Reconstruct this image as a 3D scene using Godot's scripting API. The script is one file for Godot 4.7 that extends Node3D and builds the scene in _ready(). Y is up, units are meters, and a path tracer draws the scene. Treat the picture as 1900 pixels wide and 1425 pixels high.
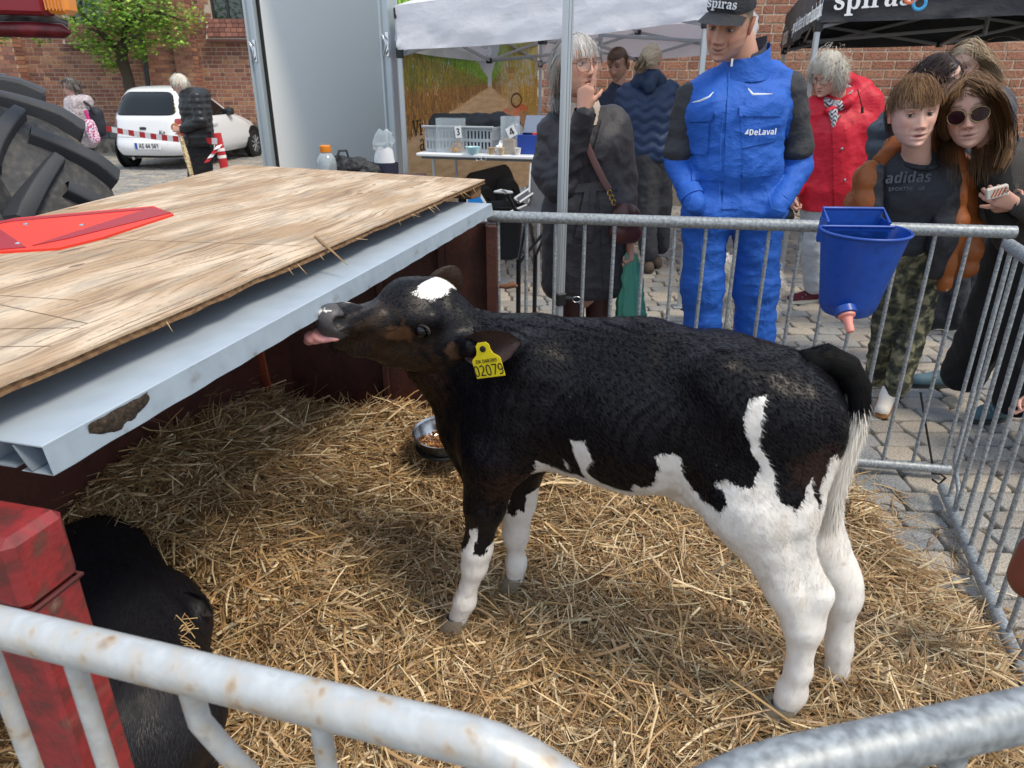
extends Node3D
const FOCAL := 1317.0
const EYE := 1.58
const CP := 0.91982
const SP := 0.39234
static func at(u: float,v: float,f: float) -> Vector3:
	var yc := (712.5 - v) / FOCAL
	var t := f / (CP + yc * SP)
	return Vector3((u - 950.0) / FOCAL * t,EYE + t * (yc * CP - SP),-f)
static func on(u: float,v: float,y := 0.0) -> Vector3:
	var yc := (712.5 - v) / FOCAL
	var t := (EYE - y) / (SP - yc * CP)
	return Vector3((u - 950.0) / FOCAL * t,y,-t * (CP + yc * SP))
class MB:
	var v := PackedVector3Array()
	var n := PackedVector3Array()
	var c := PackedColorArray()
	var t := PackedVector2Array()
	var i := PackedInt32Array()
	var col := Color.WHITE
	var grid := {}
	func vert(p: Vector3,nn: Vector3,uv := Vector2.ZERO) -> int:
		v.append(p)
		n.append(nn)
		c.append(col)
		t.append(uv)
		return v.size() - 1
	func tri(a: Vector3,b: Vector3,d: Vector3) -> void:
		var nn := (b - a).cross(d - a).normalized()
		var k := vert(a,nn)
		vert(b,nn)
		vert(d,nn)
		i.append_array(PackedInt32Array([k,k + 1,k + 2]))
	func quad(a: Vector3,b: Vector3,d: Vector3,e: Vector3) -> void:
		var nn := (d - a).cross(e - b).normalized()
		var k := vert(a,nn,Vector2(0,1))
		vert(b,nn,Vector2(1,1))
		vert(d,nn,Vector2(1,0))
		vert(e,nn,Vector2(0,0))
		i.append_array(PackedInt32Array([k,k + 1,k + 2,k,k + 2,k + 3]))
	func box(x: Transform3D,s: Vector3,b := 0.0) -> void:
		var h := s * 0.5
		if b <= 0.0:
			for ax in 3:
				for sg in [-1.0,1.0]:
					var o := Vector3.ZERO
					o[ax] = h[ax] * sg
					var p := Vector3.ZERO
					var q := Vector3.ZERO
					p[(ax + 1) % 3] = h[(ax + 1) % 3]
					q[(ax + 2) % 3] = h[(ax + 2) % 3]
					if sg < 0:
						q = -q
					quad(x * (o - p - q),x * (o + p - q),x * (o + p + q),x * (o - p + q))
			return
		b = minf(b,minf(h.x,minf(h.y,h.z)) * 0.95)
		for ax in 3:
			for sg in [-1.0,1.0]:
				var o := Vector3.ZERO
				o[ax] = h[ax] * sg
				var p := Vector3.ZERO
				var q := Vector3.ZERO
				p[(ax + 1) % 3] = h[(ax + 1) % 3] - b
				q[(ax + 2) % 3] = h[(ax + 2) % 3] - b
				if sg < 0:
					q = -q
				quad(x * (o - p - q),x * (o + p - q),x * (o + p + q),x * (o - p + q))
		for ax in 3:
			var a1 := (ax + 1) % 3
			var a2 := (ax + 2) % 3
			for s1 in [-1.0,1.0]:
				for s2 in [-1.0,1.0]:
					var r := []
					for se in [-1.0,1.0]:
						var e1 := Vector3.ZERO
						e1[ax] = (h[ax] - b) * se
						var e2 := e1
						e1[a1] = h[a1] * s1
						e1[a2] = (h[a2] - b) * s2
						e2[a1] = (h[a1] - b) * s1
						e2[a2] = h[a2] * s2
						r.append([e1,e2])
					_edge(x,r,s1,s2,ax)
		for sx in [-1.0,1.0]:
			for sy in [-1.0,1.0]:
				for sz in [-1.0,1.0]:
					var pa := Vector3(h.x * sx,(h.y - b) * sy,(h.z - b) * sz)
					var pb := Vector3((h.x - b) * sx,h.y * sy,(h.z - b) * sz)
					var pc := Vector3((h.x - b) * sx,(h.y - b) * sy,h.z * sz)
					if sx * sy * sz > 0:
						tri(x * pa,x * pb,x * pc)
					else:
						tri(x * pa,x * pc,x * pb)
	func _edge(x: Transform3D,r: Array,s1: float,s2: float,ax: int) -> void:
		var out := Vector3.ZERO
		out[(ax + 1) % 3] = s1
		out[(ax + 2) % 3] = s2
		var a: Vector3 = r[0][0]
		var b: Vector3 = r[1][0]
		var d: Vector3 = r[1][1]
		var e: Vector3 = r[0][1]
		if (d - a).cross(e - b).dot(out) > 0:
			quad(x * a,x * b,x * d,x * e)
		else:
			quad(x * e,x * d,x * b,x * a)
	func tube(pts: Array,r,sides := 8,caps := true,sd := Vector3.ZERO,fl := 1.0) -> void:
		var m := pts.size()
		var first := v.size()
		var dir: Vector3 = (pts[1] - pts[0]).normalized()
		var up := sd if sd != Vector3.ZERO else (Vector3.UP if absf(dir.y) < 0.9 else Vector3.RIGHT)
		var a := (up - dir * up.dot(dir)).normalized()
		var len := 0.0
		for k in m:
			var d2: Vector3 = (pts[mini(k + 1,m - 1)] - pts[maxi(k - 1,0)]).normalized()
			if sd != Vector3.ZERO:
				a = (sd - d2 * sd.dot(d2)).normalized()
			else:
				a = (a - d2 * a.dot(d2)).normalized()
			var b := d2.cross(a)
			var rr: float = r[k] if r is Array or r is PackedFloat32Array else r
			if k > 0:
				len += (pts[k] - pts[k - 1]).length()
			for s in sides:
				var w := TAU * s / sides
				var o := a * cos(w) * fl + b * sin(w)
				vert(pts[k] + o * rr,(a * cos(w) / fl + b * sin(w)).normalized(),Vector2(float(s) / sides,len))
		for k in m - 1:
			for s in sides:
				var p := first + k * sides + s
				var q := first + k * sides + (s + 1) % sides
				i.append_array(PackedInt32Array([p,q,q + sides,p,q + sides,p + sides]))
		if caps:
			for e in 2:
				var k := 0 if e == 0 else m - 1
				var nn: Vector3 = (pts[0] - pts[1]).normalized() if e == 0 else (pts[m - 1] - pts[m - 2]).normalized()
				var ctr := vert(pts[k],nn)
				var ring := v.size()
				for s in sides:
					vert(v[first + k * sides + s],nn)
				for s in sides:
					if e == 0:
						i.append_array(PackedInt32Array([ctr,ring + (s + 1) % sides,ring + s]))
					else:
						i.append_array(PackedInt32Array([ctr,ring + s,ring + (s + 1) % sides]))
	func lathe(x: Transform3D,prof: Array,segs := 20,sx := 1.0,sz := 1.0) -> void:
		for k in prof.size() - 1:
			var p: Vector2 = prof[k]
			var q: Vector2 = prof[k + 1]
			var d := q - p
			if d.length() < 1e-6:
				continue
			var n0 := Vector2(d.y,-d.x).normalized()
			var na := n0
			var nb := n0
			if k > 0:
				var d0: Vector2 = p - prof[k - 1]
				var m0 := Vector2(d0.y,-d0.x).normalized()
				if m0.dot(n0) > 0.75:
					na = (m0 + n0).normalized()
			if k < prof.size() - 2:
				var d1: Vector2 = prof[k + 2] - q
				var m1 := Vector2(d1.y,-d1.x).normalized()
				if m1.dot(n0) > 0.75:
					nb = (m1 + n0).normalized()
			var first := v.size()
			for s in segs + 1:
				var w := TAU * s / segs
				var cs := cos(w)
				var sn := sin(w)
				vert(x * Vector3(cs * p.x * sx,p.y,sn * p.x * sz),(x.basis * Vector3(cs * na.x,na.y,sn * na.x)).normalized(),Vector2(float(s) / segs,p.y))
				vert(x * Vector3(cs * q.x * sx,q.y,sn * q.x * sz),(x.basis * Vector3(cs * nb.x,nb.y,sn * nb.x)).normalized(),Vector2(float(s) / segs,q.y))
			for s in segs:
				var a := first + s * 2
				if x.basis.determinant() > 0:
					i.append_array(PackedInt32Array([a,a + 1,a + 3,a,a + 3,a + 2]))
				else:
					i.append_array(PackedInt32Array([a,a + 3,a + 1,a,a + 2,a + 3]))
	func sheet(rows: Array,closed := false) -> void:
		var first := v.size()
		var i0 := i.size()
		var h := rows.size()
		var w: int = rows[0].size()
		for y in h:
			for x in w:
				vert(rows[y][x],Vector3.ZERO,Vector2(float(x) / (w - 1),1.0 - float(y) / (h - 1)))
		for y in h - 1:
			for x in (w if closed else w - 1):
				var a := first + y * w + x
				var b := first + y * w + (x + 1) % w
				i.append_array(PackedInt32Array([a,b,b + w,a,b + w,a + w]))
		smooth(first,i0)
	func plate(pts: Array,nn: Vector3,th: float,ridge := 0.0) -> void:
		var m := pts.size()
		var ex := (pts[1] - pts[0] as Vector3).normalized()
		var ey := nn.cross(ex).normalized()
		var p2 := PackedVector2Array()
		for p in pts:
			p2.append(Vector2((p - pts[0]).dot(ex),(p - pts[0]).dot(ey)))
		var ix := Geometry2D.triangulate_polygon(p2)
		for side in 2:
			var first := v.size()
			var off := Vector3.ZERO if side == 0 else -nn * th
			for k in m:
				vert(pts[k] + off,nn if side == 0 else -nn,p2[k])
			for k in range(0,ix.size(),3):
				var a: Vector3 = pts[ix[k]]
				var ccw := (pts[ix[k + 1]] - a as Vector3).cross(pts[ix[k + 2]] - a).dot(nn) > 0
				if ccw == (side == 0):
					i.append_array(PackedInt32Array([first + ix[k],first + ix[k + 1],first + ix[k + 2]]))
				else:
					i.append_array(PackedInt32Array([first + ix[k],first + ix[k + 2],first + ix[k + 1]]))
		for k in m:
			var a: Vector3 = pts[k]
			var b: Vector3 = pts[(k + 1) % m]
			quad(a - nn * th,b - nn * th,b,a)
	func smooth(v0 := 0,i0 := 0) -> void:
		for k in range(v0,v.size()):
			n[k] = Vector3.ZERO
		for k in range(i0,i.size(),3):
			var a := i[k]
			var b := i[k + 1]
			var d := i[k + 2]
			var nn := (v[b] - v[a]).cross(v[d] - v[a])
			n[a] += nn
			n[b] += nn
			n[d] += nn
		for k in range(v0,v.size()):
			n[k] = n[k].normalized()
	func mesh() -> ArrayMesh:
		var arr := []
		arr.resize(Mesh.ARRAY_MAX)
		arr[Mesh.ARRAY_VERTEX] = v
		arr[Mesh.ARRAY_NORMAL] = n
		arr[Mesh.ARRAY_COLOR] = c
		arr[Mesh.ARRAY_TEX_UV] = t
		var j := i.duplicate()
		for k in range(0,j.size(),3):
			var s := j[k + 1]
			j[k + 1] = j[k + 2]
			j[k + 2] = s
		arr[Mesh.ARRAY_INDEX] = j
		var m := ArrayMesh.new()
		m.add_surface_from_arrays(Mesh.PRIMITIVE_TRIANGLES,arr)
		return m
class SD:
	var pr := []
	func cap(a: Vector3,b: Vector3,ra: float,rb: float,k := 0.03,ax := Vector3.ZERO,sc := 1.0,cut := false) -> void:
		pr.append([a,b,ra,rb,k,ax,sc,cut])
	func build(mb: MB,cell: float,relax := 1) -> Vector2i:
		var lo := Vector3.ONE * 1e9
		var hi := -lo
		for p in pr:
			if p[7]:
				continue
			var r: float = maxf(p[2],p[3])
			for q in [p[0],p[1]]:
				lo = lo.min(q - Vector3.ONE * r)
				hi = hi.max(q + Vector3.ONE * r)
		lo -= Vector3.ONE * cell * 3.0
		hi += Vector3.ONE * cell * 3.0
		var nx := int((hi.x - lo.x) / cell) + 1
		var ny := int((hi.y - lo.y) / cell) + 1
		var nz := int((hi.z - lo.z) / cell) + 1
		var fld := PackedFloat32Array()
		fld.resize(nx * ny * nz)
		fld.fill(1.0)
		for p in pr:
			var a: Vector3 = p[0]
			var b: Vector3 = p[1]
			var ra: float = p[2]
			var rb: float = p[3]
			var k: float = p[4]
			var ax: Vector3 = p[5]
			var st: float = 1.0 / p[6] - 1.0
			var cut: bool = p[7]
			var flat := ax != Vector3.ZERO
			var reach := maxf(ra,rb) * maxf(1.0,p[6]) + k + cell * 2.0
			var l := a.min(b) - Vector3.ONE * reach
			var h := a.max(b) + Vector3.ONE * reach
			var x0 := clampi(int((l.x - lo.x) / cell),0,nx - 1)
			var x1 := clampi(int((h.x - lo.x) / cell) + 1,0,nx - 1)
			var y0 := clampi(int((l.y - lo.y) / cell),0,ny - 1)
			var y1 := clampi(int((h.y - lo.y) / cell) + 1,0,ny - 1)
			var z0 := clampi(int((l.z - lo.z) / cell),0,nz - 1)
			var z1 := clampi(int((h.z - lo.z) / cell) + 1,0,nz - 1)
			var ab := b - a
			if flat:
				ab += ax * (ab.dot(ax) * st)
			var il := 1.0 / maxf(ab.length_squared(),1e-9)
			var rd := rb - ra
			for z in range(z0,z1 + 1):
				for y in range(y0,y1 + 1):
					var at0 := (z * ny + y) * nx
					var q := Vector3(lo.x + x0 * cell,lo.y + y * cell,lo.z + z * cell) - a
					for x in range(x0,x1 + 1):
						var e := q
						if flat:
							e += ax * (q.dot(ax) * st)
						q.x += cell
						var tt := clampf(e.dot(ab) * il,0.0,1.0)
						var d := (e - ab * tt).length() - ra - rd * tt
						if d > k + cell * 2.0:
							continue
						var o := fld[at0 + x]
						if cut:
							d = -d
							var g := maxf(k - absf(o - d),0.0)
							fld[at0 + x] = maxf(o,d) + g * g / (4.0 * k)
						else:
							var g := maxf(k - absf(o - d),0.0)
							fld[at0 + x] = minf(o,d) - g * g / (4.0 * k)
		var idx := PackedInt32Array()
		idx.resize(nx * ny * nz)
		idx.fill(-1)
		var v0 := mb.v.size()
		var i0 := mb.i.size()
		var sy := nx
		var sz := nx * ny
		var offs := [0,1,sy,sy + 1,sz,sz + 1,sz + sy,sz + sy + 1]
		var cells := PackedInt32Array()
		for z in nz - 1:
			for y in ny - 1:
				var row := (z * ny + y) * nx
				for x in nx - 1:
					var k := row + x
					var f0 := fld[k]
					if f0 > cell * 3.0:
						continue
					var inside := f0 < 0.0
					if (fld[k + 1] < 0.0) == inside and (fld[k + sy] < 0.0) == inside and (fld[k + sz] < 0.0) == inside and (fld[k + sy + 1] < 0.0) == inside and (fld[k + sz + 1] < 0.0) == inside and (fld[k + sz + sy] < 0.0) == inside and (fld[k + sz + sy + 1] < 0.0) == inside:
						continue
					var s := Vector3.ZERO
					var m := 0
					for e in EDGES:
						var fa := fld[k + offs[e[0]]]
						var fb := fld[k + offs[e[1]]]
						if (fa < 0.0) != (fb < 0.0):
							var w := fa / (fa - fb)
							s += CORNER[e[0]] + (CORNER[e[1]] - CORNER[e[0]]) * w
							m += 1
					idx[k] = mb.vert(lo + (Vector3(x,y,z) + s / m) * cell,Vector3.ZERO)
					cells.append(k)
		for k in cells:
			var ins := fld[k] < 0.0
			if ins != (fld[k + 1] < 0.0):
				_q(mb,idx,k,k - sy,k - sy - sz,k - sz,ins)
			if ins != (fld[k + sy] < 0.0):
				_q(mb,idx,k,k - sz,k - sz - 1,k - 1,ins)
			if ins != (fld[k + sz] < 0.0):
				_q(mb,idx,k,k - 1,k - 1 - sy,k - sy,ins)
		for rep in relax:
			var sum := PackedVector3Array()
			sum.resize(mb.v.size() - v0)
			var cnt := PackedInt32Array()
			cnt.resize(mb.v.size() - v0)
			for k in range(i0,mb.i.size(),3):
				for e in 3:
					var p := mb.i[k + e] - v0
					sum[p] += mb.v[mb.i[k + (e + 1) % 3]]
					cnt[p] += 1
			for k in sum.size():
				if cnt[k] > 0:
					mb.v[v0 + k] = mb.v[v0 + k].lerp(sum[k] / cnt[k],0.5)
		mb.smooth(v0,i0)
		return Vector2i(v0,i0)
	func _q(mb: MB,idx: PackedInt32Array,a: int,b: int,c: int,d: int,ins: bool) -> void:
		if a < 0 or b < 0 or c < 0 or d < 0:
			return
		var p := idx[a]
		var q := idx[b]
		var r := idx[c]
		var s := idx[d]
		if p < 0 or q < 0 or r < 0 or s < 0:
			return
		if ins:
			mb.i.append_array(PackedInt32Array([p,q,r,p,r,s]))
		else:
			mb.i.append_array(PackedInt32Array([p,r,q,p,s,r]))
	const EDGES := [[0,1],[2,3],[4,5],[6,7],[0,2],[1,3],[4,6],[5,7],[0,4],[1,5],[2,6],[3,7]]
	const CORNER := [Vector3(0,0,0),Vector3(1,0,0),Vector3(0,1,0),Vector3(1,1,0),Vector3(0,0,1),Vector3(1,0,1),Vector3(0,1,1),Vector3(1,1,1)]
var taken := {}
func numbered(called: String) -> String:
	var k: int = taken.get(called,0)
	taken[called] = k + 1
	return called if k == 0 else "%s_%03d" % [called,k]
func thing(called: String,label: String,category: String,where := Vector3.ZERO,group := "") -> Node3D:
	var o := Node3D.new()
	o.name = numbered(called)
	o.position = where
	add_child(o)
	tag(o,label,category,group)
	return o
func tag(o: Node3D,label: String,category: String,group := "") -> void:
	o.set_meta("label",label)
	o.set_meta("category",category)
	if group != "":
		o.set_meta("group",group)
func part(parent: Node3D,called: String,shape,m: Material,label := "") -> MeshInstance3D:
	var o := MeshInstance3D.new()
	o.name = called
	o.mesh = shape.mesh() if shape is MB else shape
	o.material_override = m
	if label != "":
		o.set_meta("label",label)
	var up := parent
	var off := Vector3.ZERO
	while up != self:
		off += up.position
		up = up.get_parent()
	if shape is MB:
		o.position = -off
	parent.add_child(o,true)
	return o
func solo(called: String,shape: MB,m: Material,label: String,category: String,group := "",origin := Vector3.INF) -> MeshInstance3D:
	var o := MeshInstance3D.new()
	o.name = numbered(called)
	if origin != Vector3.INF:
		for k in shape.v.size():
			shape.v[k] -= origin
		o.position = origin
	o.mesh = shape.mesh()
	o.material_override = m
	add_child(o)
	tag(o,label,category,group)
	return o
func structure(called: String,shape: MB,m: Material) -> MeshInstance3D:
	var o := MeshInstance3D.new()
	o.name = numbered(called)
	o.mesh = shape.mesh()
	o.material_override = m
	o.set_meta("kind","structure")
	add_child(o)
	return o
func lettering(parent: Node3D,called: String,words: String,centre: Vector3,right: Vector3,up: Vector3,high: float,m: Material,face := "Droid Sans",bold := false,squeeze := 1.0,deep := 0.0012,slant := 0.0) -> MeshInstance3D:
	var f := SystemFont.new()
	f.font_names = PackedStringArray([face])
	if bold:
		f.font_weight = 700
	var tm := TextMesh.new()
	tm.text = words
	tm.font = f
	tm.font_size = 64
	tm.pixel_size = high / 46.0
	tm.depth = deep
	tm.curve_step = 2.0
	var o := MeshInstance3D.new()
	o.name = called
	o.mesh = tm
	o.material_override = m
	var z := right.cross(up).normalized()
	o.transform = Transform3D(Basis(right.normalized() * squeeze,up.normalized() + right.normalized() * slant,z),centre + z * deep * 0.6)
	var p := parent
	while p != self:
		o.position -= p.position
		p = p.get_parent()
	parent.add_child(o,true)
	return o
func hexc(h: String) -> Color:
	return Color(h)
func lin(h: String) -> Color:
	return Color(h).srgb_to_linear()
func mat(h: String,rough := 0.7,metal := 0.0) -> StandardMaterial3D:
	var m := StandardMaterial3D.new()
	m.albedo_color = Color(h)
	m.roughness = rough
	m.metallic = metal
	return m
func vmat(rough := 0.7,metal := 0.0) -> StandardMaterial3D:
	var m := StandardMaterial3D.new()
	m.vertex_color_use_as_albedo = true
	m.roughness = rough
	m.metallic = metal
	return m
func noise_tex(size: int,freq: float,ramp: Array,kind := FastNoiseLite.TYPE_SIMPLEX_SMOOTH,oct := 4,normal := 0.0,sd := 1,ridged := false) -> NoiseTexture2D:
	var f := FastNoiseLite.new()
	f.seed = sd
	f.noise_type = kind
	f.frequency = freq
	f.fractal_octaves = oct
	if ridged:
		f.fractal_type = FastNoiseLite.FRACTAL_RIDGED
	var t := NoiseTexture2D.new()
	t.width = size
	t.height = size
	t.seamless = true
	t.noise = f
	if normal > 0.0:
		t.as_normal_map = true
		t.bump_strength = normal
	elif ramp.size() > 0:
		var g := Gradient.new()
		var offs := PackedFloat32Array()
		var cols := PackedColorArray()
		for r in ramp:
			offs.append(r[0])
			cols.append(Color(r[1]))
		g.offsets = offs
		g.colors = cols
		t.color_ramp = g
	return t
func tri_map(m: StandardMaterial3D,sc: float,world := false) -> StandardMaterial3D:
	m.uv1_triplanar = true
	m.uv1_world_triplanar = world
	m.uv1_scale = Vector3.ONE * sc
	return m
func with_bump(m: StandardMaterial3D,tex: Texture2D,strength := 1.0) -> StandardMaterial3D:
	m.normal_enabled = true
	m.normal_texture = tex
	m.normal_scale = strength
	return m
# ================================================================ the scene
var rng := RandomNumberGenerator.new()
var grain_n: Texture2D
var cloth_n: Texture2D
var dirt_t: Texture2D
var fold_n: Texture2D
var M := {}
func _ready() -> void:
	rng.seed = 7
	var cam := Camera3D.new()
	cam.name = "camera"
	cam.position = Vector3(0,EYE,0)
	cam.rotation = Vector3(-atan2(SP,CP),0,0)
	cam.fov = rad_to_deg(2.0 * atan(712.5 / FOCAL))
	cam.near = 0.05
	cam.far = 400.0
	var lens := CameraAttributesPhysical.new()
	lens.frustum_focal_length = 35.0 / (2.0 * 712.5 / FOCAL)
	lens.frustum_focus_distance = 2.0
	lens.exposure_aperture = 11.0
	cam.attributes = lens
	cam.fov = rad_to_deg(2.0 * atan(712.5 / FOCAL))
	cam.current = true
	add_child(cam)
	var env := Environment.new()
	env.background_mode = Environment.BG_SKY
	var sky_m := ProceduralSkyMaterial.new()
	sky_m.sky_top_color = Color(0.70,0.755,0.83)
	sky_m.sky_horizon_color = Color(0.83,0.855,0.885)
	sky_m.sky_curve = 0.25
	sky_m.ground_bottom_color = Color(0.28,0.27,0.26)
	sky_m.ground_horizon_color = Color(0.5,0.5,0.5)
	sky_m.sun_angle_max = 1.0
	sky_m.sky_energy_multiplier = 1.0
	var sky := Sky.new()
	sky.sky_material = sky_m
	env.sky = sky
	env.background_energy_multiplier = 1.0
	env.tonemap_mode = Environment.TONE_MAPPER_LINEAR
	env.tonemap_exposure = 1.9
	env.sdfgi_enabled = true
	env.ssao_enabled = true
	env.ssil_enabled = true
	var we := WorldEnvironment.new()
	we.name = "environment"
	we.environment = env
	add_child(we)
	var sun := DirectionalLight3D.new()
	sun.name = "sun"
	sun.light_color = Color(1.0,0.95,0.87)
	sun.light_energy = 0.5
	sun.light_angular_distance = 16.0
	sun.shadow_enabled = true
	add_child(sun)
	sun.look_at_from_position(Vector3(2.2,4.2,1.6),Vector3.ZERO)
	make_materials()
	var t0 := Time.get_ticks_msec()
	for step in [build_ground,build_left_building,build_right_wall,build_trailer,build_white_tent,build_black_tent,build_lone_pole,build_tree,build_car,build_street_bits,build_tractor,build_wagon,build_barriers,build_straw,build_calf,build_lying_calf,build_stall_things,build_pen_things,build_people,build_dog]:
		step.call()
		print(step.get_method()," ",Time.get_ticks_msec() - t0)
func make_materials() -> void:
	grain_n = noise_tex(512,0.06,[],FastNoiseLite.TYPE_SIMPLEX_SMOOTH,5,6.0,3)
	cloth_n = noise_tex(256,0.25,[],FastNoiseLite.TYPE_VALUE,2,5.0,4)
	fold_n = noise_tex(512,0.011,[],FastNoiseLite.TYPE_SIMPLEX_SMOOTH,5,9.0,6,true)
	dirt_t = noise_tex(512,0.012,[[0.0,"8f8f8f"],[0.45,"c9c9c9"],[0.6,"f2f2f2"],[1.0,"ffffff"]],FastNoiseLite.TYPE_SIMPLEX_SMOOTH,6,0.0,5)
	var g := mat("ffffff",0.5,0.35)
	g.albedo_texture = noise_tex(512,0.03,[[0.0,"666a6d"],[0.35,"82878b"],[0.55,"979da1"],[0.8,"a9afb3"],[1.0,"b8bdc0"]],FastNoiseLite.TYPE_SIMPLEX_SMOOTH,6,0.0,8)
	tri_map(g,4.0)
	with_bump(g,grain_n,0.08)
	M.galv = g
	var gr := mat("ffffff",0.5,0.4)
	gr.albedo_texture = noise_tex(512,0.014,[[0.0,"8a6a50"],[0.16,"b09a80"],[0.27,"bfb8ae"],[0.45,"b7babb"],[0.75,"c9cccd"],[1.0,"a2a6a8"]],FastNoiseLite.TYPE_SIMPLEX_SMOOTH,5,0.0,12)
	tri_map(gr,3.0)
	with_bump(gr,grain_n,0.08)
	M.galv_old = gr
	var al := mat("b6bdc2",0.38,0.6)
	M.alu = al
	M.black_plastic = mat("17181a",0.5)
	M.rubber = mat("191a1b",0.85)
	M.chrome = mat("c9ccd0",0.18,1.0)
	M.white_paint = mat("e2e4e6",0.45)
	var gl := mat("ffffff",0.05)
	gl.transparency = BaseMaterial3D.TRANSPARENCY_ALPHA
	gl.albedo_color = Color(0.85,0.9,0.92,0.18)
	M.clear = gl
	var ln := mat("ffffff",0.03)
	ln.transparency = BaseMaterial3D.TRANSPARENCY_ALPHA
	ln.albedo_color = Color(1,1,1,0.03)
	M.lens = ln
	var sk := vmat(0.55)
	sk.subsurf_scatter_enabled = true
	sk.subsurf_scatter_strength = 0.06
	M.skin = sk
	tri_map(sk,30.0)
	with_bump(sk,grain_n,0.12)
	var hm := vmat(0.55)
	hm.metallic_specular = 0.22
	M.hair = hm
	M.eye = vmat(0.12)
func cloth(h: String,rough := 0.85,bump := 0.5,sc := 40.0,sheen := 0.0) -> StandardMaterial3D:
	var m := mat(h,rough)
	tri_map(m,sc)
	if sc > 15.0:
		m.uv1_scale = Vector3(1.0,1.5,1.0)
		with_bump(m,fold_n,bump * 1.1)
	if sheen > 0.0:
		m.rim_enabled = true
		m.rim = sheen
		m.rim_tint = 0.5
	return m
# ================================================================ ground: granite setts on a dirt bed
func build_ground() -> void:
	var b := MB.new()
	b.quad(Vector3(-70,-0.028,30),Vector3(70,-0.028,30),Vector3(70,-0.028,-90),Vector3(-70,-0.028,-90))
	var bed := mat("ffffff",0.95)
	bed.albedo_texture = noise_tex(512,0.05,[[0.0,"3b352a"],[0.4,"5a5243"],[0.6,"6d654f"],[0.75,"5f6136"],[1.0,"8a7d5a"]],FastNoiseLite.TYPE_SIMPLEX_SMOOTH,5,0.0,21)
	tri_map(bed,1.2,true)
	var ground := structure("ground",b,bed)
	var tones := ["a3a29f","ada9a2","b6aea3","9b9c9d","bdb3a5","a79f96"]
	var mats := []
	var grit := noise_tex(512,0.09,[[0.0,"9a9a9a"],[0.4,"d0d0d0"],[0.6,"f0f0f0"],[1.0,"ffffff"]],FastNoiseLite.TYPE_SIMPLEX_SMOOTH,6,0.0,23)
	for tcol in tones:
		var m := mat(tcol,0.72)
		m.albedo_texture = grit
		tri_map(m,2.3,true)
		with_bump(m,grain_n,0.7)
		mats.append(m)
	var shapes := []
	for s in 6:
		shapes.append(sett_shape(s))
	var placed := []
	var f := -1.2
	var row := 0
	while f < 19.0:
		var depth := 0.135 + 0.03 * sin(row * 2.1) * 0.5 + rng.randf_range(-0.008,0.008)
		var half := maxf(2.2,1.0 + f * 0.86)
		var x := -half - rng.randf() * 0.2
		while x < half:
			var w := rng.randf_range(0.17,0.27)
			placed.append([x + w * 0.5,f + depth * 0.5,w,depth])
			x += w
		f += depth
		row += 1
	var near := []
	var rest := []
	for p in placed:
		var q := Vector3(p[0],0,-p[1])
		var px := pixel_of(q)
		if near.size() < 300 and px.x > 900 and px.x < 1930 and px.y > 440 and px.y < 1180 and (px.x > 1420 or px.y < 600) and p[1] > 1.7:
			near.append(p)
		else:
			rest.append(p)
	for p in near:
		var o := MeshInstance3D.new()
		o.name = "sett"
		o.mesh = shapes[rng.randi() % shapes.size()]
		o.material_override = mats[rng.randi() % mats.size()]
		o.transform = sett_place(p)
		ground.add_child(o,true)
	for s in 3:
		var mine := []
		for k in range(s,rest.size(),3):
			mine.append(rest[k])
		var mm := MultiMesh.new()
		mm.transform_format = MultiMesh.TRANSFORM_3D
		mm.use_colors = true
		mm.mesh = shapes[s]
		mm.instance_count = mine.size()
		for k in mine.size():
			mm.set_instance_transform(k,sett_place(mine[k]))
			mm.set_instance_color(k,lin(tones[rng.randi() % tones.size()]) * rng.randf_range(0.85,1.1))
		var o := MultiMeshInstance3D.new()
		o.name = "far_setts"
		o.multimesh = mm
		var m := vmat(0.72)
		m.albedo_texture = grit
		tri_map(m,2.3,true)
		with_bump(m,grain_n,0.7)
		o.material_override = m
		o.set_meta("kind","stuff")
		ground.add_child(o,true)
func pixel_of(q: Vector3) -> Vector2:
	var f := -q.z
	var d := EYE - q.y
	var z := f * CP + d * SP
	if z < 0.01:
		return Vector2(-1e5,-1e5)
	return Vector2(950.0 + FOCAL * q.x / z,712.5 - FOCAL * (f * SP - d * CP) / z)
func sett_place(p: Array) -> Transform3D:
	var turn := Basis(Vector3.UP,rng.randf_range(-0.05,0.05)) * Basis(Vector3.RIGHT,rng.randf_range(-0.03,0.03)) * Basis(Vector3.BACK,rng.randf_range(-0.03,0.03))
	return Transform3D(turn.scaled_local(Vector3(p[2] - 0.007,0.06,p[3] - 0.006)),Vector3(p[0] + 0.0,rng.randf_range(-0.036,-0.026),-p[1]))
func sett_shape(s: int) -> ArrayMesh:
	var r := RandomNumberGenerator.new()
	r.seed = 100 + s
	var mb := MB.new()
	var rings := []
	var prof := [[1.0,-0.5],[1.0,0.25],[0.965,0.42],[0.90,0.5],[0.5,0.52],[0.0,0.52]]
	var jit := []
	for k in 12:
		jit.append(r.randf_range(0.95,1.03))
	for p in prof:
		var ring := []
		for k in 12:
			var w := TAU * k / 12.0
			var e := 0.16
			var cx := signf(cos(w)) * pow(absf(cos(w)),0.36) * 0.5
			var cz := signf(sin(w)) * pow(absf(sin(w)),0.36) * 0.5
			ring.append(Vector3(cx * p[0] * jit[k],p[1] + (r.randf_range(-0.05,0.05) if p[0] < 0.92 else 0.0),-cz * p[0] * jit[k]))
		rings.append(ring)
	mb.sheet(rings,true)
	return mb.mesh()
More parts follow.
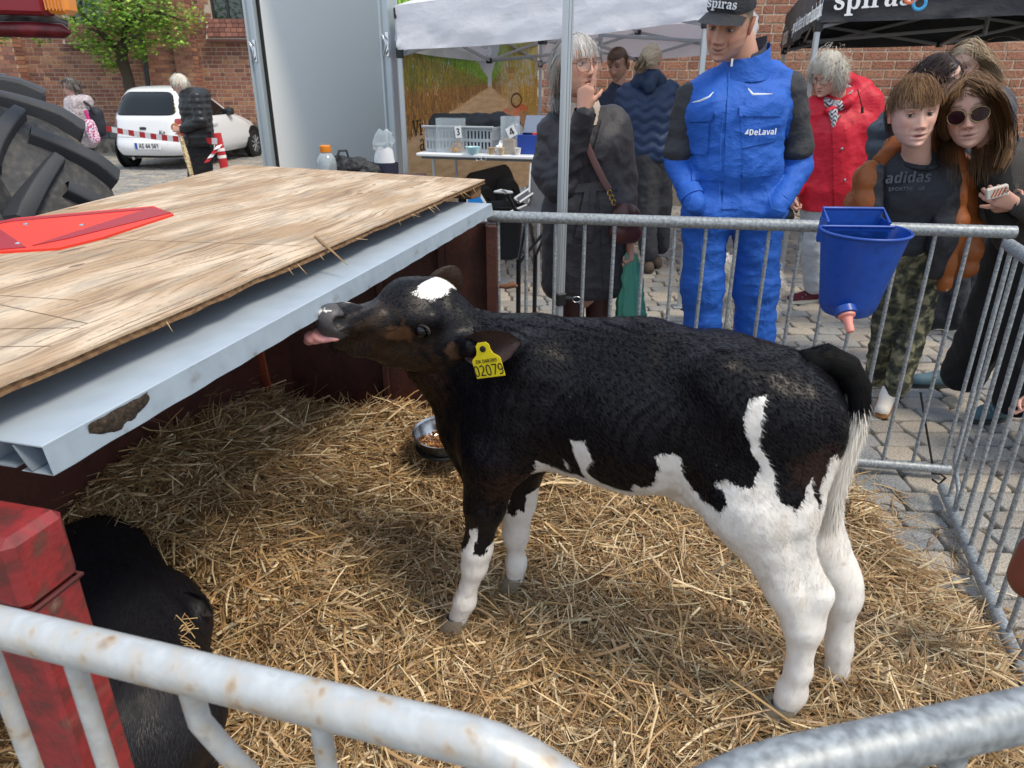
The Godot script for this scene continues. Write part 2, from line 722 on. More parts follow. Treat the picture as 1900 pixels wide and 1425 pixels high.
# ================================================================ brickwork
func brick_wall(w: Node3D,o: Vector3,r: Vector3,width: float,high: float,bl: float,bh: float,tones: Array,holes: Array,want: Callable,most: int,core_mat: Material,thick := 0.12,y0 := 0.0) -> void:
	var out := r.cross(Vector3.UP).normalized()
	var joint := 0.012 if bl < 0.26 else 0.016
	var tint := noise_tex(256,0.05,[[0.0,"b0a8a4"],[0.5,"e8e4e0"],[1.0,"ffffff"]],FastNoiseLite.TYPE_SIMPLEX_SMOOTH,5,0.0,31)
	var mats := []
	for c in tones:
		var m := mat(c,0.86)
		m.albedo_texture = tint
		tri_map(m,1.5,true)
		with_bump(m,grain_n,0.9)
		mats.append(m)
	var full := MB.new()
	full.box(Transform3D.IDENTITY,Vector3(bl - joint,bh - joint,0.05),0.005)
	var head := MB.new()
	head.box(Transform3D.IDENTITY,Vector3(bl * 0.5 - joint,bh - joint,0.05),0.005)
	var fm := full.mesh()
	var hm := head.mesh()
	var rest := MB.new()
	var count := 0
	var rows := int(high / bh)
	var bas := Basis(r.normalized(),Vector3.UP,out)
	for y in rows:
		var yy := y0 + (y + 0.5) * bh
		var x := -bl * (0.25 if y % 2 == 0 else 0.85) - bl * 0.5 * ((y / 2) % 2)
		var k := (y * 2) % 3
		while x < width:
			var l := bl * 0.5 if k % 3 == 2 else bl
			k += 1
			var xm := x + l * 0.5
			x += l
			if xm < l * 0.4 or xm > width - l * 0.3:
				continue
			var skip := false
			for hr in holes:
				if xm > hr.position.x - l * 0.3 and xm < hr.end.x + l * 0.3 and yy > hr.position.y and yy < hr.end.y:
					skip = true
			if skip:
				continue
			var p := o + r * xm + Vector3.UP * yy + out * rng.randf_range(-0.002,0.003)
			if count < most and want.call(pixel_of(p)):
				count += 1
				var b := MeshInstance3D.new()
				b.name = "brick"
				b.mesh = fm if l > bl * 0.7 else hm
				b.material_override = mats[rng.randi() % mats.size()]
				b.transform = Transform3D(bas,p - w.position)
				w.add_child(b,true)
			else:
				rest.col = lin(tones[rng.randi() % tones.size()]) * rng.randf_range(0.85,1.12)
				var hx := r * (l - joint) * 0.5
				var hy := Vector3.UP * (bh - joint) * 0.5
				var fr := p + out * 0.025
				var ins := 0.004
				var cx := r * ((l - joint) * 0.5 - ins)
				var cy := Vector3.UP * ((bh - joint) * 0.5 - ins)
				var md := p + out * 0.02
				rest.quad(fr - cx - cy,fr + cx - cy,fr + cx + cy,fr - cx + cy)
				rest.quad(md - hx - hy,md + hx - hy,fr + cx - cy,fr - cx - cy)
				rest.quad(fr - cx + cy,fr + cx + cy,md + hx + hy,md - hx + hy)
				rest.quad(md - hx - hy,fr - cx - cy,fr - cx + cy,md - hx + hy)
				rest.quad(fr + cx - cy,md + hx - hy,md + hx + hy,fr + cx + cy)
				rest.quad(p - hx - hy,p + hx - hy,md + hx - hy,md - hx - hy)
				rest.quad(md - hx + hy,md + hx + hy,p + hx + hy,p - hx + hy)
	var rm := vmat(0.86)
	rm.albedo_texture = tint
	tri_map(rm,1.5,true)
	with_bump(rm,grain_n,0.9)
	if rest.v.size() > 0:
		var ro := part(w,"brickwork",rest,rm)
		ro.set_meta("kind","stuff")
	var core := MB.new()
	var xs := [0.0,width]
	for hr in holes:
		xs.append(clampf(hr.position.x,0,width))
		xs.append(clampf(hr.end.x,0,width))
	xs.sort()
	for a in xs.size() - 1:
		if xs[a + 1] - xs[a] < 0.001:
			continue
		var xm: float = (xs[a] + xs[a + 1]) * 0.5
		var spans := [[y0,y0 + rows * bh]]
		for hr in holes:
			if xm > hr.position.x and xm < hr.end.x:
				var nw := []
				for sp in spans:
					if hr.position.y > sp[0]:
						nw.append([sp[0],minf(sp[1],hr.position.y)])
					if hr.end.y < sp[1]:
						nw.append([maxf(sp[0],hr.end.y),sp[1]])
				spans = nw
		for sp in spans:
			core.box(Transform3D(bas,o + r * xm + Vector3.UP * (sp[0] + sp[1]) * 0.5 - out * thick * 0.5 + out * 0.016),Vector3(xs[a + 1] - xs[a],sp[1] - sp[0],thick))
	part(w,"mortar",core,core_mat)
func build_left_building() -> void:
	var mortar := mat("c4b5a6",0.95)
	tri_map(mortar,1.0,true)
	with_bump(mortar,grain_n,0.8)
	var tones := ["9e6d5a","a87962","916253","b0866c","9a6e5e","835c52","b58868","a2735f"]
	var z := -18.0
	var w := thing("brick_building","old red brown brick church building with buttresses and grey stone base","building",Vector3(-8.5,0,z))
	var x0 := -15.0
	var w1 := at(392,40,18).x
	var w2 := at(480,40,18).x
	var wy := at(430,38,18).y
	var l1 := at(128,48,18).x
	var l2 := at(196,48,18).x
	var holes := [Rect2(w1 - x0,wy,w2 - w1,2.2),Rect2(l1 - x0,wy - 0.1,l2 - l1,2.2)]
	brick_wall(w,Vector3(x0,0,z),Vector3.RIGHT,14.0,5.4,0.24,0.088,tones,holes,func(p: Vector2) -> bool: return p.x > 230 and p.x < 530 and p.y > 70 and p.y < 250,300,mortar,0.3,0.62)
	for bt in [[at(-20,150,17.7).x,at(40,150,17.7).x],[at(316,60,17.7).x,at(350,60,17.7).x],[at(240,60,17.7).x,at(316,60,17.8).x]]:
		var dep := 0.14 if bt[0] == at(240,60,17.7).x else 0.3
		var sub := MB.new()
		sub.box(Transform3D(Basis(),Vector3((bt[0] + bt[1]) * 0.5,3.0,z + dep * 0.5)),Vector3(bt[1] - bt[0] - 0.03,4.8,dep))
		part(w,"buttress_core",sub,mortar)
		var br := MB.new()
		for y in int(4.6 / 0.088):
			var yy := 0.66 + y * 0.088
			var x: float = bt[0] + (0.0 if y % 2 == 0 else -0.12)
			while x < bt[1] - 0.03:
				var a := maxf(x,bt[0])
				var b := minf(x + (0.24 if y % 2 == 0 else 0.24),bt[1])
				if b - a > 0.04:
					br.col = lin(tones[rng.randi() % tones.size()]) * rng.randf_range(0.85,1.1)
					br.box(Transform3D(Basis(),Vector3((a + b) * 0.5,yy,z + dep - 0.01)),Vector3(b - a - 0.012,0.076,0.05 + 0.002 * (y % 3)))
				x += 0.24
			for sd in [0,1]:
				br.col = lin(tones[rng.randi() % tones.size()])
				br.box(Transform3D(Basis(),Vector3(bt[sd],yy,z + dep * 0.5 - 0.02)),Vector3(0.03,0.076,dep - 0.012))
		var rm := vmat(0.86)
		tri_map(rm,1.5,true)
		with_bump(rm,grain_n,0.9)
		part(w,"buttress_bricks",br,rm).set_meta("kind","stuff")
	var frame_m := mat("2b2f2c",0.5)
	var pane_m := mat("223028",0.06)
	pane_m.metallic_specular = 0.9
	for hk in 2:
		var hr: Rect2 = holes[hk]
		var cx := x0 + hr.position.x + hr.size.x * 0.5
		var fr := MB.new()
		var fz := z - 0.13
		for sx in [-0.5,-0.17,0.17,0.5]:
			fr.box(Transform3D(Basis(),Vector3(cx + sx * (hr.size.x - 0.05),hr.position.y + hr.size.y * 0.5,fz)),Vector3(0.045,hr.size.y,0.05),0.004)
		for sy in [0.025,0.75,1.5]:
			fr.box(Transform3D(Basis(),Vector3(cx,hr.position.y + sy,fz + 0.003)),Vector3(hr.size.x,0.045,0.05),0.004)
		var win := part(w,"window",fr,frame_m)
		for k in 3:
			for j in 3:
				var pn := MB.new()
				pn.box(Transform3D(Basis(Vector3.UP,rng.randf_range(-0.03,0.03)),Vector3(cx + (k - 1) * 0.335 * (hr.size.x - 0.05),hr.position.y + 0.38 + j * 0.74,fz - 0.02)),Vector3(hr.size.x * 0.32,0.72,0.006))
				part(win,"pane",pn,pane_m)
		var sill := Node3D.new()
		sill.name = "sill"
		w.add_child(sill,true)
		var sm := [mat("7a5048",0.85),mat("6c463f",0.85),mat("83594c",0.85)]
		var nb := 9
		for rowk in 4:
			for k in nb:
				var bx := MB.new()
				var xx := cx + (k - nb * 0.5 + 0.5 + (0.25 if rowk % 2 == 1 else 0.0)) * (hr.size.x + 0.16) / nb
				var yy := hr.position.y - 0.03 - rowk * 0.095
				var zz := z + 0.02 + rowk * 0.055
				bx.box(Transform3D(Basis(Vector3.RIGHT,-0.52),Vector3(xx,yy,zz)),Vector3((hr.size.x + 0.16) / nb - 0.012,0.10,0.08),0.004)
				part(sill,"brick",bx,sm[rng.randi() % 3])
		var bed := MB.new()
		bed.box(Transform3D(Basis(Vector3.RIGHT,-0.52),Vector3(cx,hr.position.y - 0.20,z + 0.075)),Vector3(hr.size.x + 0.2,0.46,0.05))
		part(sill,"mortar_bed",bed,mortar)
		var lip := MB.new()
		lip.box(Transform3D(Basis(),Vector3(cx,hr.position.y - 0.42,z + 0.1)),Vector3(hr.size.x + 0.2,0.05,0.22),0.005)
		part(sill,"lip",lip,sm[1])
	var gm := [mat("5d6061",0.8),mat("54585a",0.8),mat("666766",0.8)]
	for m in gm:
		tri_map(m,2.0,true)
		with_bump(m,grain_n,0.8)
	var x := -15.0
	while x < -1.0:
		var l := rng.randf_range(0.75,1.1)
		var st := MB.new()
		st.box(Transform3D(Basis(),Vector3(x + l * 0.5,0.47,z - 0.05)),Vector3(l - 0.012,0.29,0.3),0.008)
		part(w,"base_stone",st,gm[rng.randi() % 3])
		x += l
	var step := MB.new()
	step.box(Transform3D(Basis(),Vector3(-8.0,0.155,z + 0.02)),Vector3(14,0.33,0.36),0.01)
	var stm := mat("847c72",0.9)
	stm.albedo_texture = dirt_t
	tri_map(stm,0.7,true)
	part(w,"stone_step",step,stm)
	var dp := MB.new()
	var d0 := at(258,20,17.75)
	var d1 := at(277,178,17.75)
	dp.tube([Vector3(d0.x - 0.0,4.5,-17.75),Vector3(d0.x,d0.y,-17.75),Vector3(d1.x,d1.y,-17.75),Vector3(d1.x,0.4,-17.75)],0.055,10)
	for y in [1.2,2.4,3.2]:
		dp.tube([Vector3(lerpf(d1.x,d0.x,y / 4.0),y,-17.75),Vector3(lerpf(d1.x,d0.x,y / 4.0),y + 0.06,-17.75)],0.068,10)
	part(w,"downpipe",dp,mat("2a2c2f",0.5))
func build_right_wall() -> void:
	var mortar := mat("d0c0aa",0.95)
	tri_map(mortar,1.0,true)
	with_bump(mortar,grain_n,0.8)
	var tones := ["b07c66","b8866e","a87560","c09078","ab7761","b47f68"]
	var o := Vector3(0.2,0,-10.2)
	var r := Vector3(1,0,0.06).normalized()
	var w := thing("brick_wall","light red brick wall with pale joints behind the market tents","wall",o)
	brick_wall(w,o,r,11.0,4.6,0.29,0.106,tones,[],func(p: Vector2) -> bool: return (p.y > 92 and p.y < 210 and p.x > 1580 and p.x < 1905) or (p.x > 1395 and p.x < 1480 and p.y < 60 and p.y > -10) or (p.x > 1000 and p.x < 1150 and p.y > 100 and p.y < 210),300,mortar,0.3,0.55)
	var gm := [mat("8b8478",0.85),mat("80796e",0.85),mat("958c7e",0.85)]
	for m in gm:
		tri_map(m,2.0,true)
		with_bump(m,grain_n,0.9)
	var out := r.cross(Vector3.UP)
	var x := 0.0
	while x < 10.8:
		var l := rng.randf_range(0.6,1.0)
		var st := MB.new()
		st.box(Transform3D(Basis(r,Vector3.UP,out),o + r * (x + l * 0.5) + Vector3.UP * 0.265 + out * 0.02),Vector3(l - 0.012,0.56,0.24),0.012)
		part(w,"base_stone",st,gm[rng.randi() % 3])
		x += l
# ================================================================ trailer with printed side, open at the rear
const TR_A := Vector3(-0.93,0,-6.15)
const TR_DIR := Vector3(0.385,0,-0.923)
const TR_LEFT := Vector3(-0.923,0,-0.385)
func build_trailer() -> void:
	var w := thing("market_trailer","white box trailer with a maize field photo printed on its side","trailer",TR_A + TR_DIR * 1.6 + TR_LEFT * 0.7)
	var bas := Basis(TR_LEFT,Vector3.UP,TR_DIR)
	var wide := 1.36
	var long := 3.2
	var top := 2.95
	var low := 0.42
	var white := mat("e6eaec",0.45)
	var inner := MB.new()
	var c := TR_A + TR_LEFT * (wide * 0.5) + TR_DIR * (long * 0.5)
	inner.box(Transform3D(bas,TR_A + TR_LEFT * (wide - 0.02) + TR_DIR * (long * 0.5) + Vector3.UP * (low + top) * 0.5),Vector3(0.04,top - low,long),0.004)
	part(w,"side_wall",inner,white)
	var rw := MB.new()
	rw.box(Transform3D(bas,TR_A + TR_LEFT * 0.022 + TR_DIR * (long * 0.5 + 0.05) + Vector3.UP * (low + top) * 0.5),Vector3(0.036,top - low,long - 0.1),0.004)
	part(w,"side_wall",rw,white)
	var fw := MB.new()
	fw.box(Transform3D(bas,c + TR_DIR * (long * 0.5 - 0.02) + Vector3.UP * (low + top) * 0.5),Vector3(wide - 0.09,top - low - 0.01,0.04))
	part(w,"front_wall",fw,white)
	var fl := MB.new()
	fl.box(Transform3D(bas,c + Vector3.UP * (low + 0.03)),Vector3(wide - 0.085,0.06,long - 0.06))
	part(w,"floor",fl,mat("6d6a66",0.8))
	var rf := MB.new()
	var r0 := c + Vector3.UP * (top + 0.01)
	var ra := TR_LEFT * wide * 0.5
	var rb := TR_DIR * long * 0.5
	rf.quad(r0 - ra - rb,r0 - ra + rb,r0 + ra + rb,r0 + ra - rb)
	var rfm := mat("e8ecee",0.6)
	rfm.backlight_enabled = true
	rfm.backlight = Color(0.85,0.88,0.9)
	part(w,"roof",rf,rfm)
	for s in 2:
		var p := TR_A + TR_LEFT * (0.035 if s == 0 else wide - 0.03) - TR_DIR * 0.02
		var post := MB.new()
		post.box(Transform3D(bas,p + Vector3.UP * (low + top) * 0.5),Vector3(0.10,top - low,0.09),0.008)
		post.box(Transform3D(bas,p - TR_DIR * 0.05 + TR_LEFT * 0.025 + Vector3.UP * (low + top) * 0.5),Vector3(0.018,top - low,0.03),0.003)
		var po := part(w,"rear_post",post,mat("aeb8be",0.35,0.5))
		var seal := MB.new()
		seal.box(Transform3D(bas,p + TR_LEFT * (0.058 if s == 0 else -0.058) + TR_DIR * 0.02 + Vector3.UP * (low + top) * 0.5),Vector3(0.014,top - low,0.03))
		part(po,"rubber_seal",seal,M.rubber)
		var yk := at(722,82,6.0).y if s == 0 else at(514,95,6.6).y
		var cl := MB.new()
		cl.box(Transform3D(bas,p - TR_DIR * 0.055 - TR_LEFT * 0.03 + Vector3.UP * yk),Vector3(0.03,0.17,0.02),0.004)
		cl.tube([p - TR_DIR * 0.075 + Vector3.UP * (yk + 0.07),p - TR_DIR * 0.1 - TR_LEFT * 0.05 + Vector3.UP * yk,p - TR_DIR * 0.075 + Vector3.UP * (yk - 0.08)],0.007,6)
		part(po,"clasp",cl,M.chrome)
	var pr := MB.new()
	var q0 := TR_A + TR_DIR * 0.1 - TR_LEFT * 0.006
	var q1 := TR_A + TR_DIR * (long - 0.02) - TR_LEFT * 0.006
	pr.quad(q0 + Vector3.UP * low,q1 + Vector3.UP * low,q1 + Vector3.UP * (top - 0.3),q0 + Vector3.UP * (top - 0.3))
	var pm := mat("ffffff",0.5)
	pm.albedo_texture = field_print()
	part(w,"printed_panel",pr,pm,"photo print of a sandy track between walls of maize")
	var dark := mat("1d1712",0.6)
	var up := Vector3.UP
	var out := -TR_LEFT
	var p1 := side_point(773,238)
	lettering(w,"lettering","Vi",p1 + out * 0.008,TR_DIR,up,0.125,dark,"Droid Serif",false,1.0)
	var p2 := side_point(793,264)
	lettering(w,"lettering","af v",p2 + out * 0.008,TR_DIR,up,0.125,dark,"Droid Serif",false,1.0)
	var wc := side_point(903,345)
	var arch := MB.new()
	var a0 := Vector3(wc.x,0.36,wc.z)
	var rows := []
	for dd in [0.012,0.035]:
		var rr := []
		for k in 21:
			var a := PI * k / 20.0
			rr.append(a0 + out * dd + TR_DIR * (cos(a) * 0.74) + up * (minf(sin(a) * 1.15,0.9) * 0.42))
		rows.append(rr)
	arch.sheet(rows)
	var poly := []
	for k in 21:
		poly.append(rows[1][20 - k])
	poly.append(rows[1][0] - up * 0.12)
	arch.plate([rows[1][20] - up * 0.2,rows[1][0] - up * 0.2] + rows[1],out,0.02)
	part(w,"wheel_arch",arch,mat("0d0e10",0.7))
	for s in [-0.34,0.34]:
		var tc: Vector3 = Vector3(wc.x,0.31,wc.z) + TR_DIR * s + out * 0.06
		var tb := Transform3D(Basis(TR_DIR,out,-up),tc)
		var ty := MB.new()
		ty.lathe(tb,[Vector2(0.17,-0.08),Vector2(0.27,-0.09),Vector2(0.30,-0.06),Vector2(0.305,0.0),Vector2(0.30,0.06),Vector2(0.27,0.09),Vector2(0.18,0.085),Vector2(0.17,0.05)],26)
		var wheel := part(w,"wheel",ty,M.rubber)
		var rim := MB.new()
		rim.lathe(tb,[Vector2(0.175,0.06),Vector2(0.17,0.075),Vector2(0.14,0.04),Vector2(0.10,0.05),Vector2(0.06,0.075),Vector2(0.0,0.08)],22)
		part(wheel,"rim",rim,mat("5a5d60",0.45,0.5))
	var ch := MB.new()
	ch.box(Transform3D(bas,c + Vector3.UP * 0.36),Vector3(wide * 0.6,0.1,long - 0.2),0.01)
	part(w,"chassis",ch,mat("2a2c2e",0.6))
	for s in 2:
		var jl := MB.new()
		var jp := c + TR_DIR * (-1.4 if s == 0 else 1.45)
		jl.tube([jp + Vector3.UP * 0.34,jp + Vector3.UP * 0.0],0.03,8)
		jl.lathe(Transform3D(Basis(),jp),[Vector2(0.0,0.0),Vector2(0.08,0.0),Vector2(0.08,0.012),Vector2(0.03,0.015)],12)
		part(w,"support_leg",jl,M.galv)
func side_point(u: float,v: float) -> Vector3:
	var e := Vector3(0,EYE,0)
	var d := (at(u,v,1.0) - e)
	var nn := -TR_LEFT
	var t := (TR_A - e).dot(nn) / d.dot(nn)
	return e + d * t
func field_print() -> ImageTexture:
	var W := 768
	var H := 600
	var im := Image.create(W,H,false,Image.FORMAT_RGB8)
	var nz := FastNoiseLite.new()
	nz.frequency = 0.02
	nz.fractal_octaves = 4
	var r := RandomNumberGenerator.new()
	r.seed = 5
	var vp := print_uv(side_point(908,160))
	vp = Vector2(vp.x * W,vp.y * H)
	for y in H:
		for x in W:
			var d := Vector2(x,y) - vp
			var n := nz.get_noise_2d(x * 1.0,y * 1.0)
			var col: Color
			if d.y < 0:
				col = Color("8d9299").lerp(Color("b3b6b8"),clampf(1.0 + d.y / 190.0 + n * 0.3,0,1))
			else:
				var s := nz.get_noise_2d(x * 0.6 + 400,y * 3.0)
				col = Color("cdb596").lerp(Color("a88c6c"),clampf(0.4 + s * 0.9,0,1))
			im.set_pixel(x,y,col.lightened(0.1))
	for k in 15000:
		var side := -1.0 if r.randf() < 0.62 else 1.0
		var e := pow(r.randf(),1.3)
		var x := vp.x + side * (14.0 + e * (vp.x + 60.0 if side < 0 else W - vp.x + 60.0))
		var dx := absf(x - vp.x)
		var base := vp.y + dx * (0.27 if side < 0 else 0.38)
		var tip := vp.y - dx * (0.6 if side < 0 else 1.35) - 8.0
		if tip > base:
			continue
		var y0 := lerpf(base,tip,r.randf())
		var hgt := (y0 - tip) / maxf(base - tip,1.0)
		var up := 1.0 - hgt
		var g: Color
		if up < 0.25:
			g = [Color("5c4326"),Color("6e5230"),Color("3e2e1c"),Color("7d6136")][r.randi() % 4]
		elif up < 0.5:
			g = [Color("5e5a26"),Color("4a4620"),Color("7a6c30"),Color("3b3d1c")][r.randi() % 4]
		else:
			g = [Color("3f5a20"),Color("557326"),Color("2d431a"),Color("6f8a30"),Color("8fa548")][r.randi() % 5]
		if side > 0 and dx > 70:
			g = g.lerp(Color("a8963e"),0.45)
		var ln := int(6 + dx * 0.12 * r.randf())
		var sl := r.randf_range(-0.5,0.5)
		var th := 1 if dx < 120 else (2 if dx < 300 else 3)
		for q in ln:
			var px := int(x + sl * q)
			var py := int(y0 - q)
			if px >= 0 and py >= 0 and px < W - th and py < H:
				for a in th:
					im.set_pixel(px + a,py,g.lightened(0.08))
	var c := print_uv(side_point(951,178))
	var o := Vector2(c.x * W,c.y * H)
	var sc := (print_uv(side_point(951,230)).y - print_uv(side_point(951,120)).y) * H / 110.0
	var sx := (print_uv(side_point(975,178)).x - print_uv(side_point(927,178)).x) * W / 48.0
	for bl in [[0,-6,11,26,"cfc9c2"],[-3,-40,7,10,"c89a7c"],[-3,-47,8,6,"6d4a30"],[-2,24,9,12,"8c7258"],[4,38,8,8,"d8c08c"],[14,38,15,22,"b5302a"],[-13,42,7,20,"c13a30"],[21,44,10,14,"5a3a30"],[10,64,20,10,"2a211c"],[-18,64,8,14,"3a2e26"],[34,72,12,14,"4b3524"]]:
		for y in range(-bl[3],bl[3]):
			for x in range(-bl[2] * 2,bl[2] * 2):
				var fx: float = float(x) / (bl[2] * 2)
				var fy: float = float(y) / bl[3]
				if pow(absf(fx),3.0) + pow(absf(fy),3.0) > 1.0:
					continue
				var px := int(o.x + (bl[0] + x * 0.5) * sx)
				var py := int(o.y + (bl[1] + y) * sc)
				if px >= 0 and py >= 0 and px < W and py < H:
					var cc := Color(bl[4])
					im.set_pixel(px,py,cc.darkened(0.25 * clampf(nz.get_noise_2d(px * 4,py * 4) + 0.4,0,1)))
	for k in 160:
		var a := TAU * k / 160.0
		for rr in [11.5,12.5,13.5]:
			var px := int(o.x + (6 + cos(a) * rr * 0.75) * sx)
			var py := int(o.y + (8 + sin(a) * rr) * sc)
			if px > 0 and py > 0 and px < W - 2 and py < H - 2:
				for aa in 3:
					for bb in 2:
						im.set_pixel(mini(px + aa,W - 1),mini(py + bb,H - 1),Color("2d201b"))
	for y in H:
		for x in W:
			var q := im.get_pixel(x,y)
			var lum := q.get_luminance()
			var e := pow(lum,0.72) / maxf(lum,0.02)
			im.set_pixel(x,y,Color(clampf(lerpf(lum,q.r,1.5) * e,0,1),clampf(lerpf(lum,q.g,1.5) * e,0,1),clampf(lerpf(lum,q.b,1.5) * e,0,1)))
	return ImageTexture.create_from_image(im)
func print_uv(p: Vector3) -> Vector2:
	var s := (p - TR_A).dot(TR_DIR)
	return Vector2((s - 0.1) / (3.2 - 0.12),1.0 - (p.y - 0.42) / (2.65 - 0.42))
# ================================================================ tents
func tent_canvas(col: String,sheen := 0.2) -> StandardMaterial3D:
	var m := cloth(col,0.62,0.25,20.0,0.0)
	return m
func folding_tent(w: Node3D,cs: Array,hs: Array,val: float,peak: float,canvas: Material,pole_m: Material,truss_m: Material,joint_m: Material,sd: int) -> void:
	var r := RandomNumberGenerator.new()
	r.seed = sd
	var mid: Vector3 = (cs[0] + cs[1] + cs[2] + cs[3]) * 0.25
	var nz := FastNoiseLite.new()
	nz.seed = sd
	nz.frequency = 1.1
	nz.fractal_octaves = 4
	for k in 4:
		var a: Vector3 = cs[k]
		var b: Vector3 = cs[(k + 1) % 4]
		var ha: float = hs[k]
		var hb: float = hs[(k + 1) % 4]
		var along := (b - a).normalized()
		var out := along.cross(Vector3.UP)
		if out.dot(a - mid) < 0:
			out = -out
		var vm := MB.new()
		var rows := []
		for y in 9:
			var row := []
			for x in 61:
				var t := x / 60.0
				var p := a.lerp(b,t)
				var hh := lerpf(ha,hb,t)
				var sag := -0.035 * sin(t * PI)
				var edge := minf(t,1.0 - t)
				var n := nz.get_noise_3d(t * 6.0,y * 0.25,k * 7.0) * 0.03 + nz.get_noise_3d(t * 14.0 + y * 0.5,y * 0.35,k * 9.0 + 3.0) * 0.012
				var gather := exp(-edge * 22.0) * sin(y * 1.9 + t * 60.0) * 0.012
				row.append(p + Vector3.UP * (hh + val * y / 8.0 + sag * (1.0 - y / 8.0)) + out * (0.03 + (n + gather) * (1.0 - 0.75 * y / 8.0)))
			rows.append(row)
		if along.cross(Vector3.UP).dot(out) < 0:
			for row in rows:
				row.reverse()
		vm.sheet(rows)
		part(w,"valance",vm,canvas)
		var rm := MB.new()
		var rr := []
		for y in 13:
			var row := []
			for x in 25:
				var t := x / 24.0
				var p: Vector3 = (a + out * 0.03).lerp(b + out * 0.03,t)
				var e := p + Vector3.UP * (lerpf(ha,hb,t) + val)
				var q := mid + Vector3.UP * peak
				var s := y / 12.0
				var sag := -0.12 * sin(s * PI) * (0.4 + 0.6 * sin(t * PI))
				row.append(e.lerp(q,s) + Vector3.UP * sag)
			rr.append(row)
		if along.cross(Vector3.UP).dot(out) < 0:
			for row in rr:
				row.reverse()
		rm.sheet(rr)
		part(w,"roof_panel",rm,canvas)
		var leg := MB.new()
		var foot := Vector3(a.x,0.0,a.z)
		leg.box(Transform3D(Basis(),Vector3(a.x,(ha + val - 0.05 + 0.9) * 0.5,a.z)),Vector3(0.036,ha + val - 0.05 - 0.9,0.036),0.004)
		leg.box(Transform3D(Basis(),Vector3(a.x,0.5,a.z)),Vector3(0.029,1.0,0.029),0.003)
		var lg := part(w,"leg",leg,pole_m)
		var ft := MB.new()
		ft.box(Transform3D(Basis(),foot + Vector3.UP * 0.004),Vector3(0.1,0.008,0.1),0.002)
		part(lg,"foot_plate",ft,M.galv)
		for hy in [ha - 0.02,ha + val - 0.05]:
			var fit := MB.new()
			fit.box(Transform3D(Basis(),Vector3(a.x,hy,a.z)),Vector3(0.055,0.075,0.055),0.006)
			part(lg,"corner_fitting",fit,joint_m)
		var y_lo := -0.03
		var y_hi := val - 0.06
		for s in 2:
			var t0 := s * 0.5
			for d in 2:
				var bar := MB.new()
				var p := a.lerp(b,t0) + Vector3.UP * (lerpf(ha,hb,t0) + (y_lo if (d + s) % 2 == 0 else y_hi))
				var q := a.lerp(b,t0 + 0.5) + Vector3.UP * (lerpf(ha,hb,t0 + 0.5) + (y_hi if (d + s) % 2 == 0 else y_lo))
				if s == 0 and d == 0:
					pass
				bar_between(bar,p - out * (0.03 + 0.02 * d),q - out * (0.03 + 0.02 * d),0.028,0.014)
				part(w,"truss_bar",bar,truss_m)
		for e in [[0.5,y_lo],[0.5,y_hi]]:
			var jn := MB.new()
			jn.box(Transform3D(Basis(along,Vector3.UP,along.cross(Vector3.UP)),a.lerp(b,e[0]) - out * 0.04 + Vector3.UP * (lerpf(ha,hb,e[0]) + e[1])),Vector3(0.06,0.05,0.05),0.006)
			part(w,"truss_joint",jn,joint_m)
		var rb := MB.new()
		var pm := a.lerp(b,0.5) - out * 0.05 + Vector3.UP * (lerpf(ha,hb,0.5) + y_hi)
		bar_between(rb,pm,mid + Vector3.UP * (lerpf(ha,hb,0.5) + val + 0.05),0.028,0.014)
		bar_between(rb,a.lerp(b,0.5) - out * 0.07 + Vector3.UP * (lerpf(ha,hb,0.5) + y_lo),mid + Vector3.UP * (lerpf(ha,hb,0.5) + val - 0.25),0.028,0.014)
		part(w,"roof_bar",rb,truss_m)
	var pole := MB.new()
	pole.tube([mid + Vector3.UP * (hs[0] + val - 0.35),mid + Vector3.UP * (peak - 0.03)],0.02,8)
	part(w,"centre_pole",pole,truss_m)
func bar_between(mb: MB,p: Vector3,q: Vector3,wide: float,thick: float,bev := 0.003) -> void:
	var d := (q - p)
	var x := d.normalized()
	var side := x.cross(Vector3.UP)
	if side.length() < 0.01:
		side = Vector3.RIGHT
	side = side.normalized()
	mb.box(Transform3D(Basis(x,side.cross(x),side),(p + q) * 0.5),Vector3(d.length(),wide,thick),bev)
const WT := [Vector3(-0.86,0,-6.0),Vector3(1.27,0,-5.2),Vector3(2.45,0,-8.0),Vector3(0.34,0,-9.3)]
func build_white_tent() -> void:
	var w := thing("white_tent","white folding market tent with aluminium legs and truss","tent",(WT[0] + WT[2]) * 0.5)
	var m := tent_canvas("f5f6fb")
	m.backlight_enabled = true
	m.backlight = Color(0.78,0.79,0.84)
	folding_tent(w,WT,[1.80,1.955,1.87,1.79],0.30,2.85,m,M.alu,mat("a9adb2",0.4,0.5),M.black_plastic,41)
const BT := [Vector3(2.2,0,-5.7),Vector3(5.05,0,-4.95),Vector3(5.75,0,-7.6),Vector3(2.9,0,-8.35)]
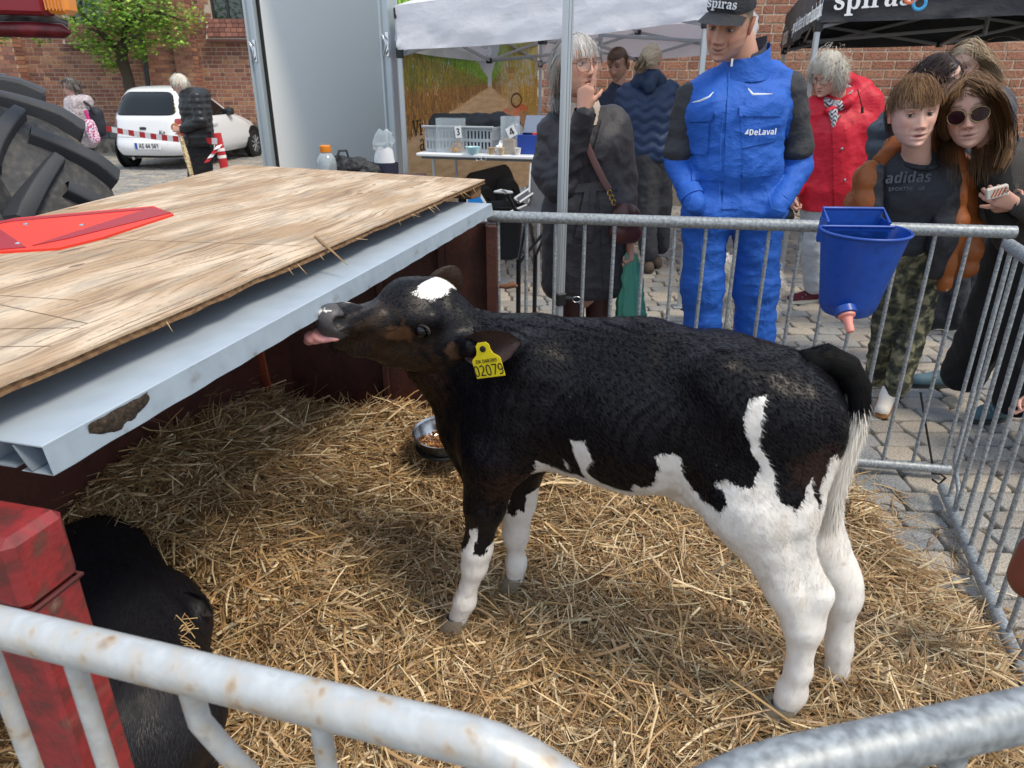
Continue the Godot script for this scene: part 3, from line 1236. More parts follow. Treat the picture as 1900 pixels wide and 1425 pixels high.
func build_black_tent() -> void:
	var w := thing("black_tent","black folding market tent with white lettering on its valance","tent",(BT[0] + BT[2]) * 0.5)
	var m := tent_canvas("23262d")
	folding_tent(w,BT,[1.965,2.10,2.0,1.9],0.32,2.9,m,M.alu,mat("8d9095",0.4,0.5),M.black_plastic,43)
	var along := (BT[1] - BT[0]).normalized()
	var out := along.cross(Vector3.UP)
	if out.z < 0:
		out = -out
	var white := mat("eef0f2",0.6)
	var e := Vector3(0,EYE,0)
	var hit := func(u: float,v: float,nn: Vector3,through: Vector3) -> Vector3:
		var d := at(u,v,1.0) - e
		return e + d * ((through - e).dot(nn) / d.dot(nn))
	var through := BT[0] + out * 0.09
	var p: Vector3 = hit.call(1619,-4,out,through)
	var up2 := (Vector3.UP - along * 0.0).normalized()
	var tilt := (along + Vector3.UP * 0.045).normalized()
	lettering(w,"lettering","spiras",p,tilt,out.cross(tilt),0.125,white,"Droid Serif",true,0.92)
	for k in 2:
		var ring := MB.new()
		var c: Vector3 = hit.call(1690.0 if k == 0 else 1706.0,-6.0 if k == 0 else 6.0,out,through)
		var pts := []
		for s in 25:
			var a := TAU * s / 24.0
			pts.append(c + tilt * cos(a) * 0.038 + out.cross(tilt) * sin(a) * 0.038 + out * 0.004)
		ring.tube(pts,0.012,6,false,out,0.25)
		part(w,"logo_ring",ring,mat("d9774a" if k == 0 else "3f9fd6",0.6))
	var al2 := (BT[3] - BT[0]).normalized()
	var o2 := -al2.cross(Vector3.UP)
	if o2.x > 0:
		o2 = -o2
	var thr := BT[0] + o2 * 0.075
	var q: Vector3 = hit.call(1493,37,o2,thr)
	var rt := -al2
	if rt.cross(Vector3.UP).dot(o2) < 0:
		rt = -rt
	lettering(w,"lettering","– gør det lettere at være landmand",q,rt,Vector3.UP,0.095,white,"Droid Serif",false,0.92)
	var cream := mat("a79a90",0.7)
	var r2: Vector3 = hit.call(1457,68,o2,thr)
	lettering(w,"lettering","spiras",r2,rt,Vector3.UP,0.14,cream,"Droid Serif",true,0.9)
func build_lone_pole() -> void:
	var f := 3.16
	var a := at(1036.5,610,f)
	var b := at(1055,0,f)
	var x := (a.x + b.x) * 0.5
	var w := thing("tent_pole","slim square aluminium tent pole standing against the pen fence","pole",Vector3(x,0,-f))
	var y1 := at(1037,552,f).y
	var up := (b - a).normalized()
	var p0 := a + up * ((0.0 - a.y) / up.y)
	var bas := Basis(Vector3.RIGHT,up,Vector3.RIGHT.cross(up)).rotated(up,0.5)
	var tp := MB.new()
	var len := (3.0 - y1) / up.y
	var s := a + up * ((y1 - a.y) / up.y)
	tp.box(Transform3D(bas,s + up * len * 0.5),Vector3(0.036,len,0.036),0.004)
	var top := part(w,"upper_tube",tp,M.alu)
	var gr := MB.new()
	for k in 2:
		gr.box(Transform3D(bas,s + up * len * 0.5 + bas.z * 0.0185 + bas.x * (0.007 if k else -0.007)),Vector3(0.002,len,0.002))
	part(top,"groove_rib",gr,mat("8f979c",0.4,0.5))
	var lt := MB.new()
	var l2 := y1 / up.y
	lt.box(Transform3D(bas,p0 + up * l2 * 0.5),Vector3(0.029,l2,0.029),0.003)
	part(w,"lower_tube",lt,M.alu)
	var cl := MB.new()
	cl.box(Transform3D(bas,s - up * 0.005),Vector3(0.05,0.06,0.05),0.006)
	cl.tube([s + Vector3(0.02,-0.005,0),s + Vector3(0.06,-0.005,0.01)],0.014,10)
	part(w,"clamp",cl,M.black_plastic)
	var rg := MB.new()
	var pts := []
	for k in 15:
		var t := TAU * k / 14.0
		pts.append(s + Vector3(0.078 + cos(t) * 0.02,-0.006 + sin(t) * 0.013,0.012))
	rg.tube(pts,0.003,6,false)
	part(w,"pull_ring",rg,M.chrome)
	var fp := MB.new()
	fp.box(Transform3D(Basis(),p0 + Vector3.UP * 0.004),Vector3(0.1,0.008,0.1),0.002)
	part(w,"foot_plate",fp,M.galv)
# ================================================================ tree
func build_tree() -> void:
	var f := 16.9
	var base := at(247,190,f)
	var w := thing("street_tree","young bright green maple tree with dark trunk beside the brick wall","tree",Vector3(base.x + 0.15,0,-f))
	var bark := mat("ffffff",0.95)
	bark.albedo_texture = noise_tex(256,0.06,[[0.0,"2a241c"],[0.5,"4b4135"],[1.0,"665948"]],FastNoiseLite.TYPE_SIMPLEX_SMOOTH,5,0.0,51)
	tri_map(bark,3.0)
	with_bump(bark,grain_n,1.0)
	var tr := MB.new()
	var t0 := Vector3(base.x + 0.15,0,-f)
	tr.tube([t0,at(246,185,f),at(236,140,f),at(225,105,f),at(229,80,f)],[0.17,0.13,0.115,0.125,0.10],12)
	part(w,"trunk",tr,bark)
	var limbs := [
		[at(222,100,f),at(205,78,f),at(180,50,f + 0.1),at(150,22,f + 0.2),at(120,-20,f + 0.3)],
		[at(212,88,f),at(195,70,f - 0.3),at(180,58,f - 0.5),at(160,52,f - 0.8)],
		[at(229,82,f),at(232,40,f),at(225,0,f),at(220,-60,f)],
		[at(229,60,f),at(250,30,f),at(290,22,f - 0.2),at(345,40,f - 0.4)],
		[at(230,50,f),at(262,10,f + 0.2),at(300,-30,f + 0.3)],
		[at(230,85,f),at(245,70,f - 0.4),at(262,62,f - 0.6)],
		[at(226,20,f),at(200,-20,f - 0.4),at(170,-60,f - 0.7)]]
	var tips := []
	for l in limbs:
		var lb := MB.new()
		var rad := []
		for k in l.size():
			rad.append(lerpf(0.07,0.012,float(k) / (l.size() - 1)))
		lb.tube(l,rad,8)
		part(w,"limb",lb,bark)
		for k in range(1,l.size()):
			tips.append(l[k])
			tips.append((l[k] + l[k - 1]) * 0.5)
	var clumps := [[150,20,0.5],[185,10,0.6],[215,20,0.55],[250,15,0.55],[285,20,0.5],[300,35,0.35],[330,45,0.32],[355,35,0.28],[180,40,0.42],[155,62,0.32],[160,78,0.3],[185,85,0.32],[200,100,0.3],[205,115,0.25],[220,60,0.35],[245,60,0.35],[262,75,0.3],[265,92,0.22],[258,100,0.2],[310,70,0.28],[330,80,0.2],[290,45,0.3],[240,-20,0.7],[190,-30,0.8],[290,-30,0.7],[140,-20,0.7],[240,-80,1.0],[180,-90,0.9],[215,122,0.18],[76,71,0.16],[10,64,0.2],[-20,60,0.3],[120,40,0.28],[235,40,0.4],[205,35,0.4]]
	var lf := MB.new()
	var r := RandomNumberGenerator.new()
	r.seed = 11
	for c in clumps:
		var ctr := at(c[0],c[1],f + r.randf_range(-0.7,0.5))
		var cnt := int(165 * c[2] / 0.4)
		for k in cnt:
			var d: Vector3 = Vector3(r.randfn(),r.randfn() * 0.75,r.randfn() * 1.1).limit_length(2.0) * c[2] * 0.55
			var p: Vector3 = ctr + d
			var sz := r.randf_range(0.045,0.085)
			var nn := (Vector3(r.randf_range(-0.7,0.7),1.0,r.randf_range(-0.4,0.9))).normalized()
			var xx := nn.cross(Vector3(r.randfn(),0.1,r.randfn())).normalized()
			var yy := nn.cross(xx)
			var tone := r.randf()
			lf.col = lin("86ad3c").lerp(lin("4f7d24"),tone) if r.randf() < 0.8 else lin("a9c85c")
			for b in 3:
				var a := (b - 1) * 0.85
				var tip: Vector3 = p + (yy * cos(a) + xx * sin(a)) * sz * (1.0 if b == 1 else 0.8)
				var sdv := (xx * cos(a) - yy * sin(a)) * sz * 0.26
				var mid: Vector3 = p.lerp(tip,0.5)
				lf.tri(p,mid + sdv,tip)
				lf.tri(p,tip,mid - sdv)
	var lm := vmat(0.55)
	lm.backlight_enabled = true
	lm.backlight = Color(0.32,0.42,0.1)
	part(w,"crown",lf,lm)
# ================================================================ car
func build_car() -> void:
	var rl := on(251,309,0.0)
	var ang := deg_to_rad(6.0)
	var fw := Vector3(sin(ang),0,-cos(ang))
	var rt := Vector3(cos(ang),0,sin(ang))
	var o := rl + rt * 0.70
	var w := thing("parked_car","small white hatchback car parked with its rear to the square","car",o)
	var pl := func(x: float,y: float,z: float) -> Vector3: return o + rt * x + Vector3.UP * y + fw * z
	var ys := [0.22,0.28,0.36,0.45,0.52,0.60,0.68,0.75,0.82,0.88,0.93,1.0,1.08,1.15,1.22,1.3,1.36,1.42,1.46,1.49,1.505]
	var kz := [[0.22,-0.52,2.72,0.72],[0.28,-0.60,2.86,0.78],[0.36,-0.645,2.94,0.815],[0.45,-0.655,2.96,0.83],[0.52,-0.63,2.94,0.83],[0.60,-0.60,2.88,0.825],[0.75,-0.575,2.66,0.815],[0.88,-0.55,2.2,0.79],[0.93,-0.535,1.95,0.77],[1.0,-0.50,1.72,0.745],[1.15,-0.42,1.42,0.69],[1.3,-0.32,1.1,0.625],[1.42,-0.18,0.85,0.55],[1.46,-0.08,0.75,0.49],[1.49,0.10,0.6,0.38],[1.505,0.30,0.40,0.02]]
	var look := func(y: float) -> Array:
		for k in kz.size() - 1:
			if y <= kz[k + 1][0]:
				var t: float = clampf((y - kz[k][0]) / (kz[k + 1][0] - kz[k][0]),0,1)
				return [lerpf(kz[k][1],kz[k + 1][1],t),lerpf(kz[k][2],kz[k + 1][2],t),lerpf(kz[k][3],kz[k + 1][3],t)]
		return [kz[-1][1],kz[-1][2],kz[-1][3]]
	var surf := func(y: float,deg: float,off: float) -> Vector3:
		var q: Array = look.call(y)
		var a := deg_to_rad(deg)
		var e := 0.42
		var cx := signf(cos(a)) * pow(absf(cos(a)),e)
		var cz := signf(sin(a)) * pow(absf(sin(a)),e)
		var half: float = (q[1] - q[0]) * 0.5
		var nn := Vector3(cx * absf(cx) / maxf(q[2],0.05),0,cz * absf(cz) / half).normalized()
		return pl.call(cx * q[2] + nn.x * off,y,(q[0] + q[1]) * 0.5 + cz * half + nn.z * off)
	var body := MB.new()
	var rows := []
	for y in ys:
		var row := []
		for k in 72:
			row.append(surf.call(y,-90.0 + k * 5.0,0.0))
		rows.append(row)
	body.sheet(rows,true)
	var white := mat("e4e6e8",0.3)
	white.clearcoat_enabled = true
	white.clearcoat = 0.8
	white.clearcoat_roughness = 0.08
	part(w,"body",body,white)
	var patch := func(called: String,y0: float,y1: float,a0: float,a1: float,off: float,m: Material,taper := 0.0,parent: Node3D = w) -> MeshInstance3D:
		var mb := MB.new()
		var rr := []
		for j in 9:
			var row := []
			for k in 17:
				var s := k / 16.0
				var t := j / 8.0
				var mid := (a0 + a1) * 0.5
				var aa := lerpf(lerpf(a0,a1,s),mid,taper * t)
				var ex := absf(s * 2.0 - 1.0)
				var yy := lerpf(y0,y1,t)
				var cy := (y0 + y1) * 0.5
				yy = cy + (yy - cy) * (1.0 - 0.35 * pow(ex,6.0))
				row.append(surf.call(yy,aa,off))
			rr.append(row)
		mb.sheet(rr)
		return part(parent,called,mb,m)
	var glass := mat("0a0e11",0.05)
	glass.metallic_specular = 0.5
	var seal := mat("0b0c0e",0.5)
	patch.call("window_seal",0.985,1.40,-128.0,-52.0,0.004,seal)
	patch.call("rear_window",1.0,1.385,-126.0,-54.0,0.010,glass)
	patch.call("window_seal",0.945,1.375,-33.0,21.0,0.004,seal,0.12)
	patch.call("side_window",0.965,1.355,-6.0,19.0,0.010,glass,0.10)
	patch.call("side_window",0.965,1.355,-31.0,-7.5,0.010,glass,0.10)
	patch.call("side_window",0.965,1.355,187.5,211.0,0.010,glass,0.10)
	patch.call("windscreen",1.0,1.385,56.0,124.0,0.010,glass)
	var red := mat("8e1219",0.15)
	red.clearcoat_enabled = true
	for s in 2:
		var c := -53.0 if s == 0 else -127.0
		var lp = patch.call("tail_light",0.62,0.93,c - 9.0,c + 9.0,0.012,red)
		patch.call("reverse_lens",0.72,0.83,c - 4.0,c + 4.0,0.017,mat("d8c4c4",0.2),0.0,lp)
	var dk := mat("55585a",0.6)
	patch.call("seam",0.600,0.606,-150.0,-30.0,0.004,dk)
	patch.call("seam",0.30,0.96,-8.6,-8.2,0.004,dk)
	patch.call("seam",0.30,0.96,22.0,22.4,0.004,dk)
	var hd := MB.new()
	hd.tube([surf.call(0.80,-5.5,0.03),surf.call(0.80,-3.5,0.045),surf.call(0.80,-1.0,0.03)],0.014,8)
	part(w,"door_handle",hd,white)
	var em := MB.new()
	em.box(Transform3D(Basis(rt,Vector3.UP,-fw),pl.call(-0.02,0.76,-0.578)),Vector3(0.13,0.05,0.03),0.01)
	part(w,"hatch_handle",em,mat("2a2d30",0.3))
	var out := -fw
	var plate_p: Vector3 = pl.call(0.06,0.45,-0.664)
	var pm := MB.new()
	pm.box(Transform3D(Basis(rt,Vector3.UP,out),plate_p),Vector3(0.52,0.125,0.012),0.004)
	var po := part(w,"number_plate",pm,mat("eceded",0.5))
	var eu := MB.new()
	eu.box(Transform3D(Basis(rt,Vector3.UP,out),plate_p - rt * 0.225 + out * 0.004),Vector3(0.05,0.11,0.01),0.002)
	part(po,"blue_band",eu,mat("1f4fa8",0.5))
	lettering(po,"lettering","AS 44 561",plate_p + rt * 0.03 + out * 0.008,rt,Vector3.UP,0.082,mat("16181a",0.6),"Droid Sans",true,0.78)
	lettering(w,"lettering","Ka",pl.call(0.36,0.69,-0.598),rt,Vector3.UP,0.07,mat("303338",0.3,0.6),"Droid Serif",true,1.0,0.004,0.25)
	patch.call("lower_trim",0.225,0.27,-140.0,-40.0,0.004,mat("1b1c1e",0.7))
	var ex := MB.new()
	ex.tube([pl.call(-0.30,0.24,-0.3),pl.call(-0.30,0.22,-0.62)],0.03,10)
	part(w,"exhaust",ex,M.chrome)
	var mi := MB.new()
	mi.lathe(Transform3D(Basis(fw,rt,Vector3.UP).scaled_local(Vector3(0.10,0.11,0.085)),pl.call(0.80,1.0,1.30)),[Vector2(0.0,-1.0),Vector2(0.7,-0.8),Vector2(1.0,0.0),Vector2(0.8,0.7),Vector2(0.0,1.0)],14)
	part(w,"wing_mirror",mi,mat("2a2d30",0.3))
	for p in [[-0.70,0.0],[0.70,0.0],[0.70,2.3],[-0.70,2.3]]:
		var well := MB.new()
		var sd: float = signf(p[0])
		var ax := rt * sd
		var c: Vector3 = pl.call(p[0] + sd * 0.105,0.31,p[1])
		well.lathe(Transform3D(Basis(fw,ax,fw.cross(ax)),c),[Vector2(0.36,-0.02),Vector2(0.355,0.018),Vector2(0.0,0.018)],26)
		part(w,"wheel_well",well,mat("060607",0.9))
		var x := Transform3D(Basis(fw,ax,fw.cross(ax)),pl.call(p[0] + sd * 0.04,0.285,p[1]))
		var ty := MB.new()
		ty.lathe(x,[Vector2(0.18,-0.08),Vector2(0.265,-0.085),Vector2(0.284,-0.06),Vector2(0.286,0.0),Vector2(0.284,0.07),Vector2(0.265,0.095),Vector2(0.20,0.095),Vector2(0.19,0.08)],28)
		var wh := part(w,"wheel",ty,M.rubber)
		var rim := MB.new()
		rim.lathe(x,[Vector2(0.195,0.075),Vector2(0.19,0.09),Vector2(0.17,0.085),Vector2(0.0,0.07)],24)
		part(wh,"rim",rim,mat("3b3d40",0.5))
		for k in 9:
			var sp := MB.new()
			var a := TAU * k / 9.0
			var dv: Vector3 = x.basis * Vector3(cos(a),0,sin(a))
			bar_between(sp,x.origin + ax * 0.09 + dv * 0.03,x.origin + ax * 0.088 + dv * 0.185,0.028,0.02)
			part(wh,"spoke",sp,mat("a9adb0",0.35,0.5))
# ================================================================ bollard, tape
func build_street_bits() -> void:
	var f := 11.2
	var a := at(418,318,f)
	var b := at(402,247,f)
	var w := thing("warning_post","red plastic warning post with white reflective bands","post",Vector3(a.x,0,-f))
	var d := (b - a).normalized()
	var p0 := a + d * ((0.0 - a.y) / d.y)
	var bands := [[0.0,0.72,"b32025"],[0.72,0.78,"e6e6e6"],[0.78,0.86,"b32025"],[0.86,0.92,"e6e6e6"],[0.92,1.22,"b9282c"]]
	var long := (b - p0).length()
	for k in bands.size():
		var mb := MB.new()
		var s: float = bands[k][0] / 1.22 * long
		var e: float = bands[k][1] / 1.22 * long
		mb.tube([p0 + d * s,p0 + d * e],0.062 if k % 2 == 0 else 0.064,14)
		part(w,"band",mb,mat(bands[k][2],0.5))
	var ft := MB.new()
	ft.lathe(Transform3D(Basis(),p0),[Vector2(0.0,0.0),Vector2(0.2,0.0),Vector2(0.19,0.05),Vector2(0.09,0.07),Vector2(0.062,0.1)],18)
	part(w,"foot",ft,M.rubber)
	var tp := thing("barrier_tape","red and white barrier tape strung behind the white haired man","tape",at(300,250,f - 0.3))
	var pts := []
	for k in 41:
		var t := k / 40.0
		var u := lerpf(196.0,402.0,t)
		var v := lerpf(238.0,262.0,t) + 5.0 * sin(t * PI)
		pts.append(at(u,v,lerpf(11.9,f - 0.1,t)))
	for k in 20:
		var mb := MB.new()
		for s in 2:
			var p: Vector3 = pts[k * 2 + s]
			var q: Vector3 = pts[k * 2 + s + 1]
			var h := Vector3.UP * 0.045 + Vector3(0,0,0.012)
			var sk := (q - p) * 0.45
			mb.quad(p - h,q - h,q + h + sk,p + h + sk)
		part(tp,"stripe",mb,mat("c2252b" if k % 2 == 0 else "eceaea",0.45))
	var le := thing("tape_end","crumpled red and white tape end tied to the red post","tape",at(398,275,f - 0.12))
	for k in 4:
		var mb := MB.new()
		var p := at(408 - k * 6,268 + k * 8,f - 0.12)
		var q := at(402 - k * 6,276 + k * 8,f - 0.16)
		mb.quad(p - Vector3(0.05,0.02,0),q - Vector3(0.05,0.02,0),q + Vector3(0.05,0.01,0.02),p + Vector3(0.05,0.01,0.02))
		part(le,"stripe",mb,mat("c2252b" if k % 2 == 1 else "eceaea",0.45))
# ================================================================ tractor (rear wheel and mudguard in view)
func build_tractor() -> void:
	var C := Vector3(-2.408,0.814,-3.60)
	var U := Vector3(0.901,0,0.433)
	var A := Vector3(0.433,0,-0.901)
	var wd := 0.45
	var cen := C - A * wd * 0.5
	var w := thing("tractor","red tractor with a big dusty lugged rear tyre","tractor",Vector3(cen.x,0,cen.z))
	var rb := mat("ffffff",0.78)
	rb.albedo_texture = noise_tex(512,0.018,[[0.0,"303133"],[0.4,"3b3c3f"],[0.55,"474749"],[0.75,"57544f"],[1.0,"6a655f"]],FastNoiseLite.TYPE_SIMPLEX_SMOOTH,6,0.0,61)
	tri_map(rb,2.4)
	with_bump(rb,grain_n,0.3)
	var lug_m := mat("33353a",0.62)
	tri_map(lug_m,3.0)
	with_bump(lug_m,grain_n,0.25)
	var x := Transform3D(Basis(U,A,Vector3.UP),cen)
	var ty := MB.new()
	ty.lathe(x,[Vector2(0.38,-0.17),Vector2(0.5,-0.235),Vector2(0.66,-0.24),Vector2(0.735,-0.215),Vector2(0.76,-0.12),Vector2(0.768,0.0),Vector2(0.76,0.12),Vector2(0.735,0.215),Vector2(0.66,0.24),Vector2(0.5,0.235),Vector2(0.38,0.17)],72)
	var wh := part(w,"wheel",ty,rb)
	for rr in [0.60,0.64]:
		var rg := MB.new()
		var pts := []
		for k in 65:
			var a := TAU * k / 64.0
			pts.append(cen + (U * cos(a) + Vector3.UP * sin(a)) * rr - A * 0.243)
		rg.tube(pts,0.008,6,false)
		part(wh,"sidewall_rib",rg,rb)
	for sd in 2:
		var sgn := 1.0 if sd == 1 else -1.0
		for k in 19:
			var mb := MB.new()
			var th0 := TAU * (k + (0.5 if sd == 1 else 0.0)) / 19.0
			var rows := []
			for s in 9:
				var t := s / 8.0
				var aa := sgn * lerpf(0.245,-0.02,t)
				var th := th0 + 0.30 * pow(t,0.8)
				var dirv := U * cos(th) + Vector3.UP * sin(th)
				var tang := -U * sin(th) + Vector3.UP * cos(th)
				var base := 0.735 if t < 0.12 else 0.755
				var topr := lerpf(0.795,0.815,minf(t * 4.0,1.0))
				var wdt := lerpf(0.036,0.026,t)
				var nrm := (tang * 0.8 + A * sgn * 0.6).normalized()
				var c0 := cen + A * aa
				rows.append([c0 + dirv * (base - 0.02) - nrm * wdt * 1.5,c0 + dirv * (topr - 0.012) - nrm * wdt,c0 + dirv * topr - nrm * wdt * 0.72,c0 + dirv * topr + nrm * wdt * 0.72,c0 + dirv * (topr - 0.012) + nrm * wdt,c0 + dirv * (base - 0.02) + nrm * wdt * 1.5])
			if sd == 0:
				for row in rows:
					row.reverse()
			mb.sheet(rows)
			mb.plate([rows[0][0],rows[0][1],rows[0][2],rows[0][3],rows[0][4],rows[0][5]],(A * sgn),0.012)
			part(wh,"lug",mb,lug_m)
	var red := mat("7a1c20",0.5)
	var rim := MB.new()
	rim.lathe(x,[Vector2(0.0,-0.08),Vector2(0.2,-0.09),Vector2(0.33,-0.16),Vector2(0.395,-0.18),Vector2(0.395,0.18),Vector2(0.33,0.16),Vector2(0.2,0.05),Vector2(0.0,0.04)],40)
	part(wh,"rim",rim,red)
	var f := 3.0
	var rail := MB.new()
	rail.tube([at(-260,62,f + 0.2),at(-60,53,f + 0.05),at(60,55,f),at(118,58,f),at(130,60,f)],[0.028,0.028,0.028,0.026,0.008],12)
	var rm := mat("6e1a22",0.42)
	rm.albedo_texture = dirt_t
	tri_map(rm,1.5)
	part(w,"mudguard_rail",rail,rm)
	var flap := MB.new()
	var fr := []
	for j in 7:
		var row := []
		for k in 19:
			var t := k / 18.0
			var u := lerpf(-240.0,126.0,t)
			var top := lerpf(12.0,38.0 if t > 0.9 else 14.0,pow(t,6.0))
			var v := lerpf(52.0,top,j / 6.0)
			row.append(at(u,v,f + 0.05 + 0.012 * sin(k * 1.9 + j * 1.1) + 0.05 * j / 6.0))
		fr.append(row)
	flap.sheet(fr)
	part(w,"rubber_flap",flap,mat("2b272a",0.75))
	var bar := MB.new()
	var p0 := at(-240,-8,f)
	var p1 := at(90,3,f)
	bar_between(bar,p0,p1,0.095,0.09,0.012)
	part(w,"lamp_bar",bar,mat("7d1622",0.35))
	var lens := MB.new()
	bar_between(lens,at(90,1,f - 0.01),at(134,4,f - 0.01),0.088,0.085,0.016)
	var am := mat("d68412",0.2)
	am.clearcoat_enabled = true
	var lo := part(w,"indicator_lens",lens,am)
	var ribs := MB.new()
	for k in 6:
		var p := at(95 + k * 6.5,1 + k * 0.4,f - 0.01) + Vector3(0,0,0.045)
		ribs.box(Transform3D(Basis(),p),Vector3(0.004,0.07,0.004))
	part(lo,"lens_rib",ribs,am)
	var sh := MB.new()
	var rows2 := []
	for j in 2:
		var row := []
		for k in 17:
			var a := lerpf(0.75,2.6,k / 16.0)
			row.append(cen + (U * cos(a) + Vector3.UP * sin(a)) * 0.95 - A * (0.95 if j == 0 else 0.30))
		rows2.append(row)
	sh.sheet(rows2)
	part(w,"mudguard",sh,red)
	var axl := MB.new()
	axl.tube([cen,cen - A * 1.5],0.12,14)
	part(w,"axle",axl,red)
	var ow := MB.new()
	ow.lathe(Transform3D(x.basis,cen - A * 1.6),[Vector2(0.38,-0.17),Vector2(0.5,-0.235),Vector2(0.66,-0.24),Vector2(0.76,-0.2),Vector2(0.79,0.0),Vector2(0.76,0.2),Vector2(0.66,0.24),Vector2(0.5,0.235),Vector2(0.38,0.17)],40)
	part(w,"wheel",ow,rb)
# ================================================================ red wagon with its posts, the panel and plywood laid over it
const PA := Vector3(-0.642,0,-0.858)
const PB := Vector3(-0.083,0,-2.95)
var PD := (PB - PA).normalized()
var PE := Vector3(0,1,0).cross(PD)
func wood_texture() -> ImageTexture:
	var W := 1024
	var H := 768
	var im := Image.create(W,H,false,Image.FORMAT_RGB8)
	var n1 := FastNoiseLite.new()
	n1.frequency = 0.008
	n1.fractal_octaves = 4
	var n2 := FastNoiseLite.new()
	n2.seed = 9
	n2.frequency = 0.03
	n2.fractal_octaves = 3
	var a := Color("a88c6e")
	var b := Color("d0bba2")
	var d := Color("6b5443")
	for y in H:
		for x in W:
			var warp := n1.get_noise_2d(x * 0.35,y * 1.1) * 26.0
			var g := n2.get_noise_2d(x * 0.10,(y + warp) * 2.6)
			var s := n2.get_noise_2d(x * 0.14 + 900,(y + warp * 0.6) * 9.0)
			var big := n1.get_noise_2d(x * 0.5 + 300,y * 1.5)
			var col := a.lerp(b,clampf(0.45 + big * 1.3 + g * 0.5,0,1))
			if s > 0.28:
				col = col.lerp(d,clampf((s - 0.28) * 3.4,0,0.7))
			if g < -0.30:
				col = col.lerp(d,clampf((-g - 0.30) * 1.6,0,0.4))
			col = col.lerp(Color("8f8578"),clampf(n1.get_noise_2d(x * 1.1 + 77,y * 3.0) * 0.8,0,0.4))
			im.set_pixel(x,y,col)
	var r := RandomNumberGenerator.new()
	r.seed = 3
	for k in 26:
		var cx := r.randi_range(20,W - 60)
		var cy := r.randi_range(8,H - 9)
		var l := r.randi_range(6,22)
		var h := r.randi_range(1,4)
		for y in range(-h,h + 1):
			for x in range(-l,l + 1):
				if (float(x) / l) ** 2 + (float(y) / (h + 0.3)) ** 2 < 1.0 and cx + x >= 0 and cx + x < W and cy + y >= 0 and cy + y < H:
					im.set_pixel(cx + x,cy + y,im.get_pixel(cx + x,cy + y).lerp(Color("4d3a2a"),0.55))
	for k in 46:
		var cx := r.randi_range(0,W - 300)
		var cy := float(r.randi_range(4,H - 5))
		var l := r.randi_range(60,280)
		for x in l:
			cy = clampf(cy + r.randf_range(-0.22,0.22),1,H - 2)
			var px := im.get_pixel(cx + x,int(cy))
			im.set_pixel(cx + x,int(cy),px.lerp(Color("574233"),0.6))
	return ImageTexture.create_from_image(im)
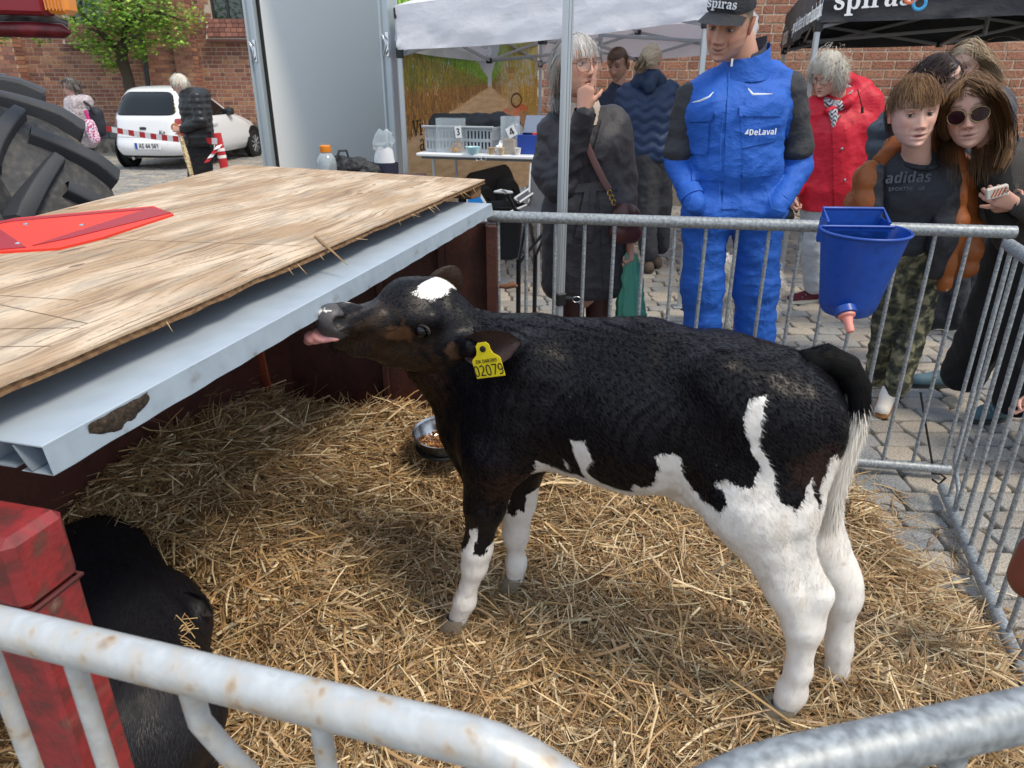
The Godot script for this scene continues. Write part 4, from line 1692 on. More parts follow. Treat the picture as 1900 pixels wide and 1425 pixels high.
func build_wagon() -> void:
	var brown := mat("ffffff",0.55)
	brown.albedo_texture = noise_tex(512,0.012,[[0.0,"351a16"],[0.4,"43211b"],[0.6,"4a261f"],[0.8,"40241d"],[1.0,"5c382b"]],FastNoiseLite.TYPE_SIMPLEX_SMOOTH,6,0.0,71)
	tri_map(brown,1.3)
	with_bump(brown,grain_n,0.12)
	var red := mat("ffffff",0.5)
	red.albedo_texture = noise_tex(512,0.010,[[0.0,"4a302c"],[0.3,"6a2e2d"],[0.42,"852b2d"],[0.6,"922f32"],[0.72,"7a3331"],[0.84,"5f4039"],[1.0,"857468"]],FastNoiseLite.TYPE_SIMPLEX_SMOOTH,6,0.0,73)
	tri_map(red,2.2)
	with_bump(red,grain_n,0.18)
	var w := thing("farm_wagon","dark red steel farm wagon forming the shelter beside the straw","wagon",PA + PE * 0.6 + PD * 1.1)
	var bas := Basis(PD,Vector3.UP,PD.cross(Vector3.UP))
	var lf := PE
	var np := on(115,940,1.035)
	var pw := 0.10
	var pc := np - PD * 0.045 + lf * 0.055
	var post := MB.new()
	post.box(Transform3D(bas,Vector3(pc.x,0.46,pc.z)),Vector3(0.088,0.92,0.11),0.006)
	var p1 := part(w,"post",post,red,"bright red square corner post with worn paint")
	var cap := MB.new()
	cap.box(Transform3D(bas,Vector3(pc.x,0.978,pc.z)),Vector3(0.094,0.114,0.116),0.012)
	part(p1,"cap_block",cap,red)
	var seam := MB.new()
	var sc := []
	for k in 5:
		var o := [Vector2(1,1),Vector2(1,-1),Vector2(-1,-1),Vector2(-1,1),Vector2(1,1)][k] as Vector2
		sc.append(Vector3(pc.x,0.92,pc.z) + PD * o.x * 0.044 + lf * o.y * 0.055)
	seam.tube(sc,0.0045,6,false)
	part(p1,"weld_seam",seam,mat("5a2a28",0.8))
	var fpx := Vector3(PB.x,0,PB.z) + lf * 0.03 - PD * 0.0
	var fp := MB.new()
	fp.box(Transform3D(Basis(),Vector3(at(912,500,2.98).x,0.515,-3.0)),Vector3(0.052,1.03,0.075),0.006)
	var p2 := part(w,"post",fp,brown,"brown far corner post with a hook")
	var hook := MB.new()
	var hb := at(927,531,2.96)
	hook.tube([hb,hb + Vector3(0.03,0.002,0.01),hb + Vector3(0.055,0.01,0.01),hb + Vector3(0.075,0.0,0.0)],[0.009,0.012,0.016,0.006],8)
	part(p2,"latch_hook",hook,mat("6d4a35",0.8))
	var xr := at(908,500,3.0).x
	var bw := MB.new()
	bw.box(Transform3D(Basis(),Vector3((xr - 1.6) * 0.5,0.515,-3.05)),Vector3(xr + 1.6,1.03,0.03),0.003)
	part(w,"end_wall",bw,brown)
	for k in 2:
		var st := MB.new()
		st.box(Transform3D(Basis(),Vector3(at(818.0 if k == 0 else 700.0,500,3.0).x,0.515,-3.012)),Vector3(0.03,1.0,0.03),0.004)
		part(w,"wall_rib",st,brown)
	var sw := MB.new()
	var s0 := PA + lf * 0.78 - PD * 0.4
	var s1 := PB + lf * 0.95
	var sm := (s0 + s1) * 0.5
	var sd := (s1 - s0).normalized()
	sw.box(Transform3D(Basis(sd,Vector3.UP,sd.cross(Vector3.UP)),sm + Vector3.UP * 0.515),Vector3((s1 - s0).length(),1.03,0.03),0.003)
	part(w,"side_wall",sw,brown)
	var on_wall := func(u: float,v: float,off: float) -> Vector3:
		var e := Vector3(0,EYE,0)
		var d := at(u,v,1.0) - e
		var nn := sd.cross(Vector3.UP)
		return e + d * (((s0 - e).dot(nn)) / d.dot(nn)) + (nn if nn.dot(Vector3.RIGHT) > 0 else -nn) * off
	var strap := MB.new()
	strap.tube([on_wall.call(470,640,0.02),on_wall.call(477,690,0.03),on_wall.call(488,735,0.03),on_wall.call(497,790,0.03)],0.024,8,true,PD,0.2)
	part(w,"strap",strap,mat("8a3f24",0.85),"rust orange webbing strap hanging on the wall")
	var dk := MB.new()
	dk.box(Transform3D(Basis(),Vector3(-0.86,1.06,-4.0)),Vector3(0.72,0.05,0.6),0.006)
	part(w,"rear_deck",dk,brown)
	for sx in [-1.15,-0.6]:
		var lg := MB.new()
		lg.box(Transform3D(Basis(),Vector3(sx,0.52,-4.05)),Vector3(0.08,1.04,0.08),0.006)
		part(w,"deck_leg",lg,brown)
	var wp := thing("hollow_metal_sheet","long pale blue white hollow metal sheet lying as a roof over the straw","sheet",PA + lf * 0.55 + PD * 1.08 + Vector3.UP * 1.07)
	var wm := mat("ffffff",0.42)
	wm.albedo_texture = noise_tex(512,0.02,[[0.0,"a0adba"],[0.5,"a8b5c2"],[1.0,"adbac6"]],FastNoiseLite.TYPE_SIMPLEX_SMOOTH,5,0.0,75)
	tri_map(wm,1.0)
	var L := (PB - PA).length()
	var y0 := 1.076
	var y1 := 1.122
	var WD := 1.05
	var skin := MB.new()
	skin.box(Transform3D(bas,PA + PD * L * 0.5 + lf * WD * 0.5 + Vector3.UP * (y1 - 0.002)),Vector3(L,0.004,WD),0.0012)
	part(wp,"top_skin",skin,wm)
	var fc := MB.new()
	var nseg := 60
	for k in nseg:
		var t0 := float(k) / nseg
		var t1 := float(k + 1) / nseg
		var a := PA + PD * L * t0
		var b := PA + PD * L * t1
		var wob0 := 0.0015 * sin(k * 1.7)
		var wob1 := 0.0015 * sin((k + 1) * 1.7)
		fc.quad(a + Vector3.UP * y0 - lf * (0.006 + wob0),b + Vector3.UP * y0 - lf * (0.006 + wob1),b + Vector3.UP * (y1 - 0.002),a + Vector3.UP * (y1 - 0.002))
		fc.quad(a + Vector3.UP * y0 + lf * 0.05,b + Vector3.UP * y0 + lf * 0.05,b + Vector3.UP * y0 - lf * (0.006 + wob1),a + Vector3.UP * y0 - lf * (0.006 + wob0))
	var fm := mat("ffffff",0.5)
	fm.albedo_texture = noise_tex(512,0.012,[[0.0,"5a5046"],[0.2,"7c8083"],[0.3,"8b98a4"],[0.6,"93a1ae"],[1.0,"9aa7b3"]],FastNoiseLite.TYPE_SIMPLEX_SMOOTH,6,0.0,77)
	tri_map(fm,2.0)
	part(wp,"front_edge",fc,fm)
	for k in 4:
		var rb := MB.new()
		var o0 := 0.03 + k * 0.045
		rb.plate([PA + lf * (o0 + (0.02 if k % 2 == 0 else 0.0)) + Vector3.UP * (y1 - 0.006),PA + lf * (o0 + (0.0 if k % 2 == 0 else 0.03)) + Vector3.UP * (y0 + 0.002),PA + PD * L + lf * (o0 + (0.0 if k % 2 == 0 else 0.03)) + Vector3.UP * (y0 + 0.002),PA + PD * L + lf * (o0 + (0.02 if k % 2 == 0 else 0.0)) + Vector3.UP * (y1 - 0.006)],-lf,0.003)
		part(wp,"web",rb,fm)
	var btm := MB.new()
	btm.box(Transform3D(bas,PA + PD * L * 0.5 + lf * (WD * 0.5 + 0.03) + Vector3.UP * (y0 + 0.001)),Vector3(L - 0.01,0.003,WD - 0.07))
	part(wp,"bottom_skin",btm,fm)
	var dm := mat("ffffff",0.95)
	dm.albedo_texture = noise_tex(256,0.08,[[0.0,"140f0b"],[0.5,"2c2219"],[0.8,"46372a"],[1.0,"75663c"]],FastNoiseLite.TYPE_SIMPLEX_SMOOTH,5,0.0,79)
	tri_map(dm,6.0)
	with_bump(dm,grain_n,1.0)
	var dirt := MB.new()
	var nz := FastNoiseLite.new()
	nz.frequency = 30.0
	var drows := []
	for j in 9:
		var row := []
		for k in 17:
			var t := k / 16.0
			var s := j / 8.0
			var p := PA + PD * lerpf(0.075,0.20,t) + Vector3.UP * lerpf(y0 + 0.006 + 0.022 * (1.0 - sin(t * PI)),y1 - 0.004,s)
			var edge := minf(minf(t,1 - t) * 5.0,minf(s,1 - s) * 4.0)
			row.append(p - lf * (0.0015 + 0.005 * clampf(edge,0,1) + 0.006 * nz.get_noise_3dv(p)))
		drows.append(row)
	dirt.sheet(drows)
	part(wp,"caked_dirt",dirt,dm)
	var ph := 1.192
	var FR := on(900,333,ph)
	var NR := on(0,716,ph) - (FR - on(0,716,ph)).normalized() * 0.2
	var FL := on(440,305,ph)
	var ML := on(240,356,ph)
	var NL := ML + (ML - FL).normalized() * 1.7
	var ply := thing("plywood_sheet","weathered plywood sheet with frayed edge lying on the white panel","board",(FR + NR + FL + NL) * 0.25)
	var wood := mat("ffffff",0.8)
	wood.albedo_texture = wood_texture()
	wood.uv1_scale = Vector3(1.0 / 2.4,1.0 / 1.8,1)
	with_bump(wood,grain_n,0.3)
	var edge_m := mat("ffffff",0.9)
	edge_m.albedo_texture = noise_tex(256,0.05,[[0.0,"4a3524"],[0.5,"7a5c3f"],[1.0,"a5835c"]],FastNoiseLite.TYPE_SIMPLEX_SMOOTH,4,0.0,81)
	tri_map(edge_m,4.0)
	var edge_pts := []
	var ne := 46
	var rr := RandomNumberGenerator.new()
	rr.seed = 15
	var inn := (FL - FR).normalized()
	for k in ne + 1:
		var t := float(k) / ne
		edge_pts.append(NR.lerp(FR,t) + inn * (rr.randf_range(0.0,0.0022) + (0.005 if k % 11 == 4 else 0.0)))
	var face := MB.new()
	face.plate(edge_pts + [FL,NL],Vector3.UP,0.005)
	part(ply,"face_ply",face,wood)
	var core := MB.new()
	var cpts := []
	for p in edge_pts:
		cpts.append(p + inn * rr.randf_range(0.003,0.006) - Vector3.UP * 0.0052)
	core.plate(cpts + [FL - Vector3.UP * 0.0052,NL - Vector3.UP * 0.0052],Vector3.UP,0.007)
	part(ply,"core_ply",core,edge_m)
	var low := MB.new()
	var lpts := []
	for p in edge_pts:
		lpts.append(p - inn * rr.randf_range(-0.003,0.004) - Vector3.UP * 0.0125)
	low.plate(lpts + [FL - Vector3.UP * 0.0125,NL - Vector3.UP * 0.0125],Vector3.UP,0.005)
	part(ply,"bottom_ply",low,edge_m)
	var spm := mat("c2a57c",0.85)
	for k in 16:
		var sp := MB.new()
		var p := NR.lerp(FR,rr.randf_range(0.12,0.99)) - Vector3.UP * 0.012
		var d := (-inn * rr.randf_range(0.2,1.0) + Vector3.UP * rr.randf_range(-0.9,-0.1) + (FR - NR).normalized() * rr.randf_range(-0.7,0.7)).normalized()
		sp.tube([p,p + d * rr.randf_range(0.012,0.035)],[0.0015,0.0004],4)
		part(ply,"splinter",sp,spm)
	var big := MB.new()
	var b0 := on(585,438,ph + 0.002)
	big.tube([b0,on(604,455,ph + 0.004),on(645,492,ph - 0.035)],[0.004,0.0045,0.0015],5,true,Vector3.UP,0.4)
	part(ply,"splinter",big,mat("8a6d4c",0.9),"long dark splinter sticking out over the edge")
	var cut := MB.new()
	for ln in [[0,548,145,557],[0,565,162,600],[0,610,148,608],[190,443,560,456],[0,643,95,642]]:
		var p := on(ln[0],ln[1],ph + 0.0004)
		var q := on(ln[2],ln[3],ph + 0.0004)
		var sdv := (q - p).cross(Vector3.UP).normalized() * 0.0011
		cut.quad(p + sdv,q + sdv,q - sdv,p - sdv)
	part(ply,"saw_marks",cut,mat("5a4634",0.95))
	for k in 3:
		var bt := MB.new()
		var c := NR.lerp(FR,[0.972,0.55,0.2][k]) + inn * (0.07 if k == 0 else 0.45)
		c.y = (y1 + ph - 0.0175) * 0.5
		bt.box(Transform3D(Basis(inn,Vector3.UP,inn.cross(Vector3.UP)),c + inn * 0.2),Vector3(0.5,ph - 0.0185 - y1,0.09),0.003)
		part(ply,"batten",bt,edge_m)
	var ty := ph + 0.006
	var tri := thing("warning_triangle","orange slow vehicle triangle with red reflective border lying on the plywood","sign",on(120,425,ty))
	var orange := mat("d8331a",0.55)
	var deep := mat("a00f22",0.45)
	var outline := [on(-150,480,ty),on(-60,470,ty),on(108,460,ty),on(190,440,ty),on(322,397,ty),on(285,382,ty),on(30,404,ty),on(-150,440,ty)]
	var tb := MB.new()
	tb.plate(outline,Vector3.UP,0.006)
	part(tri,"plate",tb,orange)
	var stripe := func(a: Array) -> void:
		var s := MB.new()
		var pts := []
		for q in a:
			pts.append(on(q[0],q[1],ty + 0.002))
		s.plate(pts,Vector3.UP,0.0018)
		part(tri,"reflective_strip",s,deep)
	stripe.call([[-140,474],[48,458],[0,425],[-140,452]])
	stripe.call([[60,455],[125,442],[318,394],[283,384],[270,388]])
	stripe.call([[0,414],[20,410],[278,387],[282,384],[30,405],[-30,414]])
	for rv in [[48,416],[152,418],[33,452]]:
		var b := MB.new()
		b.lathe(Transform3D(Basis(),on(rv[0],rv[1],ty + 0.001)),[Vector2(0.007,0.0),Vector2(0.006,0.003),Vector2(0.0,0.0045)],10)
		part(tri,"rivet",b,M.chrome)
# ================================================================ pen barriers
func barrier(label: String,a: Vector3,b: Vector3,n: int,ytop: float,ybot: float,m: Material,rr: float,br: float,group: String,from := 0.02,to := 0.98,end_bend := 0) -> Node3D:
	var w := thing("pen_barrier",label,"barrier",Vector3((a.x + b.x) * 0.5,0,(a.z + b.z) * 0.5),group)
	var d := (b - a)
	var dn := d.normalized()
	var up := Vector3.UP
	var tr := MB.new()
	var tp := [a + up * ytop,b + up * ytop]
	if end_bend == 0:
		tr.tube([tp[0],tp[0].lerp(tp[1],0.33),tp[0].lerp(tp[1],0.66),tp[1]],rr,18)
		part(w,"top_rail",tr,m)
		var bt := MB.new()
		bt.tube([a + up * ybot,b + up * ybot],rr * 0.9,16)
		part(w,"bottom_rail",bt,m)
	else:
		var pts := []
		pts.append(a + up * ytop)
		var R := 0.14
		for k in 4:
			pts.append((a + up * ytop).lerp(b - dn * R + up * ytop,(k + 1) / 4.0))
		for k in range(1,9):
			var t := PI * 0.5 * k / 8.0
			pts.append(b - dn * R + dn * sin(t) * R + up * (ytop - R + cos(t) * R))
		pts.append(b + up * (ybot + R))
		for k in range(1,7):
			var t := PI * 0.5 * k / 6.0
			pts.append(b - dn * R + dn * cos(t) * R + up * (ybot + R - sin(t) * R))
		pts.append(a + up * ybot)
		tr.tube(pts,rr,20)
		part(w,"frame_tube",tr,m)
	for k in n:
		var t := lerpf(from,to,float(k) / maxi(n - 1,1))
		var p := a + d * t
		var bar := MB.new()
		bar.tube([p + up * (ybot + 0.01),p + up * (ytop - rr * 0.3)],br,10)
		part(w,"bar",bar,m)
	return w
func build_barriers() -> void:
	var yt := 1.062
	var yb := 0.05
	var l := on(905,401,yt)
	var r := on(1884,431,yt)
	l.y = 0
	r.y = 0
	var back := barrier("galvanised pen fence the spectators stand behind, blue bucket hung on it",l,r,17,yt,yb,M.galv,0.0235,0.0078,"",0.022,0.985)
	var a := on(1752,905,yb)
	var b := on(1880,1200,yb)
	a.y = 0
	b.y = 0
	var d := (b - a).normalized()
	a += -d * 0.02
	b = a + d * 2.3
	var side := barrier("galvanised pen fence running along the right edge of the straw",a,b,20,yt - 0.02,yb - 0.01,M.galv,0.0225,0.0078,"",0.045,0.985)
	var bent := MB.new()
	bent.tube([a + d * 0.03 + Vector3.UP * (yt - 0.03),a + d * 0.05 + Vector3.UP * 0.2,a + d * 0.19 + Vector3.UP * 0.13,a + d * 0.2 + Vector3.UP * 0.05],0.0085,8)
	part(side,"bar",bent,M.galv,"bent bar at the corner")
	var ny := 1.1
	var n0 := on(0,1163,ny)
	var n1 := on(700,1332,ny)
	n0.y = 0
	n1.y = 0
	var nd := (n1 - n0).normalized()
	var near := barrier("rust stained steel pen fence with rounded end in front of the red post",n0 - nd * 0.9,n1 + nd * 0.215,0,ny,0.12,M.galv_old,0.0190,0.008,"",0.0,1.0,1)
	for q in [[-40.0,0.0,0.0],[127.0,0.0,0.0],[590.0,0.0,0.0]]:
		var p := near_line(n0,nd,q[0])
		var bar := MB.new()
		bar.tube([Vector3(p.x,ny - 0.015,p.z),Vector3(p.x,0.13,p.z)],0.0092,12)
		part(near,"bar",bar,M.galv_old)
	var pb := near_line(n0,nd,345.0)
	var bb := MB.new()
	bb.tube([Vector3(pb.x,ny - 0.015,pb.z),Vector3(pb.x + 0.002,ny - 0.06,pb.z),Vector3(pb.x + 0.02,ny - 0.11,pb.z - 0.005),Vector3(pb.x + 0.06,ny - 0.19,pb.z - 0.01),Vector3(pb.x + 0.10,0.6,pb.z - 0.01),Vector3(pb.x + 0.08,0.13,pb.z)],0.0105,12)
	part(near,"bar",bb,M.galv_old,"bar bent out of line, rusty at the top")
	var m0 := on(1900,1326,ny)
	var m1 := on(1500,1412,ny)
	m0.y = 0
	m1.y = 0
	var md := (m1 - m0).normalized()
	var near2 := barrier("clean galvanised pen fence with rounded end in front of the calf",m0 - md * 1.0,m1 + md * 0.16,0,ny,0.12,M.galv,0.0205,0.008,"",0.0,1.0,1)
	for u in [1790.0,2080.0]:
		var p := near_line(m0,md,u)
		var bar := MB.new()
		bar.tube([Vector3(p.x,ny - 0.015,p.z),Vector3(p.x,0.13,p.z)],0.0095,12)
		part(near2,"bar",bar,M.galv)
func near_line(o: Vector3,d: Vector3,u: float) -> Vector3:
	var k := (u - 950.0) / FOCAL
	var best := o
	var lo := -1.5
	var hi := 1.5
	for s in 50:
		var t := (lo + hi) * 0.5
		var p := o + d * t
		var z := -p.z * CP + (EYE - 1.1) * SP
		var g := (p.x - k * z)
		if (g < 0) == (d.x > 0):
			lo = t
		else:
			hi = t
		best = p
	return best
# ================================================================ straw
func straw_height(x: float,f: float) -> float:
	var p := Vector2(x,f) - Vector2(-0.45,2.62)
	var dn := Vector2(0.64,-0.77)
	var al := Vector2(0.77,0.64)
	var s := p.dot(dn)
	var t := p.dot(al)
	var side := 1.0 - smoothstep(0.25,0.85,t)
	var heap := 0.43 * lerpf(1.0,0.58,smoothstep(-1.0,-0.15,t)) * exp(-pow(maxf(s,0.0) / 0.43,2.0)) * side
	var rim := 0.10 * exp(-pow((x - 1.15 - (2.2 - f) * -0.25) / 0.35,2.0))
	return 0.035 + heap + rim * 0.7 + 0.018 * sin(x * 5.1 + f * 3.0) + 0.014 * sin(x * 9.0 - f * 7.3 + 1.0)
func straw_inside(x: float,f: float) -> float:
	if f < 0.5 or f > 3.2:
		return 0.0
	var right := lerpf(1.43,1.52,0.5) + 0.30 * (f - 1.75) if f > 1.75 else 1.475 + 0.33 * (f - 1.62)
	right -= maxf(0.0,f - 2.05) * 0.95
	right = minf(right,1.42 + 0.1 * (1.8 - f))
	var back := 2.72 - 0.18 * x
	var left := -1.75
	var e := minf(minf(right - x,back - f),x - left)
	return clampf(e / 0.12,0.0,1.0)
func build_straw() -> void:
	var w := Node3D.new()
	w.name = "straw_bedding"
	tag(w,"deep golden straw spread over the pen floor and heaped against the wagon","straw")
	w.set_meta("kind","stuff")
	add_child(w)
	var bed := MB.new()
	var rows := []
	var nz := FastNoiseLite.new()
	nz.frequency = 9.0
	for j in 91:
		var row := []
		for k in 111:
			var x := lerpf(-1.85,1.75,k / 110.0)
			var f := lerpf(0.45,3.0,j / 90.0)
			var ins := straw_inside(x,f)
			row.append(Vector3(x,(straw_height(x,f) - 0.02 + 0.012 * nz.get_noise_2d(x,f)) * ins - 0.035 * (1.0 - ins),-f))
		rows.append(row)
	bed.sheet(rows)
	var bm := mat("ffffff",0.95)
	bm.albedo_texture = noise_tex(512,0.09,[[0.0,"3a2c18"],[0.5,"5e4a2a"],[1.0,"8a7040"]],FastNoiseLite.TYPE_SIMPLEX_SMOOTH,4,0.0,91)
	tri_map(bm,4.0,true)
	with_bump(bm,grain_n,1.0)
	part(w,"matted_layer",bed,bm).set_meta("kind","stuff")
	var cols := [lin("cbab7a"),lin("ba966b"),lin("dcc297"),lin("a17d54"),lin("e8d4ad"),lin("8d6c46"),lin("c6aa86"),lin("b08f60")]
	var r := RandomNumberGenerator.new()
	r.seed = 77
	var mb := MB.new()
	var made := 0
	var tries := 0
	var flow := FastNoiseLite.new()
	flow.seed = 5
	flow.frequency = 2.6
	while made < 90000 and tries < 330000:
		tries += 1
		var f := 0.55 + 2.3 * r.randf()
		var x := r.randf_range(-1.7,1.6)
		var ins := straw_inside(x,f)
		if ins <= 0.0:
			if r.randf() > 0.03 or x < 0.6:
				continue
		elif ins < 1.0 and r.randf() > ins * 0.8 + 0.1:
			continue
		var px := pixel_of(Vector3(x,0.08,-f))
		if px.x < -60 or px.x > 1960 or px.y > 1500:
			continue
		made += 1
		var h := straw_height(x,f) * minf(ins * 1.2,1.0) if ins > 0.0 else 0.006
		var len := r.randf_range(0.05,0.17) if r.randf() < 0.7 else r.randf_range(0.15,0.32)
		var wd := r.randf_range(0.0010,0.0024) if r.randf() < 0.78 else r.randf_range(0.0024,0.0046)
		if f < 1.35:
			wd *= 0.85
		var ang := flow.get_noise_2d(x,f) * 5.0 + r.randfn() * 0.75 + (PI if r.randf() < 0.5 else 0.0)
		var tilt := r.randfn() * 0.26
		if r.randf() < 0.05:
			tilt = r.randf_range(0.4,1.2)
		if ins <= 0.0:
			tilt = 0.02
		var dir := Vector3(cos(ang) * cos(tilt),sin(tilt),sin(ang) * cos(tilt))
		var tuft := flow.get_noise_2d(x * 2.7 + 9.0,f * 2.7) * 0.035
		var p := Vector3(x,h + tuft + r.randf_range(-0.024,0.024),-f)
		if ins <= 0.0:
			p.y = 0.004
		var bend := r.randfn() * 0.8
		var sdv := dir.cross(Vector3.UP).normalized()
		var roll := r.randf_range(-0.9,0.9)
		var flat := (sdv * cos(roll) + dir.cross(sdv) * sin(roll)).normalized()
		mb.col = cols[r.randi() % cols.size()] * r.randf_range(0.6,1.12)
		var segs := 3 if len < 0.09 else 5
		var q := p - dir * len * 0.5
		var d := dir
		var kink := r.randi() % segs
		var first := mb.v.size()
		var nn := d.cross(flat).normalized()
		if nn.y < 0:
			nn = -nn
			flat = -flat
		for s in segs + 1:
			var ww := wd * (1.0 if s < segs else 0.5)
			mb.vert(q + flat * ww,(nn + flat * 0.6).normalized())
			mb.vert(q - flat * ww,(nn - flat * 0.6).normalized())
			q += d * len / segs
			var turn := bend / segs + (r.randfn() * 0.9 if s == kink and r.randf() < 0.4 else 0.0)
			d = (d + sdv * turn + Vector3.UP * (r.randfn() * 0.09 - d.y * 0.25)).normalized()
			var gnd := straw_height(q.x,-q.z) - 0.016 if ins > 0.0 else 0.003
			if q.y < gnd:
				q.y = gnd
		for s in segs:
			var a := first + s * 2
			mb.i.append_array(PackedInt32Array([a,a + 1,a + 3,a,a + 3,a + 2]))
	var sm := vmat(0.62)
	sm.backlight_enabled = true
	sm.backlight = Color(0.12,0.09,0.04)
	part(w,"straw",mb,sm).set_meta("kind","stuff")
# ================================================================ the standing calf
const CO := Vector3(0.36,0,-1.59)
const CD := Vector3(-0.911,0,-0.413)
const CN := Vector3(-0.413,0,0.911)
func calf_at(u: float,v: float,off := 0.0) -> Vector3:
	var e := Vector3(0,EYE,0)
	var d := at(u,v,1.0) - e
	var t := (CO + CN * off - e).dot(CN) / d.dot(CN)
	return e + d * t
func calf_uv(p: Vector3) -> Vector2:
	var s := (p - CO).dot(CD)
	return Vector2((s + 0.75) / 1.75,1.0 - p.y / 1.25)
var coat: Image
func coat_image() -> void:
	var W := 1120
	var H := 800
	coat = Image.create(W,H,false,Image.FORMAT_RGB8)
	var black := Color(0.0065,0.006,0.0075)
	var nz := FastNoiseLite.new()
	nz.frequency = 0.035
	nz.fractal_octaves = 3
	var n2 := FastNoiseLite.new()
	n2.frequency = 0.25
	n2.seed = 4
	var to_px := func(list: Array,off: float) -> PackedVector2Array:
		var out := PackedVector2Array()
		for q in list:
			var uv := calf_uv(calf_at(q[0],q[1],off))
			out.append(Vector2(uv.x * W,uv.y * H))
		return out
	coat.fill(black.linear_to_srgb())
	coat.fill_rect(Rect2i(0,0,60,50),Color(0.055,0.034,0.030).linear_to_srgb())
	var soft := [[calf_uv(calf_at(720,640,0.15)),0.16,Color(0.030,0.018,0.012)],[calf_uv(calf_at(770,700,0.1)),0.14,Color(0.034,0.018,0.011)],[calf_uv(calf_at(760,612,0.16)),0.035,Color(0.12,0.058,0.032)],[calf_uv(calf_at(835,655,0.15)),0.03,Color(0.10,0.055,0.034)],[calf_uv(calf_at(720,690,0.12)),0.05,Color(0.055,0.028,0.017)],[calf_uv(calf_at(628,595,0.31)),0.045,Color(0.055,0.052,0.054)],[calf_uv(calf_at(960,900,0.12)),0.09,Color(0.026,0.014,0.012)],[calf_uv(calf_at(1520,860,0.1)),0.07,Color(0.028,0.015,0.012)]]
	for s in soft:
		var c := Vector2(s[0].x * W,s[0].y * H)
		var rad: float = s[1] * W / 1.75
		for y in range(maxi(0,int(c.y - rad * 1.3)),mini(H,int(c.y + rad * 1.3))):
			for x in range(maxi(0,int(c.x - rad * 1.3)),mini(W,int(c.x + rad * 1.3))):
				var d := (Vector2(x,y) - c).length() / rad + nz.get_noise_2d(x * 1.5,y * 1.5) * 0.5
				if d < 1.0:
					var o := coat.get_pixel(x,y).srgb_to_linear()
					coat.set_pixel(x,y,o.lerp(s[2],smoothstep(1.0,0.35,d)).linear_to_srgb())
	var belly := [[975,915],[982,884],[1001,849],[1019,870],[1042,880],[1084,887],[1080,862],[1072,835],[1070,803],[1098,805],[1107,843],[1093,866],[1096,884],[1112,893],[1140,907],[1172,917],[1179,889],[1195,903],[1216,889],[1228,861],[1225,838],[1242,830],[1267,833],[1269,856],[1276,884],[1288,903],[1311,921],[1343,930],[1353,917],[1348,898],[1332,880],[1355,877],[1381,889],[1404,886],[1411,852],[1401,819],[1390,792],[1385,759],[1394,729],[1422,722],[1418,778],[1413,801],[1427,838],[1441,861],[1443,898],[1455,921],[1482,937],[1492,912],[1506,880],[1510,905],[1520,950],[1525,890],[1545,850],[1600,900],[1720,1460],[1180,1460],[1200,1000],[1000,980]]
	var polys := [
		[belly,0.13],
		[[[857,991],[873,1007],[887,984],[885,963],[904,959],[899,991],[894,1009],[908,1014],[918,1002],[960,1060],[960,1200],[780,1200],[800,1010]],0.11],
		[[[934,979],[959,981],[975,960],[982,940],[986,905],[1000,900],[1030,1010],[1020,1130],[910,1130],[905,1010]],-0.11],
		[[[788,815],[806,824],[832,838],[866,885],[862,905],[838,872],[815,850]],0.02],
		[[[784,525],[789,517],[799,518],[811,530],[822,547],[816,553],[806,549],[795,539],[783,534],[788,530]],0.105],
		[[[604,576],[612,566],[622,563],[620,576],[609,590],[602,602],[598,592]],0.30],
		[[[628,562],[643,561],[641,565],[630,566]],0.28],
		[[[1042,868],[1048,850],[1050,868],[1046,876]],0.15]]
	for pl in polys:
		var pts: PackedVector2Array = to_px.call(pl[0],pl[1])
		var lo := pts[0]
		var hi := pts[0]
		for p in pts:
			lo = lo.min(p)
			hi = hi.max(p)
		for y in range(maxi(0,int(lo.y) - 8),mini(H,int(hi.y) + 8)):
			for x in range(maxi(0,int(lo.x) - 8),mini(W,int(hi.x) + 8)):
				var q := Vector2(x + nz.get_noise_2d(x,y) * 5.0 + n2.get_noise_2d(x * 2.2,y * 0.35) * 2.5,y + nz.get_noise_2d(x + 500,y) * 5.0 + n2.get_noise_2d(x * 2.2,y * 0.35 + 200) * 6.0)
				if Geometry2D.is_point_in_polygon(q,pts):
					var g := n2.get_noise_2d(x * 0.5,y * 0.15) * 0.04 + nz.get_noise_2d(x * 0.3,y * 0.3) * 0.05
					var wc := Color(0.80 + g,0.77 + g,0.73 + g)
					var st := nz.get_noise_2d(x * 0.9 + 70,y * 0.5 + 90)
					if st > 0.18:
						wc = wc.lerp(Color(0.56,0.48,0.37),clampf((st - 0.18) * 1.0,0,0.3))
					coat.set_pixel(x,y,wc.linear_to_srgb())
func coat_color(p: Vector3) -> Color:
	var uv := calf_uv(p)
	return coat.get_pixel(clampi(int(uv.x * coat.get_width()),0,coat.get_width() - 1),clampi(int(uv.y * coat.get_height()),0,coat.get_height() - 1)).srgb_to_linear()
